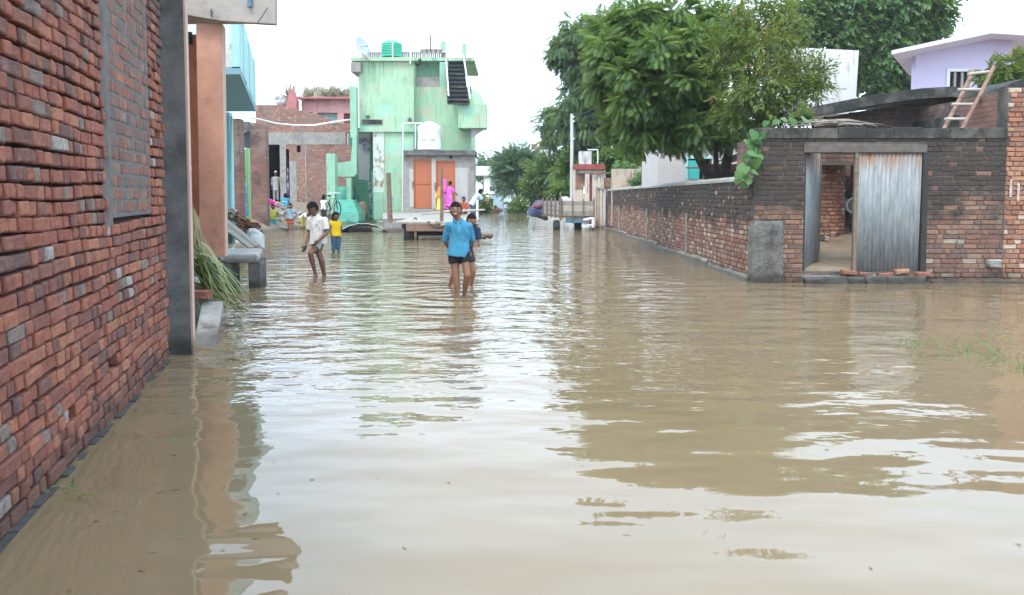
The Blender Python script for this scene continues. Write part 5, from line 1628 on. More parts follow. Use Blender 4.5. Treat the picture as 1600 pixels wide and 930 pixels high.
obj('rail', MB().bar(pt(926, 272, 33.9), pt(957, 270, 33.9), .06), M['wood'], fp)
obj('low_brick', MB().box(pt(944, 290, 34.3).x, pt(957, 290, 34.3).x, 34.3, 34.5, .1, pt(950, 278, 34.3).z), M['far_brick'], fp)

# trailer
YT = 32.6
tl = thing('wooden_trailer', 'wooden sided farm trailer standing in the water by the hut', 'trailer', pt(890, 348, YT))
T = lambda x, y, Y=YT: pt(x, y, Y)
bz_ = T(890, 338).z
a, b = T(876, 335).x, T(928, 335).x
la, lb = pt(850, 331, 35.6).x, 35.6
fl = obj('bed', MB().prism([(a, YT, bz_ - .06), (b, YT, bz_ - .06), (b + .15, 35.6, bz_ - .06), (la, 35.6, bz_ - .06)], (0, 0, .07)), M['wood'], tl)
for k in range(3):
    z0_ = bz_ + .03 + k * .19
    obj('tail_board', MB().box(a, b, YT - .03, YT + .01, z0_, z0_ + .175), M['wood_pale' if k % 2 else 'wood_grey'], tl)
for k in range(3):
    z0_ = bz_ + .03 + k * .19
    obj('side_board', MB().prism([(a - .01, YT + .02, z0_), (la, 35.6, z0_), (la, 35.6, z0_ + .165), (a - .01, YT + .02, z0_ + .165)], (.04, 0, 0)), M['wood_grey'], tl)
for k in range(5):
    t = k / 4
    x_, y_ = a + (la - a) * t, YT + 3 * t
    obj('stake', MB().box(x_ - .07, x_ - .015, y_, y_ + .06, bz_ - .1, bz_ + .72), M['wood'], tl)
for k in range(4):
    x_ = a + (b - a) * (.02 + .32 * k)
    obj('stake', MB().box(x_, x_ + .05, YT - .08, YT - .035, bz_ - .1, bz_ + .68), M['wood'], tl)
obj('long_stake', MB().tube([T(876, 345, YT - .1), T(876.5, 300, YT - .1)], .035, 6), M['wood'], tl)
obj('chassis', MB().box(a + .2, b - .2, YT + .02, YT + .12, bz_ - .26, bz_ - .065), M['blue_paint'], tl)
for xx in (T(871, 350).x, T(905, 350).x):
    obj('wheel', MB().loft([(xx - .13, 33.3, .05), (xx - .1, 33.3, .05), (xx + .1, 33.3, .05), (xx + .13, 33.3, .05)], [(.27, .27), (.33, .33), (.33, .33), (.27, .27)], (0, 1, 0), 18), M['rubber'], tl)
obj('draw_bar', MB().tube([T(912, 344, YT - .3), T(926, 341, YT - .5)], .05, 7).tube([T(916, 352, YT - .5), T(926, 352, YT - .5)], .03, 6), M['pvc'], tl)
obj('prop', MB().bar(T(926.5, 356, YT - .5), T(926.5, 340, YT - .5), .1), M['white'], tl)
mb = MB()
for k in range(5):
    mb.ball(T(883 + random.uniform(-6, 7), 318 + random.uniform(-3, 6), 33.8), (.22, .2, .2), 9, 6)
o = obj('white_bag', crumple(mb, .035, 9, 7), M['sack'], None)
tag(o, 'crumpled white bag lying on the wooden trailer', 'bag')
o = obj('purple_cloth', MB().box(pt(853, 320, 36.5).x, pt(877, 320, 36.5).x, 35.4, 35.5, bz_, pt(860, 313, 36.5).z), cloth((0.16, 0.08, 0.22)), None)
tag(o, 'dark purple cloth spread inside the far side of trailer', 'cloth')
mb = MB()
mb.loft([pt(826, 339, 37.6), pt(834, 334, 37.6), pt(842, 330, 37.6), pt(850, 328, 37.6)], [(.1, .08), (.3, .24), (.5, .35), (.5, .45)], n=10)
mb.ball(pt(845, 323, 37.6), (.35, .35, .26), 10, 7)
o = obj('tarpaulin_bundle', crumple(mb, .07, 5, 4), M['tarp'], None)
tag(o, 'dark blue tarpaulin bundle in the water at the front of trailer', 'tarpaulin')
o = obj('rag', crumple(MB().ball(pt(841, 321, 37.2), (.28, .16, .10), 12, 8, Matrix.Rotation(-.5, 3, 'Y')), .04, 8, 8), cloth((0.22, 0.10, 0.12)), None, smooth=True)
tag(o, 'faded pink rag thrown on the dark tarpaulin bundle', 'rag')

# electric pole and wires
YE = 37.0
ep = thing('electric_pole', 'slim pale concrete electric pole in front of the trees', 'pole', (pt(893, 330, YE).x, YE, 0))
obj('shaft', MB().loft([pt(893.5, 345, YE), pt(893.5, 178, YE)], [(.095, .08), (.065, .055)], (1, 0, 0), 8), plain('pale_concrete', (0.52, 0.51, 0.48), .9, .1, 3, .002), ep)
for k, y in enumerate((183, 190, 217)):
    obj('insulator', MB().tube([pt(893, y, YE), pt(898, y, YE)], .035, 6), M['white'], ep)
# ends of the wires far up the near pole line
for k, (y0, mid, end) in enumerate(((183, (940, 168), (1010, 115)), (191, (960, 172), (1150, 20)), (217, (990, 190), (1125, 40)))):
    P0, P2 = pt(897, y0, YE), pt(*end, 24)
    P1 = pt(*mid, 33)
    pts_ = [P0 * (1 - t) ** 2 + P1 * 2 * t * (1 - t) + P2 * t * t for t in [i / 12 for i in range(13)]]
    o = obj('electric_wire', MB().tube(pts_, .012, 5), M['wire'], None, smooth=True)
    tag(o, ['topmost electric wire running from the pale pole into the tree', 'middle electric wire sagging from the pale pole across the tree', 'lowest electric wire running from the pale pole across the tree'][k], 'wire', 'wires on the electric pole')
o = obj('guy_wire', MB().tube([pt(895, 190, YE), pt(901, 225, YE), pt(906, 250, YE)], .015, 5), M['wire'], None)
tag(o, 'guy wire slanting down from the pale electric pole', 'wire')

# ------------------------------------------------------------------ far end of the street
fh = thing('far_white_house', 'far white house with balcony and pale blue ground floor', 'house', pt(765, 320, 74))
YW = 74.0
W = lambda x, y, Y=YW: pt(x, y, Y)
obj('ground_floor', MB().box(W(757, 300).x, W(830, 300).x, YW, YW + 6, 0, W(780, 272).z), plain('pale_blue_wall', (0.55, 0.66, 0.72), .8, .06, 1, 0.0), fh)
obj('porch_pillar', MB().box(W(757, 300).x, W(766, 300).x, YW - 2, YW - 1.2, 0, W(760, 274).z), M['white'], fh)
obj('balcony_slab', MB().box(W(738, 272).x, W(772, 272).x, YW - 2.3, YW, W(760, 275).z, W(760, 271).z), M['white'], fh)
bal = obj('parapet', MB().box(W(738, 262).x, W(768, 262).x, YW - 2.3, YW - 2.2, W(760, 262.8).z, W(760, 261).z), M['white'], fh)
for k in range(11):
    xx = W(739, 262).x + (W(768, 262).x - W(739, 262).x) * k / 10
    obj('baluster', MB().box(xx - .09, xx + .09, YW - 2.29, YW - 2.21, W(760, 271).z, W(760, 262.8).z), M['white'], bal)
obj('upper_wall', MB().box(W(772, 260).x, W(830, 260).x, YW + .5, YW + 6, W(780, 272).z, W(780, 256).z), M['white'], fh)
obj('window', MB().box(W(788, 295).x, W(800, 295).x, YW - .05, YW - .01, W(790, 304).z, W(790, 288).z), M['cement_dark'], fh)
obj('door_jamb', MB().box(W(785.5, 300).x, W(786.5, 300).x, YW - .05, YW - .01, .2, W(790, 272).z), M['cement_dark'], fh)
f2 = thing('far_terrace_house', 'far white terraced house with brick parapet above the bushes', 'house', pt(850, 300, 80))
V_ = lambda x, y, Y=80.0: pt(x, y, Y)
obj('wall', MB().box(V_(822, 250).x, V_(884, 250).x, 80, 86, 0, V_(850, 234).z), M['white'], f2)
obj('parapet', MB().box(V_(830, 230).x, V_(858, 230).x, 80, 80.3, V_(850, 234).z, V_(850, 225).z), M['far_brick'], f2)
for xx in (840, 858):
    obj('parapet_post', MB().box(V_(xx, 230).x, V_(xx + 4, 230).x, 79.9, 80.3, V_(850, 234).z, V_(850, 222).z), M['white'], f2)
obj('stair_ramp', MB().prism([V_(846, 246, 79), V_(852, 246, 79), V_(868, 226, 79), V_(864, 226, 79)], (0, .8, 0)), M['cement'], f2)
mm_ = MB()
for k in range(16):
    mm_.ball(pt(random.uniform(745, 772), random.uniform(327, 332), 63 + random.uniform(-1, 2)), (random.uniform(.5, 1.1), .8, random.uniform(.15, .42)), 8, 5)
struct('mud_bank', mm_, M['mud'], True)
# ================================================================== TREES AND PLANTS
def t_frond(pairs, L, ll, lw, droop):
    """pinnate leaf along +X: leaflets as folded kites"""
    V, Fc, lf = [], [], []
    for i in range(pairs):
        t = (i + 1.0) / (pairs + .5)
        base = np.array([L * t, 0, -droop * t * t])
        sl = ll * (0.7 + 0.5 * math.sin(math.pi * (0.15 + .75 * t)))
        for s in (-1, 1):
            d = np.array([.55, s * .83, -.28])
            d /= np.linalg.norm(d)
            q = np.cross(d, [0, 0, 1.0])
            q /= np.linalg.norm(q)
            o = len(V)
            V += [base, base + d * sl * .45 - q * lw * .5 + [0, 0, .012], base + d * sl + [0, 0, -.22 * sl], base + d * sl * .45 + q * lw * .5 + [0, 0, .012]]
            Fc += [(o, o + 1, o + 2), (o, o + 2, o + 3)]
            lf += [len(lf) // 4] * 4
    return np.array(V), np.array(Fc)
def t_sprig(n, L, ll, lw, spread=1.0):
    """twig along +X with loose leaves all round it"""
    r = random.Random(n * 7 + int(L * 100))
    V, Fc = [], []
    for i in range(n):
        t = (i + .6) / n
        a = r.uniform(0, 6.28)
        d = np.array([.45 + .5 * t, math.cos(a) * .8 * spread, math.sin(a) * .6 * spread - .15])
        d /= np.linalg.norm(d)
        q = np.cross(d, [0.1, 0.2, 1.0])
        q /= np.linalg.norm(q)
        base = np.array([L * t, 0, -.1 * L * t * t])
        s = ll * r.uniform(.7, 1.2)
        o = len(V)
        V += [base, base + d * s * .5 - q * lw * .5, base + d * s + [0, 0, -.2 * s], base + d * s * .5 + q * lw * .5]
        Fc += [(o, o + 1, o + 2), (o, o + 2, o + 3)]
    return np.array(V), np.array(Fc)
def scatter(name, tmpl, P, D, S, mat, parent, tint):
    """copies of a leaf template at points P pointing along D, as one crown mesh"""
    TV, TF = tmpl
    n, k = len(P), len(TV)
    X = D / np.linalg.norm(D, axis=1, keepdims=True)
    up = np.tile(np.array([0, 0, 1.0]), (n, 1)) + rng.normal(0, .35, (n, 3))
    Y = np.cross(up, X)
    Y /= np.linalg.norm(Y, axis=1, keepdims=True) + 1e-9
    Z = np.cross(X, Y)
    R = np.stack([X, Y, Z], axis=2) * S[:, None, None]
    V = (np.einsum('nij,kj->nki', R, TV) + P[:, None, :]).reshape(-1, 3)
    Fc = (TF[None] + (np.arange(n) * k)[:, None, None]).reshape(-1, 3)
    me = bpy.data.meshes.new(name)
    me.vertices.add(len(V))
    me.vertices.foreach_set('co', V.astype(np.float32).ravel())
    me.loops.add(Fc.size)
    me.loops.foreach_set('vertex_index', Fc.astype(np.int32).ravel())
    me.polygons.add(len(Fc))
    me.polygons.foreach_set('loop_start', np.arange(0, Fc.size, 3, dtype=np.int32))
    me.update()
    me.validate()
    at = me.attributes.new('tint', 'FLOAT', 'POINT')
    leaf = np.repeat(rng.normal(0, .09, n * (k // 4)), 4)
    tt = np.clip(np.repeat(tint, k) + leaf[:n * k], 0, 1)
    at.data.foreach_set('value', tt.astype(np.float32))
    o = obj(name, me, mat, parent)
    o['kind'] = 'stuff'
    return o
def crown(name, parent, clumps, tmpl, mat, per_m2, scale=(.8, 1.25), shell=.5, outward=1.0, droop=.35, tintbias=0.0, hang=0.0):
    Ps, Ds, Ss, Ts = [], [], [], []
    subs = []
    for c, r in clumps:
        if not isinstance(r, (tuple, list)):
            r = (r, r, r * .8)
        subs.append((c, [q * .72 for q in r]))
        for _ in range(7):
            d = rng.normal(0, 1, 3)
            d[1] = -abs(d[1]) if rng.random() < .7 else d[1]
            d /= np.linalg.norm(d)
            subs.append((tuple(np.array(c) + d * np.array(r) * .72), [q * rng.uniform(.34, .5) for q in r]))
    for c, r in subs:
        c = np.array(c)
        r = np.array(r)
        n = max(6, int(per_m2 * .62 * 4 * math.pi * (np.prod(r) ** (2 / 3))))
        d = rng.normal(0, 1, (n, 3))
        d /= np.linalg.norm(d, axis=1, keepdims=True)
        # lumpy outline
        lump_ = 1 + .18 * np.sin(d[:, 0] * 5 + c[0] * 3) * np.sin(d[:, 2] * 6 + c[2] * 5) + .10 * np.sin(d[:, 1] * 9 + d[:, 0] * 7)
        rad = (shell + (1 - shell) * rng.random(n) ** .6) * lump_
        Ps.append(c + d * r * rad[:, None])
        Ds.append(d * outward + rng.normal(0, .45, (n, 3)) + np.array([0, 0, -droop]))
        Ss.append(rng.uniform(scale[0], scale[1], n))
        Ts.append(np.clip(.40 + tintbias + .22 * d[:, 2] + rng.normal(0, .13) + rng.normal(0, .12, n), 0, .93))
    return scatter(name, tmpl, np.concatenate(Ps), np.concatenate(Ds), np.concatenate(Ss), mat, parent, np.concatenate(Ts))
def limb(mb, a, b, r0, r1, bend=.12, n=6):
    a, b = Vector(a), Vector(b)
    d = b - a
    off = Vector((random.uniform(-1, 1), random.uniform(-1, 1), random.uniform(-.2, .6))) * d.length * bend
    pts = [a + d * t + off * 4 * t * (1 - t) for t in [i / n for i in range(n + 1)]]
    mb.tube(pts, [r0 + (r1 - r0) * i / n for i in range(n + 1)], 8)
    return pts
def tree(name, label, base, fork, trunk_r, clumps, tmpl, mat, per_m2, cat='tree', group=None, stems=None, **kw):
    t = thing(name, label, cat, base, group=group)
    mb = MB()
    forks = []
    for s in (stems or [(base, fork, trunk_r)]):
        limb(mb, s[0], s[1], s[2], s[2] * .62, .05)
        forks.append(Vector(s[1]))
    for c, r in clumps:
        f = min(forks, key=lambda q: (q - Vector(c)).length)
        limb(mb, f, c, trunk_r * .45, .02, .12)
    obj('trunk', mb, M['bark'], t, smooth=True)
    crown('crown', t, clumps, tmpl, mat, per_m2, **kw)
    return t
def CL_(lst, Y, mpp=None):
    """clumps from (x, y, radius px, depth offset)"""
    out = []
    for q in lst:
        Yd = Y + (q[3] if len(q) > 3 else 0)
        out.append((tuple(pt(q[0], q[1], Yd)), q[2] * Yd / F))
    return out
FR_BIG = t_frond(8, .44, .175, .046, .12)
FR_MID = t_frond(7, .42, .15, .042, .16)
SP_NEEM = t_sprig(12, .42, .14, .034)
SP_BROAD = t_sprig(9, .5, .20, .11)
SP_FEATHER = t_frond(9, .75, .22, .05, .1)
SP_BUSH = t_sprig(10, .5, .24, .10)
SP_CREEP = t_sprig(8, .3, .12, .08)

# main pinnate tree behind the compound wall
Y1 = 19.5
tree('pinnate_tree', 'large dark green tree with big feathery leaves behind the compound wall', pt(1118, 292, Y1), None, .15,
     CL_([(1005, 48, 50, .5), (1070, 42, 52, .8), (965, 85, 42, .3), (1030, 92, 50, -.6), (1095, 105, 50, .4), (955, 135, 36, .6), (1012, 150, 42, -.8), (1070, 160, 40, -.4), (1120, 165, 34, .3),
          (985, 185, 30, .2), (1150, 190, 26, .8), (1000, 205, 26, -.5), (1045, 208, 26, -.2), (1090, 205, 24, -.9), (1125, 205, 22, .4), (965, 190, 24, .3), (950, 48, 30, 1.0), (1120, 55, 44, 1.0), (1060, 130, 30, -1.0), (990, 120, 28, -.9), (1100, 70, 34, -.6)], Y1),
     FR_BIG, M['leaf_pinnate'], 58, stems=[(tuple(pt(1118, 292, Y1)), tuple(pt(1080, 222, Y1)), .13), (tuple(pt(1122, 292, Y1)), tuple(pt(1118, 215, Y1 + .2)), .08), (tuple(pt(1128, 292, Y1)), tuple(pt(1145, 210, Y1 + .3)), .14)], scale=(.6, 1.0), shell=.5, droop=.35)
# neem-like tree, finer and yellower
Y2 = 17.4
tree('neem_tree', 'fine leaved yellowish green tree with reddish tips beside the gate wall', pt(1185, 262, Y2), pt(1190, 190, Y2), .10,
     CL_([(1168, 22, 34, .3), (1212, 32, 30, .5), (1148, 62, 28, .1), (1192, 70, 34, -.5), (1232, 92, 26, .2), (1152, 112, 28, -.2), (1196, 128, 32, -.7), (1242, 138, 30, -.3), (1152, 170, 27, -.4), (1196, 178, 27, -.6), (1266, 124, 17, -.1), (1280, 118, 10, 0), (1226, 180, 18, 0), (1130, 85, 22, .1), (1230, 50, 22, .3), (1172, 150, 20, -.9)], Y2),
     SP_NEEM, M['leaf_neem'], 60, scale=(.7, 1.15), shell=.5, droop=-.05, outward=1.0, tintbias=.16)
# bluish tree further left
Y3 = 39.0
tree('blue_green_tree', 'tall bluish green tree with drooping leaves at the left of the big tree', pt(942, 310, Y3), pt(944, 205, Y3), .36,
     CL_([(885, 85, 30), (905, 55, 34), (938, 42, 30), (972, 30, 34), (915, 105, 36), (950, 85, 40), (900, 150, 34), (935, 145, 38), (890, 195, 28), (925, 195, 36), (960, 170, 40), (902, 215, 18), (910, 235, 12), (955, 222, 22), (985, 235, 18), (965, 200, 26), (1000, 205, 26), (1010, 190, 36, 1), (870, 90, 14), (1010, 235, 18, 1.5)], Y3),
     FR_MID, M['leaf_blue'], 20, scale=(.9, 1.5), shell=.4, droop=.7)
# broad crown tree at the back right
Y4 = 38.0
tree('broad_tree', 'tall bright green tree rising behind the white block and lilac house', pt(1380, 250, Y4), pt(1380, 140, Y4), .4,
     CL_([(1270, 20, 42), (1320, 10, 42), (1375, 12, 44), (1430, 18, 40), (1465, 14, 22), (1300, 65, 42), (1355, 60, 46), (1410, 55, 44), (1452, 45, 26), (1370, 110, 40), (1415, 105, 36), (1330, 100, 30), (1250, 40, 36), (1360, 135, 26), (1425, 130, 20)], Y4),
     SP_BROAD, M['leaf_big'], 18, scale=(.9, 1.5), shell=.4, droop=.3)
# far left background tree
Y5 = 55.0
tree('far_pale_tree', 'pale bluish tree standing beyond the electric pole', pt(872, 300, Y5), pt(868, 240, Y5), .3,
     CL_([(850, 190, 14), (862, 168, 15), (870, 205, 18), (880, 180, 18), (858, 215, 12), (885, 235, 20), (878, 265, 18)], Y5),
     FR_MID, M['leaf_blue'], 8, scale=(1.2, 2.0), shell=.3, droop=.4, tintbias=.12)
# round feathery tree and bushy tree at the end of the street
Y6 = 63.0
tree('round_feather_tree', 'round bluish green feathery tree at the far end of the street', pt(809, 322, Y6), pt(809, 300, Y6), .22,
     CL_([(805, 262, 26), (790, 272, 20), (822, 265, 20), (800, 285, 20), (815, 283, 18), (788, 255, 12), (812, 245, 14), (828, 250, 10)], Y6),
     SP_FEATHER, M['leaf_feather'], 9, scale=(1.0, 1.7), shell=.3, droop=-.35)
Y7 = 56.0
tree('bushy_mango_tree', 'dense round green tree beside the feathery one above the flooded street', pt(852, 322, Y7), pt(852, 302, Y7), .22,
     CL_([(850, 270, 24), (832, 282, 17), (868, 275, 20), (845, 295, 18), (862, 295, 18), (876, 290, 14), (830, 300, 10), (858, 256, 14), (880, 265, 14)], Y7),
     SP_BUSH, M['leaf_bush'], 11, scale=(1.0, 1.6), shell=.35, droop=.1)
Y8 = 90.0
tree('far_street_tree', 'small pale tree above the balcony of the far white house', pt(757, 300, Y8), pt(757, 275, Y8), .2,
     CL_([(757, 252, 9), (752, 262, 9), (762, 262, 8), (748, 270, 8)], Y8), SP_BUSH, M['leaf_feather'], 5, scale=(1.2, 2.0), shell=.3)
# shrubs under the trees, fills behind compound wall
for k, (x, y, r_, Y_, lab) in enumerate(((985, 268, 20, 33.5, 'green shrub on top of the tan wall'), (1008, 282, 12, 31.5, 'green creeper hanging over the right end of tan wall'), (748, 318, 11, 60, 'low shrub on the mud bank by the far white house'), (809, 322, 9, 61, 'grassy shrub in the water below the feathery tree'), (900, 262, 20, 40, 'dark shrub behind the electric pole'), (880, 300, 12, 44, 'brown and green shrub between bushy tree and pole'), (1590, 98, 24, 17.5, 'feathery green branch above the orange brick house'), (1560, 118, 18, 17.3, 'green branches behind the top of the ladder'), (1250, 182, 9, 13.9, 'small green plant growing at the top of gate wall'), (955, 245, 30, 37, 'dark undergrowth behind the tan wall'), (915, 240, 24, 40, 'dark bush behind the red roofed hut'))):
    c = pt(x, y, Y_)
    R_ = r_ * Y_ / F
    s_ = thing('shrub', lab, 'shrub', (c.x, c.y, c.z - R_))
    mb = MB()
    limb(mb, c - Vector((0, 0, R_)), c, .03, .01)
    obj('stem', mb, M['bark'], s_)
    fl_ = ((0, 0, .35) if k in (0, 1) else (0, 0, 0))
    cl_ = [((c.x, c.y, c.z), (R_ * 1.3, R_, R_ * (.5 if k in (0,) else .8))), ((c.x - R_ * .7, c.y, c.z - R_ * .2), R_ * .6), ((c.x + R_ * .7, c.y, c.z - .25 * R_), R_ * .6)]
    crown('foliage', s_, cl_, SP_CREEP if k in (0, 1, 8) else (FR_MID if k in (6, 7) else SP_BUSH), M['leaf_vine' if k in (0, 1) else ('leaf_neem' if k in (6, 7, 8) else 'leaf_bush')], 30 if Y_ < 20 else 12, shell=.2, scale=(.8, 1.4) if k not in (6, 7, 8) else ((.5, .9) if k != 8 else (.25, .5)))

# sparse grass standing in the water
for k, (x, y, n_, lab) in enumerate(((1440, 540, 34, 'faint tuft of grass in the water left of the others below gate wall'), (1515, 548, 46, 'tuft of grass in the water in the middle of the right shallows'), (1590, 575, 60, 'tall grass tuft standing in the water at the right edge'), (1560, 528, 18, 'thin grass blades in the water nearest the orange wall'), (98, 768, 14, 'small weed floating against the foot of the rough brick wall'), (432, 424, 40, 'thin grass tuft in the water beside the concrete bench'))):
    c = gp(x, y)
    sp_ = []
    for i in range(n_):
        p = Vector((c.x + random.gauss(0, .16 if k < 4 else .05 + .2 * (k == 5)), c.y + random.gauss(0, .18 if k != 4 else .05), -.03))
        sp_.append((p, p + Vector((random.gauss(0, .09), random.gauss(0, .06), random.uniform(.03, .15 if k != 4 else .08))), .02, .005, random.random()))
    o = blades('grass_tuft', sp_, M['grass'], None, seg=3)
    tag(o, lab, 'grass', 'grass tufts in the flood water', 'stuff')
# ================================================================== PEOPLE
def remeshed(name, mb, voxel, m, smooth_it=4):
    me = mb.mesh(name)
    o = bpy.data.objects.new('tmp', me)
    COL.objects.link(o)
    r = o.modifiers.new('r', 'REMESH')
    r.mode = 'VOXEL'
    r.voxel_size = voxel
    s = o.modifiers.new('s', 'SMOOTH')
    s.iterations = smooth_it
    s.factor = .5
    dg = bpy.context.evaluated_depsgraph_get()
    out = bpy.data.meshes.new_from_object(o.evaluated_get(dg))
    bpy.data.objects.remove(o)
    out.name = name
    out.materials.clear()
    out.materials.append(m)
    return out
def join_into(me, mb):
    """append raw geometry (head, fingers) to the body mesh"""
    bm = bmesh.new()
    bm.from_mesh(me)
    vs = [bm.verts.new(v) for v in mb.v]
    for f in mb.f:
        try:
            bm.faces.new([vs[i] for i in f])
        except ValueError:
            pass
    bm.normal_update()
    bm.to_mesh(me)
    bm.free()
BASE = dict(pelvis=(0, 0, .52), chest=(0, .005, .70), neck=(0, .005, .815), head=(0, -.012, .925),
            shL=(.10, .005, .775), elL=(.128, .02, .615), wrL=(.135, -.03, .475), shR=(-.10, .005, .775), elR=(-.128, .02, .615), wrR=(-.135, -.03, .475),
            hipL=(.05, 0, .505), knL=(.055, -.01, .285), anL=(.055, .012, .045), hipR=(-.05, 0, .505), knR=(-.055, -.01, .285), anR=(-.055, .012, .045))
def head_mesh(c, fw, up, hh, detail=True):
    """skull with jaw, brow, nose, lips and ears; c = head centre, hh = head height"""
    fw, up = Vector(fw).normalized(), Vector(up).normalized()
    sd = fw.cross(up).normalized()
    up = sd.cross(fw).normalized()
    mb = MB()
    n, m = 26, 18
    vs = []
    for j in range(m + 1):
        ph = -math.pi / 2 + math.pi * j / m
        for k in range(n):
            t = 2 * math.pi * k / n
            x, y, z = math.cos(ph) * math.cos(t), math.cos(ph) * math.sin(t), math.sin(ph)   # y>0 is the face
            wx = .355 * (1 - .30 * max(0, -z) ** 1.3)
            wy = .46
            yy = y * wy
            if y < 0 and z < -.2:
                yy *= 1 - .35 * min(1, (-z - .2) * 1.6)
            if y > 0 and z < 0:
                yy *= 1 - .06 * -z
            p = Vector((x * wx, yy, z * .5))
            f = max(0, y) ** 2
            g = lambda cx, cz, sx, sz: math.exp(-((p.x - cx) / sx) ** 2 - ((p.z - cz) / sz) ** 2)
            p.y += f * (.085 * g(0, -.06, .055, .06) + .045 * g(0, .02, .04, .10) - .035 * g(.15, .03, .08, .05) - .035 * g(-.15, .03, .08, .05) + .02 * g(0, .12, .25, .05) + .028 * g(0, -.235, .10, .03) - .02 * g(0, -.30, .1, .025) + .025 * g(0, -.40, .11, .06))
            vs.append(Vector(c) + (sd * p.x + fw * p.y + up * p.z) * hh)
    fs = [(j * n + k, j * n + (k + 1) % n, (j + 1) * n + (k + 1) % n, (j + 1) * n + k) for j in range(m) for k in range(n)]
    mb.add(vs, fs)
    for s in (-1, 1):
        rot = Matrix((sd, fw, up)).transposed()
        mb.ball(Vector(c) + (sd * .35 * s - fw * .02 - up * .02) * hh, (.03 * hh, .06 * hh, .11 * hh), 8, 6, rot)
    return mb
def hair_mesh(c, fw, up, hh, line=.2, puff=1.09, seed=0, long=False):
    r = random.Random(seed)
    fw, up = Vector(fw).normalized(), Vector(up).normalized()
    sd = fw.cross(up).normalized()
    up = sd.cross(fw).normalized()
    mb = MB()
    n, m = 30, 18
    rows = []
    for j in range(m + 1):
        row = []
        for k in range(n + 1):
            t = 2 * math.pi * k / n
            y = math.sin(t)
            lo = (line + .018 * math.sin(k * 1.1 + seed)) if y > .25 else (line - (.25 - y) / .6 * (.5 if not long else .75))
            lo = max(lo, -.62 if not long else -1.1)
            zmin = math.asin(max(-.98, min(.98, lo * 2)))
            ph = zmin + (math.pi / 2 - zmin) * j / m
            q = Vector((math.cos(ph) * math.cos(t) * .37, math.cos(ph) * math.sin(t) * .47, math.sin(ph) * .5))
            q *= puff * (1 + .025 * math.sin(k * 3.3 + j * 1.7 + seed) + r.uniform(-.012, .012)) * (1.0 if j else .97)
            row.append(Vector(c) + (sd * q.x + fw * q.y + up * q.z) * hh)
        rows.append(row)
    mb.sheet(rows)
    return mb
def hand(mb, wr, d, side, s, curl=.5):
    """palm and five fingers; d = forearm direction, side = towards the thumb"""
    d = Vector(d).normalized()
    side = (Vector(side) - d * Vector(side).dot(d)).normalized()
    nn = d.cross(side)
    wr = Vector(wr)
    mb.loft([wr, wr + d * .018 * s, wr + d * .05 * s, wr + d * .062 * s], [(.017 * s, .014 * s), (.024 * s, .013 * s), (.026 * s, .012 * s), (.022 * s, .010 * s)], side, 10)
    for i, L in enumerate((.042, .048, .045, .034)):
        b = wr + d * .058 * s + side * (.018 - .012 * i) * s
        e1 = b + (d * math.cos(curl * .5) + nn * math.sin(curl * .5)) * L * .5 * s
        e2 = e1 + (d * math.cos(curl * 1.4) + nn * math.sin(curl * 1.4)) * L * .5 * s
        mb.tube([b - d * .01 * s, b, e1, e2], [.0062 * s, .0062 * s, .0056 * s, .004 * s], 6)
    b = wr + d * .02 * s + side * .02 * s
    e1 = b + (d * .6 + side * .7).normalized() * .026 * s
    mb.tube([b - side * .008 * s, b, e1, e1 + (d * .9 + side * .2 + nn * .3).normalized() * .022 * s], [.008 * s, .008 * s, .007 * s, .0045 * s], 6)
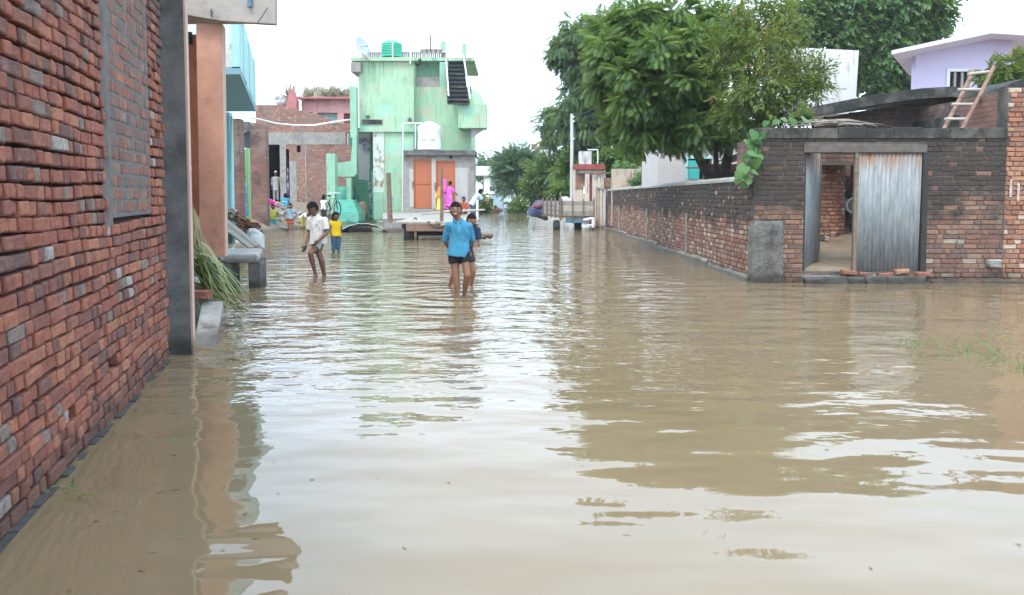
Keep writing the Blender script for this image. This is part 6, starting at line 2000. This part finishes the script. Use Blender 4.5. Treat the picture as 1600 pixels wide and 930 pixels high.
def person(label, loc, rz, Ht, pose=None, skin='skin', shirt=None, sleeve=.55, hem=.03, bottom=None, blen=.55, dress=None, veil=None, hairlong=False, look=None, headup=(0, 0, 1),
           near=False, hk=.145, group=None, fat=1.0, barechest=False, shirt2=None, bottom2=None, cap=None, shorts_r=1.0):
    root = thing('person', label, 'person', loc, rz, group)
    J = {k: Vector(v) * Ht for k, v in {**BASE, **(pose or {})}.items()}
    s = Ht
    vox = .010 if near else .017
    A = lambda *k: [J[i] for i in k]
    w = fat * s
    b = MB()
    pel, ch, nk, hd = A('pelvis', 'chest', 'neck', 'head')
    shs = (J['shL'] - J['shR']).normalized()
    hps = (J['hipL'] - J['hipR']).normalized()
    waist = pel.lerp(ch, .45)
    # torso as one loft, neck, limbs
    dn = (pel - ch).normalized()
    b.loft([pel + dn * .045 * s, pel, waist, ch, ch.lerp(nk, .55), ch.lerp(nk, .85), nk, nk.lerp(hd, .5)], [(.06 * w, .05 * w), (.083 * w, .060 * w), (.070 * w, .050 * w), (.088 * w, .058 * w), (.092 * w, .050 * w), (.06 * w, .04 * w), (.034 * w, .034 * w), (.031 * w, .032 * w)], (shs + hps).normalized(), 14)
    for q in 'LR':
        sh, el, wr = A('sh' + q, 'el' + q, 'wr' + q)
        b.ball(sh, .033 * w, 10, 8)
        b.loft([sh, sh.lerp(el, .35), el, el.lerp(wr, .25), wr], [(.034 * w,) * 2, (.031 * w,) * 2, (.0235 * w,) * 2, (.0245 * w,) * 2, (.016 * w,) * 2], None, 10)
        hp, kn, an = A('hip' + q, 'kn' + q, 'an' + q)
        b.loft([hp + Vector((0, 0, .02 * s)), hp.lerp(kn, .3), hp.lerp(kn, .75), kn, kn.lerp(an, .3), kn.lerp(an, .7), an], [(.053 * w,) * 2, (.050 * w,) * 2, (.037 * w,) * 2, (.034 * w,) * 2, (.034 * w,) * 2, (.024 * w,) * 2, (.021 * w,) * 2], None, 12)
        fd = Vector((0, -1, -.18))
        fl_ = an - Vector((0, -.015 * s, .025 * s))
        b.loft([fl_ + Vector((0, .02 * s, 0)), fl_, fl_ + fd * .05 * s, fl_ + fd * .10 * s + Vector((0, 0, .006 * s))], [(.02 * s, .022 * s), (.024 * s, .026 * s), (.028 * s, .020 * s), (.018 * s, .009 * s)], (1, 0, 0), 10)
    me = remeshed('body', b, vox, M[skin])
    ex = MB()
    lk = Vector(look) if look else Vector((0, -1, -.05))
    hh = hk * s
    ex.v, ex.f = [], []
    hm = head_mesh(hd, lk, headup, hh)
    ex.add(hm.v, hm.f)
    for q in 'LR':
        el, wr = A('el' + q, 'wr' + q)
        hand(ex, wr, wr - el, Vector((0, -1, 0)) if abs((wr - el).normalized().y) < .8 else Vector((0, 0, 1)), s * 1.05)
    join_into(me, ex)
    bo = obj('body', me, None, root, smooth=True, local=True)
    lk.normalize()
    upv = Vector(headup)
    sdv = lk.cross(upv).normalized()
    upv = sdv.cross(lk).normalized()
    hp_ = lambda x, y, z: hd + (sdv * x + lk * y + upv * z) * hh
    if not veil:
        ho = obj('hair', hair_mesh(hd, lk, headup, hh, seed=int(loc[0] * 10) % 7, long=hairlong), M['hair'], root, smooth=True, local=True)
        so = ho.modifiers.new('t', 'SOLIDIFY')
        so.thickness = .012 * s
        so.offset = -1
    if near:
        for sx in (-1, 1):
            obj('eye', MB().ball(hp_(.145 * sx, .385, .035), (.042 * hh, .035 * hh, .020 * hh), 10, 7, Matrix((sdv, lk, upv)).transposed()), M['eye'], root, smooth=True, local=True)
            obj('eyebrow', MB().tube([hp_(.07 * sx, .45, .10), hp_(.15 * sx, .425, .125), hp_(.24 * sx, .35, .10)], [.006 * hh, .009 * hh, .005 * hh], 6), M['hair'], root, local=True)
    if cap:
        obj('cap', hair_mesh(hd, lk, headup, hh, line=.22, puff=1.12, seed=2), cap, root, smooth=True, local=True)
    # clothes
    if shirt:
        g_ = MB()
        hem_p = pel + dn * hem * s
        g_.loft([hem_p, pel.lerp(hem_p, .4), waist, ch, ch.lerp(nk, .55), ch.lerp(nk, .84), ch.lerp(nk, .97)], [(.113 * w, .090 * w), (.109 * w, .085 * w), (.096 * w, .069 * w), (.098 * w, .068 * w), (.098 * w, .060 * w), (.076 * w, .048 * w), (.044 * w, .043 * w)], (shs + hps).normalized(), 18)
        for q in 'LR':
            sh, el, wr = A('sh' + q, 'el' + q, 'wr' + q)
            path = [sh + (sh - el).normalized() * .015 * s, sh.lerp(el, .5), el] if sleeve > 1 else [sh + (sh - el).normalized() * .015 * s, sh.lerp(el, .5 * sleeve), sh.lerp(el, sleeve)]
            rs = [(.039 * w,) * 2, (.040 * w,) * 2, (.039 * w,) * 2]
            if sleeve > 1:
                path.append(el.lerp(wr, sleeve - 1))
                rs = [(.039 * w,) * 2, (.038 * w,) * 2, (.032 * w,) * 2, (.029 * w,) * 2]
            g_.loft(path, rs, None, 12)
            g_.ball(sh + Vector((0, 0, -.004 * s)), .0405 * w, 12, 9)
        so_ = obj('shirt', remeshed('shirt', g_, vox, cloth(shirt, shirt2), 3), None, root, smooth=True, local=True)
        if near:
            # collar, button strip, pocket
            cm = cloth(tuple(min(1, x * 1.12) for x in shirt))
            cdir = (nk - ch).normalized()
            fdir = shs.cross(cdir)
            if fdir.y > 0:
                fdir = -fdir
            for sx in (-1, 1):
                obj('collar', MB().loft([nk + shs * sx * .045 * s + cdir * .012 * s - fdir * .02 * s, nk + shs * sx * .045 * s + fdir * .025 * s + cdir * .004 * s, nk + shs * sx * .022 * s + fdir * .052 * s - cdir * .03 * s], [(.012 * s, .006 * s), (.016 * s, .006 * s), (.010 * s, .004 * s)], (0, 0, 1), 8), cm, so_, smooth=True, local=True)
            st_ = [ch.lerp(nk, .5) + fdir * .060 * s, ch + fdir * .0705 * s, waist + fdir * .068 * s, pel + fdir * .077 * s, hem_p + fdir * .080 * s]
            obj('button_strip', MB().loft(st_, [(.011 * s, .003 * s)] * 5, shs, 6), cm, so_, smooth=True, local=True)
            pk = ch + shs * .045 * s * 1 + fdir * .066 * s
            obj('pocket', MB().obox(pk, shs * .024 * s, fdir * .003 * s, (cdir + fdir * .12).normalized() * .028 * s), cm, so_, local=True)
    if bottom:
        g_ = MB()
        k_ = shorts_r
        g_.loft([waist.lerp(pel, .35), pel, pel + dn * .05 * s], [(.088 * w, .066 * w), (.097 * w, .072 * w), (.085 * w, .066 * w)], hps, 14)
        for q in 'LR':
            hp, kn, an = A('hip' + q, 'kn' + q, 'an' + q)
            if blen <= 1:
                g_.loft([hp + Vector((0, 0, .02 * s)), hp.lerp(kn, blen * .6), hp.lerp(kn, blen)], [(.053 * w,) * 2, (.058 * w * k_,) * 2, (.059 * w * k_,) * 2], None, 12)
            else:
                g_.loft([hp + Vector((0, 0, .02 * s)), hp.lerp(kn, .5), kn, kn.lerp(an, blen - 1)], [(.060 * w,) * 2, (.056 * w,) * 2, (.045 * w * k_,) * 2, (.042 * w * k_,) * 2], None, 12)
        obj('trousers' if blen > 1 else 'shorts', remeshed('trousers', g_, vox, cloth(bottom, bottom2), 3), None, root, smooth=True, local=True)
    if dress:
        g_ = MB()
        foot = (J['anL'] + J['anR']) / 2
        kn_ = (J['knL'] + J['knR']) / 2
        g_.loft([foot.lerp(kn_, dress[1]), kn_, pel, waist, ch, ch.lerp(nk, .55), ch.lerp(nk, .9)], [(.125 * w, .105 * w), (.115 * w, .09 * w), (.10 * w, .08 * w), (.085 * w, .065 * w), (.10 * w, .07 * w), (.10 * w, .055 * w), (.05 * w, .04 * w)], (shs + hps).normalized(), 16)
        for q in 'LR':
            sh, el, wr = A('sh' + q, 'el' + q, 'wr' + q)
            g_.loft([sh, sh.lerp(el, .5), el, el.lerp(wr, .2)], [(.042 * w,) * 2, (.04 * w,) * 2, (.034 * w,) * 2, (.03 * w,) * 2], None, 10)
        obj('dress', remeshed('dress', g_, vox, cloth(dress[0], dress[2] if len(dress) > 2 else None), 3), None, root, smooth=True, local=True)
    if veil:
        g_ = MB()
        g_.ball(hd + upv * .03 * hh - lk * .10 * hh, (.50 * hh, .52 * hh, .60 * hh), 14, 10)
        g_.loft([hd - lk * .25 * hh, nk - lk * .03 * s, ch - lk * .06 * s, waist - lk * .075 * s], [(.45 * hh, .35 * hh), (.085 * s, .05 * s), (.11 * s, .05 * s), (.10 * s, .03 * s)], sdv, 14)
        obj('veil', remeshed('veil', g_, vox, cloth(veil), 3), None, root, smooth=True, local=True)
    root['_hh'] = hh
    del root['_hh']
    return root, hp_, hh, (sdv, lk, upv)

WHITE_, BLUE_ = (0.62, 0.59, 0.55), (0.055, 0.24, 0.37)
# boy in the blue shirt
c = gp(717, 463)
r1, hpf, hh, fr = person('smiling boy in blue shirt and black shorts wading towards the camera', (c.x, c.y, -.13), .0, 1.47,
    pose=dict(pelvis=(.0, 0, .535), chest=(.012, .005, .70), neck=(-.004, 0, .82), head=(-.025, -.015, .915), shL=(.096, .01, .762), elL=(.130, .06, .625), wrL=(.075, .11, .55), shR=(-.094, .01, .768), elR=(-.135, .05, .62), wrR=(-.085, .11, .52),
              hipL=(.05, 0, .51), knL=(.085, -.06, .30), anL=(.045, .07, .07), hipR=(-.05, 0, .51), knR=(-.025, -.02, .285), anR=(-.012, 0, .045)),
    skin='skin', shirt=BLUE_, sleeve=1.05, hem=.065, bottom=(0.018, 0.016, 0.022), blen=.46, look=(-.02, -1, .02), near=True, hk=.150, shorts_r=1.0, fat=1.0)
tm = Matrix((fr[0], fr[1], fr[2])).transposed()
obj('smile', MB().ball(hpf(0, .425, -.23), (.11 * hh, .05 * hh, .030 * hh), 12, 8, tm), M['teeth'], r1, smooth=True, local=True)
obj('lips', MB().tube([hpf(-.14, .385, -.195), hpf(-.08, .44, -.255), hpf(0, .465, -.27), hpf(.08, .44, -.255), hpf(.14, .385, -.195)], [.01 * hh, .016 * hh, .02 * hh, .016 * hh, .01 * hh], 6).tube([hpf(-.14, .385, -.195), hpf(0, .475, -.195), hpf(.14, .385, -.195)], [.008 * hh, .014 * hh, .008 * hh], 6), M['lip'], r1, smooth=True, local=True)
# boy hidden behind him
c = gp(727, 449)
person('boy half hidden behind the boy in blue, stooping with arm out', (c.x - .03, c.y + .15, -.12), .2, 1.36,
    pose=dict(pelvis=(0, .02, .50), chest=(.03, -.04, .66), neck=(.05, -.07, .76), head=(.075, -.11, .85), shL=(.15, -.05, .74), elL=(.17, -.05, .59), wrL=(.15, -.16, .58), shR=(-.06, -.04, .74), elR=(-.08, -.08, .58), wrR=(0, -.14, .52), knR=(-.11, -.06, .27), anR=(-.17, .04, .07), knL=(.10, -.05, .27), anL=(.085, .03, .05)),
    skin='skin', shirt=(0.04, 0.05, 0.11), sleeve=.7, bottom=(0.05, 0.04, 0.04), blen=.6, look=(.25, -1, -.2))
# boy in the white shirt, striding with a lifted knee
c = gp(498, 431)
r3, hpf, hh, fr = person('boy in white shirt looking down and holding up his shorts while wading', (c.x, c.y, -.13), -.35, 1.46,
    pose=dict(pelvis=(0, 0, .53), chest=(-.005, -.012, .70), neck=(-.012, -.03, .815), head=(-.03, -.065, .905), shL=(.10, -.01, .765), elL=(.138, -.02, .61), wrL=(.075, -.105, .52), shR=(-.105, -.01, .765), elR=(-.13, .0, .605), wrR=(-.115, -.09, .47),
              hipL=(.05, 0, .50), knL=(-.005, -.16, .37), anL=(.02, -.10, .12), hipR=(-.05, 0, .50), knR=(.045, -.01, .285), anR=(.05, .06, .05)),
    skin='skin_dark', shirt=WHITE_, sleeve=.75, hem=.055, bottom=(0.33, 0.36, 0.31), bottom2=(0.10, 0.12, 0.11), blen=.55, look=(-.25, -1, -.55), headup=(0, -.5, 1), near=True, hk=.150, fat=1.02)
obj('phone', MB().obox(Vector((-.095, -.145, .455)) * 1.46, (.022, 0, .008), (0, .05, .02), (-.002, -.004, .012)), M['cement_dark'], r3, local=True)
obj('mouth', MB().tube([hpf(-.10, .41, -.23), hpf(0, .46, -.22), hpf(.10, .41, -.23)], [.008 * hh, .013 * hh, .008 * hh], 6), M['lip'], r3, smooth=True, local=True)
# small child in yellow
c = gp(525, 392)
person('small child in yellow shirt and rolled jeans standing behind the boy in white', (c.x, c.y, -.17), .55, 1.15,
    pose=dict(wrL=(.10, .04, .50), wrR=(-.11, -.03, .50), head=(0, -.01, .905), neck=(0, 0, .80)), skin='skin_dark', shirt=(0.72, 0.46, 0.02), sleeve=.45, hem=.06, bottom=(0.07, 0.13, 0.20), blen=1.5, look=(.5, -1, -.05), hk=.185, fat=1.15)
# children further off
c = gp(427, 361)
person('small child in yellow top and teal trousers wading near the brick pier', (c.x, c.y, -.12), .15, 1.16, pose=dict(elL=(.16, .02, .66), elR=(-.16, .02, .66), wrL=(.10, -.07, .60), wrR=(-.10, -.07, .60), head=(0, -.01, .905)), skin='skin_dark', shirt=(0.52, 0.50, 0.08), sleeve=.5, hem=.03, bottom=(0.03, 0.36, 0.36), blen=1.75, hk=.18, fat=1.15, shorts_r=1.25)
c = gp(454, 361)
person('child in grey and blue shirt and red shorts wading with hands on hips', (c.x, c.y, -.15), 0, 1.22, pose=dict(elL=(.20, .02, .64), wrL=(.13, -.03, .54), elR=(-.20, .02, .64), wrR=(-.13, -.03, .54), head=(.01, -.01, .91)), skin='skin', shirt=(0.30, 0.36, 0.40), shirt2=(0.08, 0.26, 0.40), sleeve=.6, bottom=(0.42, 0.10, 0.05), blen=.7, hk=.17, fat=1.12)
p = pt(473, 352, 33)
person('child in white shirt bending down to the water on the bank', (p.x, 33, max(-.1, ground_h(p.x, 33))), 1.2, 1.15, pose=dict(pelvis=(0, .05, .50), chest=(0, -.10, .60), neck=(0, -.20, .62), head=(0, -.28, .60), shL=(.10, -.18, .60), shR=(-.10, -.18, .60), elL=(.12, -.22, .45), elR=(-.12, -.22, .45), wrL=(.08, -.26, .30), wrR=(-.08, -.26, .30)), skin='skin', shirt=(0.72, 0.70, 0.68), sleeve=.6, bottom=(0.62, 0.50, 0.10), blen=1.4, look=(0, -1, -.6), headup=(0, -.5, .8), hk=.17)
p = pt(446, 324, 36)
r8, hpf, hh, fr = person('child in blue jersey with white number sitting on the bank seen from behind', (p.x, 36, p.z - .30), 3.14, 1.2, pose=dict(pelvis=(0, 0, .28), chest=(0, .0, .46), neck=(0, 0, .57), head=(0, -.02, .67), shL=(.11, 0, .55), shR=(-.11, 0, .55), elL=(.14, -.05, .40), elR=(-.14, -.05, .40), wrL=(.1, -.14, .34), wrR=(-.1, -.14, .34), hipL=(.05, 0, .26), hipR=(-.05, 0, .26), knL=(.07, -.22, .32), knR=(-.07, -.22, .32), anL=(.07, -.25, .06), anR=(-.07, -.25, .06)), skin='skin', shirt=(0.02, 0.27, 0.42), sleeve=.5, bottom=(0.05, 0.06, 0.10), blen=1.4, hk=.17, fat=1.15)
mb = MB()
def strokes(mb, c, segs, s, yoff):
    for (x0, z0, x1, z1) in segs:
        mb.bar(Vector((c[0] + x0 * s, yoff, c[1] + z0 * s)), Vector((c[0] + x1 * s, yoff, c[1] + z1 * s)), .006, .026)
strokes(mb, (.065, .47), [(-.5, -1, .5, -1), (.5, -1, .5, 1), (.5, 1, -.5, 1), (-.5, 1, -.5, -1)], .085, .112)
strokes(mb, (-.065, .47), [(.5, 1, -.5, 1), (-.5, 1, .15, -1)], .085, .112)
obj('jersey_number', mb, M['white'], r8, local=True)
p = pt(506, 335, 32.5)
person('child in white vest beside the bicycle at the bank, seen from behind', (p.x, 32.5, p.z - .35), 2.7, 1.1, pose=dict(elL=(.16, -.03, .65), wrL=(.14, -.14, .60)), skin='skin_light', shirt=(0.75, 0.72, 0.70), sleeve=.25, bottom=(0.05, 0.05, 0.06), blen=1.6, hk=.175, fat=1.1)
p = pt(425, 334, 35)
person('woman stooping on the bank under a bright pink veil', (p.x, 35, p.z - .3), -1.3, 1.5, pose=dict(pelvis=(0, .10, .42), chest=(0, -.06, .52), neck=(0, -.15, .58), head=(0, -.21, .60), shL=(.10, -.12, .55), shR=(-.10, -.12, .55), elL=(.12, -.18, .42), elR=(-.12, -.18, .42), wrL=(.06, -.25, .32), wrR=(-.06, -.25, .32), hipL=(.05, .08, .42), hipR=(-.05, .08, .42), knL=(.06, .0, .22), knR=(-.06, .0, .22)), dress=((0.60, 0.04, 0.22), .3), veil=(0.62, 0.03, 0.24), skin='skin', look=(0, -1, -.6))
p = pt(381, 338, 27.5)
person('woman in long blue patterned dress standing sideways by the lime door', (p.x, 27.5, p.z - .1), -1.2, 1.5, pose=dict(elR=(-.12, -.10, .66), wrR=(-.08, -.16, .80), head=(0, -.02, .925)), dress=((0.10, 0.22, 0.29), .1, (0.20, 0.33, 0.38)), skin='skin', hairlong=True, hk=.135)
p = pt(431, 308, 42.7)
person('man in pale grey clothes and cap standing in the dark doorway', (p.x, 42.75, 1.0), .3, 1.6, pose=dict(elL=(.15, .03, .65), wrL=(.12, -.06, .56)), skin='skin_dark', shirt=(0.42, 0.41, 0.40), sleeve=1.5, hem=.16, bottom=(0.40, 0.39, 0.38), blen=1.9, cap=cloth((0.75, 0.74, 0.72)), hk=.135)
zt_ = .52
p = pt(702, 331, 39.0)
person('woman in bright pink dress leaning towards the orange door', (p.x, 39.0, zt_), 2.5, 1.52, pose=dict(chest=(.01, -.03, .70), neck=(.015, -.05, .81), head=(.02, -.075, .91), shL=(.11, -.04, .79), shR=(-.10, -.03, .79), elL=(.15, -.12, .70), wrL=(.13, -.22, .76), elR=(-.15, -.06, .66), wrR=(-.14, -.15, .60)), dress=((0.78, 0.10, 0.52), .62, (0.80, 0.16, 0.56)), bottom=(0.50, 0.30, 0.60), blen=1.85, skin='skin', hk=.135, hairlong=False)
p = pt(687, 331, 38.6)
person('girl in yellow dress with orange scarf beside the pink dressed woman', (p.x, 38.6, zt_), 2.9, 1.22, dress=((0.78, 0.55, 0.10), .3), veil=(0.62, 0.22, 0.06), skin='skin', hk=.155)
p = pt(695, 331, 39.6)
person('woman with pink veil standing behind, close to the orange door', (p.x, 39.62, zt_), 2.8, 1.58, dress=((0.55, 0.12, 0.36), .2), veil=(0.72, 0.12, 0.40), skin='skin', hk=.135)
p = pt(739, 338, 33.0)
person('man in pale blue shirt leaning forward at the terrace corner', (p.x, 33.0, zt_ - .35), 2.0, 1.6, pose=dict(pelvis=(0, .03, .52), chest=(0, -.07, .68), neck=(0, -.15, .77), head=(0, -.21, .84), shL=(.10, -.12, .76), shR=(-.10, -.12, .76), elL=(.13, -.20, .63), elR=(-.13, -.20, .63), wrL=(.09, -.30, .60), wrR=(-.09, -.30, .60)), skin='skin_dark', shirt=(0.50, 0.56, 0.66), sleeve=.9, bottom=(0.10, 0.11, 0.15), blen=1.9, hk=.135)
p = pt(725, 318, 35.0)
person('person in faded red sitting on the terrace left of leaning man', (p.x, 35.0, zt_), -.4, 1.5, pose=dict(pelvis=(0, 0, .08), chest=(0, .0, .25), neck=(0, -.01, .36), head=(0, -.03, .45), shL=(.10, 0, .34), shR=(-.10, 0, .34), elL=(.15, -.06, .20), elR=(-.15, -.06, .20), wrL=(.1, -.18, .20), wrR=(-.1, -.18, .20), hipL=(.05, 0, .06), hipR=(-.05, 0, .06), knL=(.10, -.20, .18), knR=(-.10, -.20, .18), anL=(.06, -.28, .03), anR=(-.06, -.28, .03)), shirt=(0.42, 0.08, 0.05), sleeve=.9, bottom=(0.30, 0.12, 0.10), blen=1.8, skin='skin', hk=.14)
p = pt(767, 329, 62)
person('distant man in white shirt and dark trousers standing at the street end', (p.x, 62, max(.2, p.z - .05)), .1, 1.72, skin='skin_dark', shirt=(0.78, 0.77, 0.75), sleeve=.8, bottom=(0.03, 0.03, 0.04), blen=1.9, hk=.135, pose=dict(elL=(.15, -.02, .66), wrL=(.05, -.10, .66), elR=(-.15, -.02, .66), wrR=(-.05, -.10, .66)))
p = gp(777, 334)
person('distant bare chested child crouching in the water near the mud bank', (p.x, p.y, -.25), -1.0, 1.15, pose=dict(pelvis=(0, .02, .30), chest=(0, -.06, .45), neck=(0, -.09, .55), head=(0, -.13, .64), shL=(.10, -.08, .53), shR=(-.10, -.08, .53), elL=(.14, -.18, .42), elR=(-.14, -.18, .42), wrL=(.10, -.28, .34), wrR=(-.10, -.28, .34), hipL=(.05, .02, .28), hipR=(-.05, .02, .28), knL=(.08, -.15, .24), knR=(-.08, -.15, .24)), skin='skin_dark', bottom=(0.05, 0.05, 0.08), blen=.7, hk=.18)

# bicycle on the bank by the stair pier
p = pt(519, 336, 33.2)
by = thing('bicycle', 'dark bicycle parked at the bank beside the green stair pier', 'bicycle', (p.x, 33.2, p.z - .12), 1.35)
for dx in (-.5, .5):
    wv = MB()
    wv.tube([(dx + math.cos(i * math.pi / 12) * .32, 0, .33 + math.sin(i * math.pi / 12) * .32) for i in range(25)], .022, 6)
    for k in range(8):
        wv.bar((dx, 0, .33), (dx + math.cos(k * math.pi / 4) * .31, 0, .33 + math.sin(k * math.pi / 4) * .31), .006)
    obj('wheel', wv, M['rubber'], by, local=True)
obj('frame', MB().tube([(-.5, 0, .33), (-.12, 0, .30), (.30, 0, .78), (-.22, 0, .76), (-.12, 0, .30)], .018, 6).tube([(-.5, 0, .33), (-.22, 0, .76)], .014, 6).tube([(.5, 0, .33), (.32, 0, .95)], .018, 6), M['iron'], by, local=True)
obj('saddle', MB().ball((-.24, 0, .88), (.14, .07, .04), 10, 6), M['rubber'], by, smooth=True, local=True)
obj('handlebar', MB().tube([(.22, -.26, .98), (.32, -.1, 1.0), (.32, .1, 1.0), (.22, .26, .98)], .014, 6), M['pvc'], by, local=True)
# litter of stones and debris on the left bank
st_m = []
for i in range(4):
    o = lump((0, 0, 0), (.3, .22, .12), 900 + i, M['stone'], 'bank_stone')
    st_m.append(o.data)
    bpy.data.objects.remove(o)
bk = thing('bank_debris', 'stones and broken slabs scattered along the muddy left bank', 'stones', pt(470, 335, 34))
for k in range(48):
    x, Y_ = random.uniform(405, 512), random.uniform(31.5, 37)
    P_ = pt(x, 330, Y_)
    z_ = ground_h(P_.x, Y_)
    if z_ < -.12:
        continue
    o = bpy.data.objects.new('stone', st_m[k % 4])
    COL.objects.link(o)
    o.location = (P_.x, Y_, z_ + .03)
    o.rotation_euler = (random.uniform(-.2, .2), random.uniform(-.2, .2), random.uniform(0, 6))
    q_ = random.uniform(.5, 1.5)
    o.scale = (q_, q_, q_)
    attach(o, bk)
# bits of leaf and straw floating on the water
vs_, fs_, tn_ = [], [], []
for k in range(420):
    x, y = random.uniform(-3.0, 7.5), random.uniform(2.4, 12.5)
    if x < -2.0 - .235 * (y - 3.3):
        continue
    if random.random() < .6:
        x = -2.0 - .235 * (y - 3.3) + abs(random.gauss(0, .5)) + .12
    a_, L_ = random.uniform(0, 6.28), random.uniform(.005, .022)
    w_ = L_ * random.uniform(.15, .5)
    o_ = len(vs_)
    for (p_, q_) in ((-1, 0), (0, -1), (1, 0), (0, 1)):
        vs_.append((x + math.cos(a_) * p_ * L_ - math.sin(a_) * q_ * w_, y + math.sin(a_) * p_ * L_ + math.cos(a_) * q_ * w_, .004))
    fs_.append((o_, o_ + 1, o_ + 2, o_ + 3))
    tn_ += [random.random()] * 4
me = bpy.data.meshes.new('floating_litter')
me.from_pydata(vs_, [], fs_)
me.attributes.new('tint', 'FLOAT', 'POINT').data.foreach_set('value', tn_)
o = obj('floating_litter', me, M['cane_dry'], None)
tag(o, 'tiny bits of leaf and straw floating on the muddy water', 'litter', None, 'stuff')
# ------------------------------------------------------------------ humid air over the street
hz = obj('haze', MB().box(-260, 260, -40, 190, -2.0, 24.0), None, None)
hm = bpy.data.materials.new('humid_air')
hm.use_nodes = True
hm.node_tree.nodes.clear()
ho_ = hm.node_tree.nodes.new('ShaderNodeOutputMaterial')
hv_ = hm.node_tree.nodes.new('ShaderNodeVolumePrincipled')
hv_.inputs['Color'].default_value = (0.93, 0.96, 1.0, 1)
hv_.inputs['Density'].default_value = 0.0006
hm.node_tree.links.new(hv_.outputs[0], ho_.inputs['Volume'])
hz.data.materials.append(hm)
tag(hz, 'thin humid haze in the air over the flooded street', None, None, 'stuff')
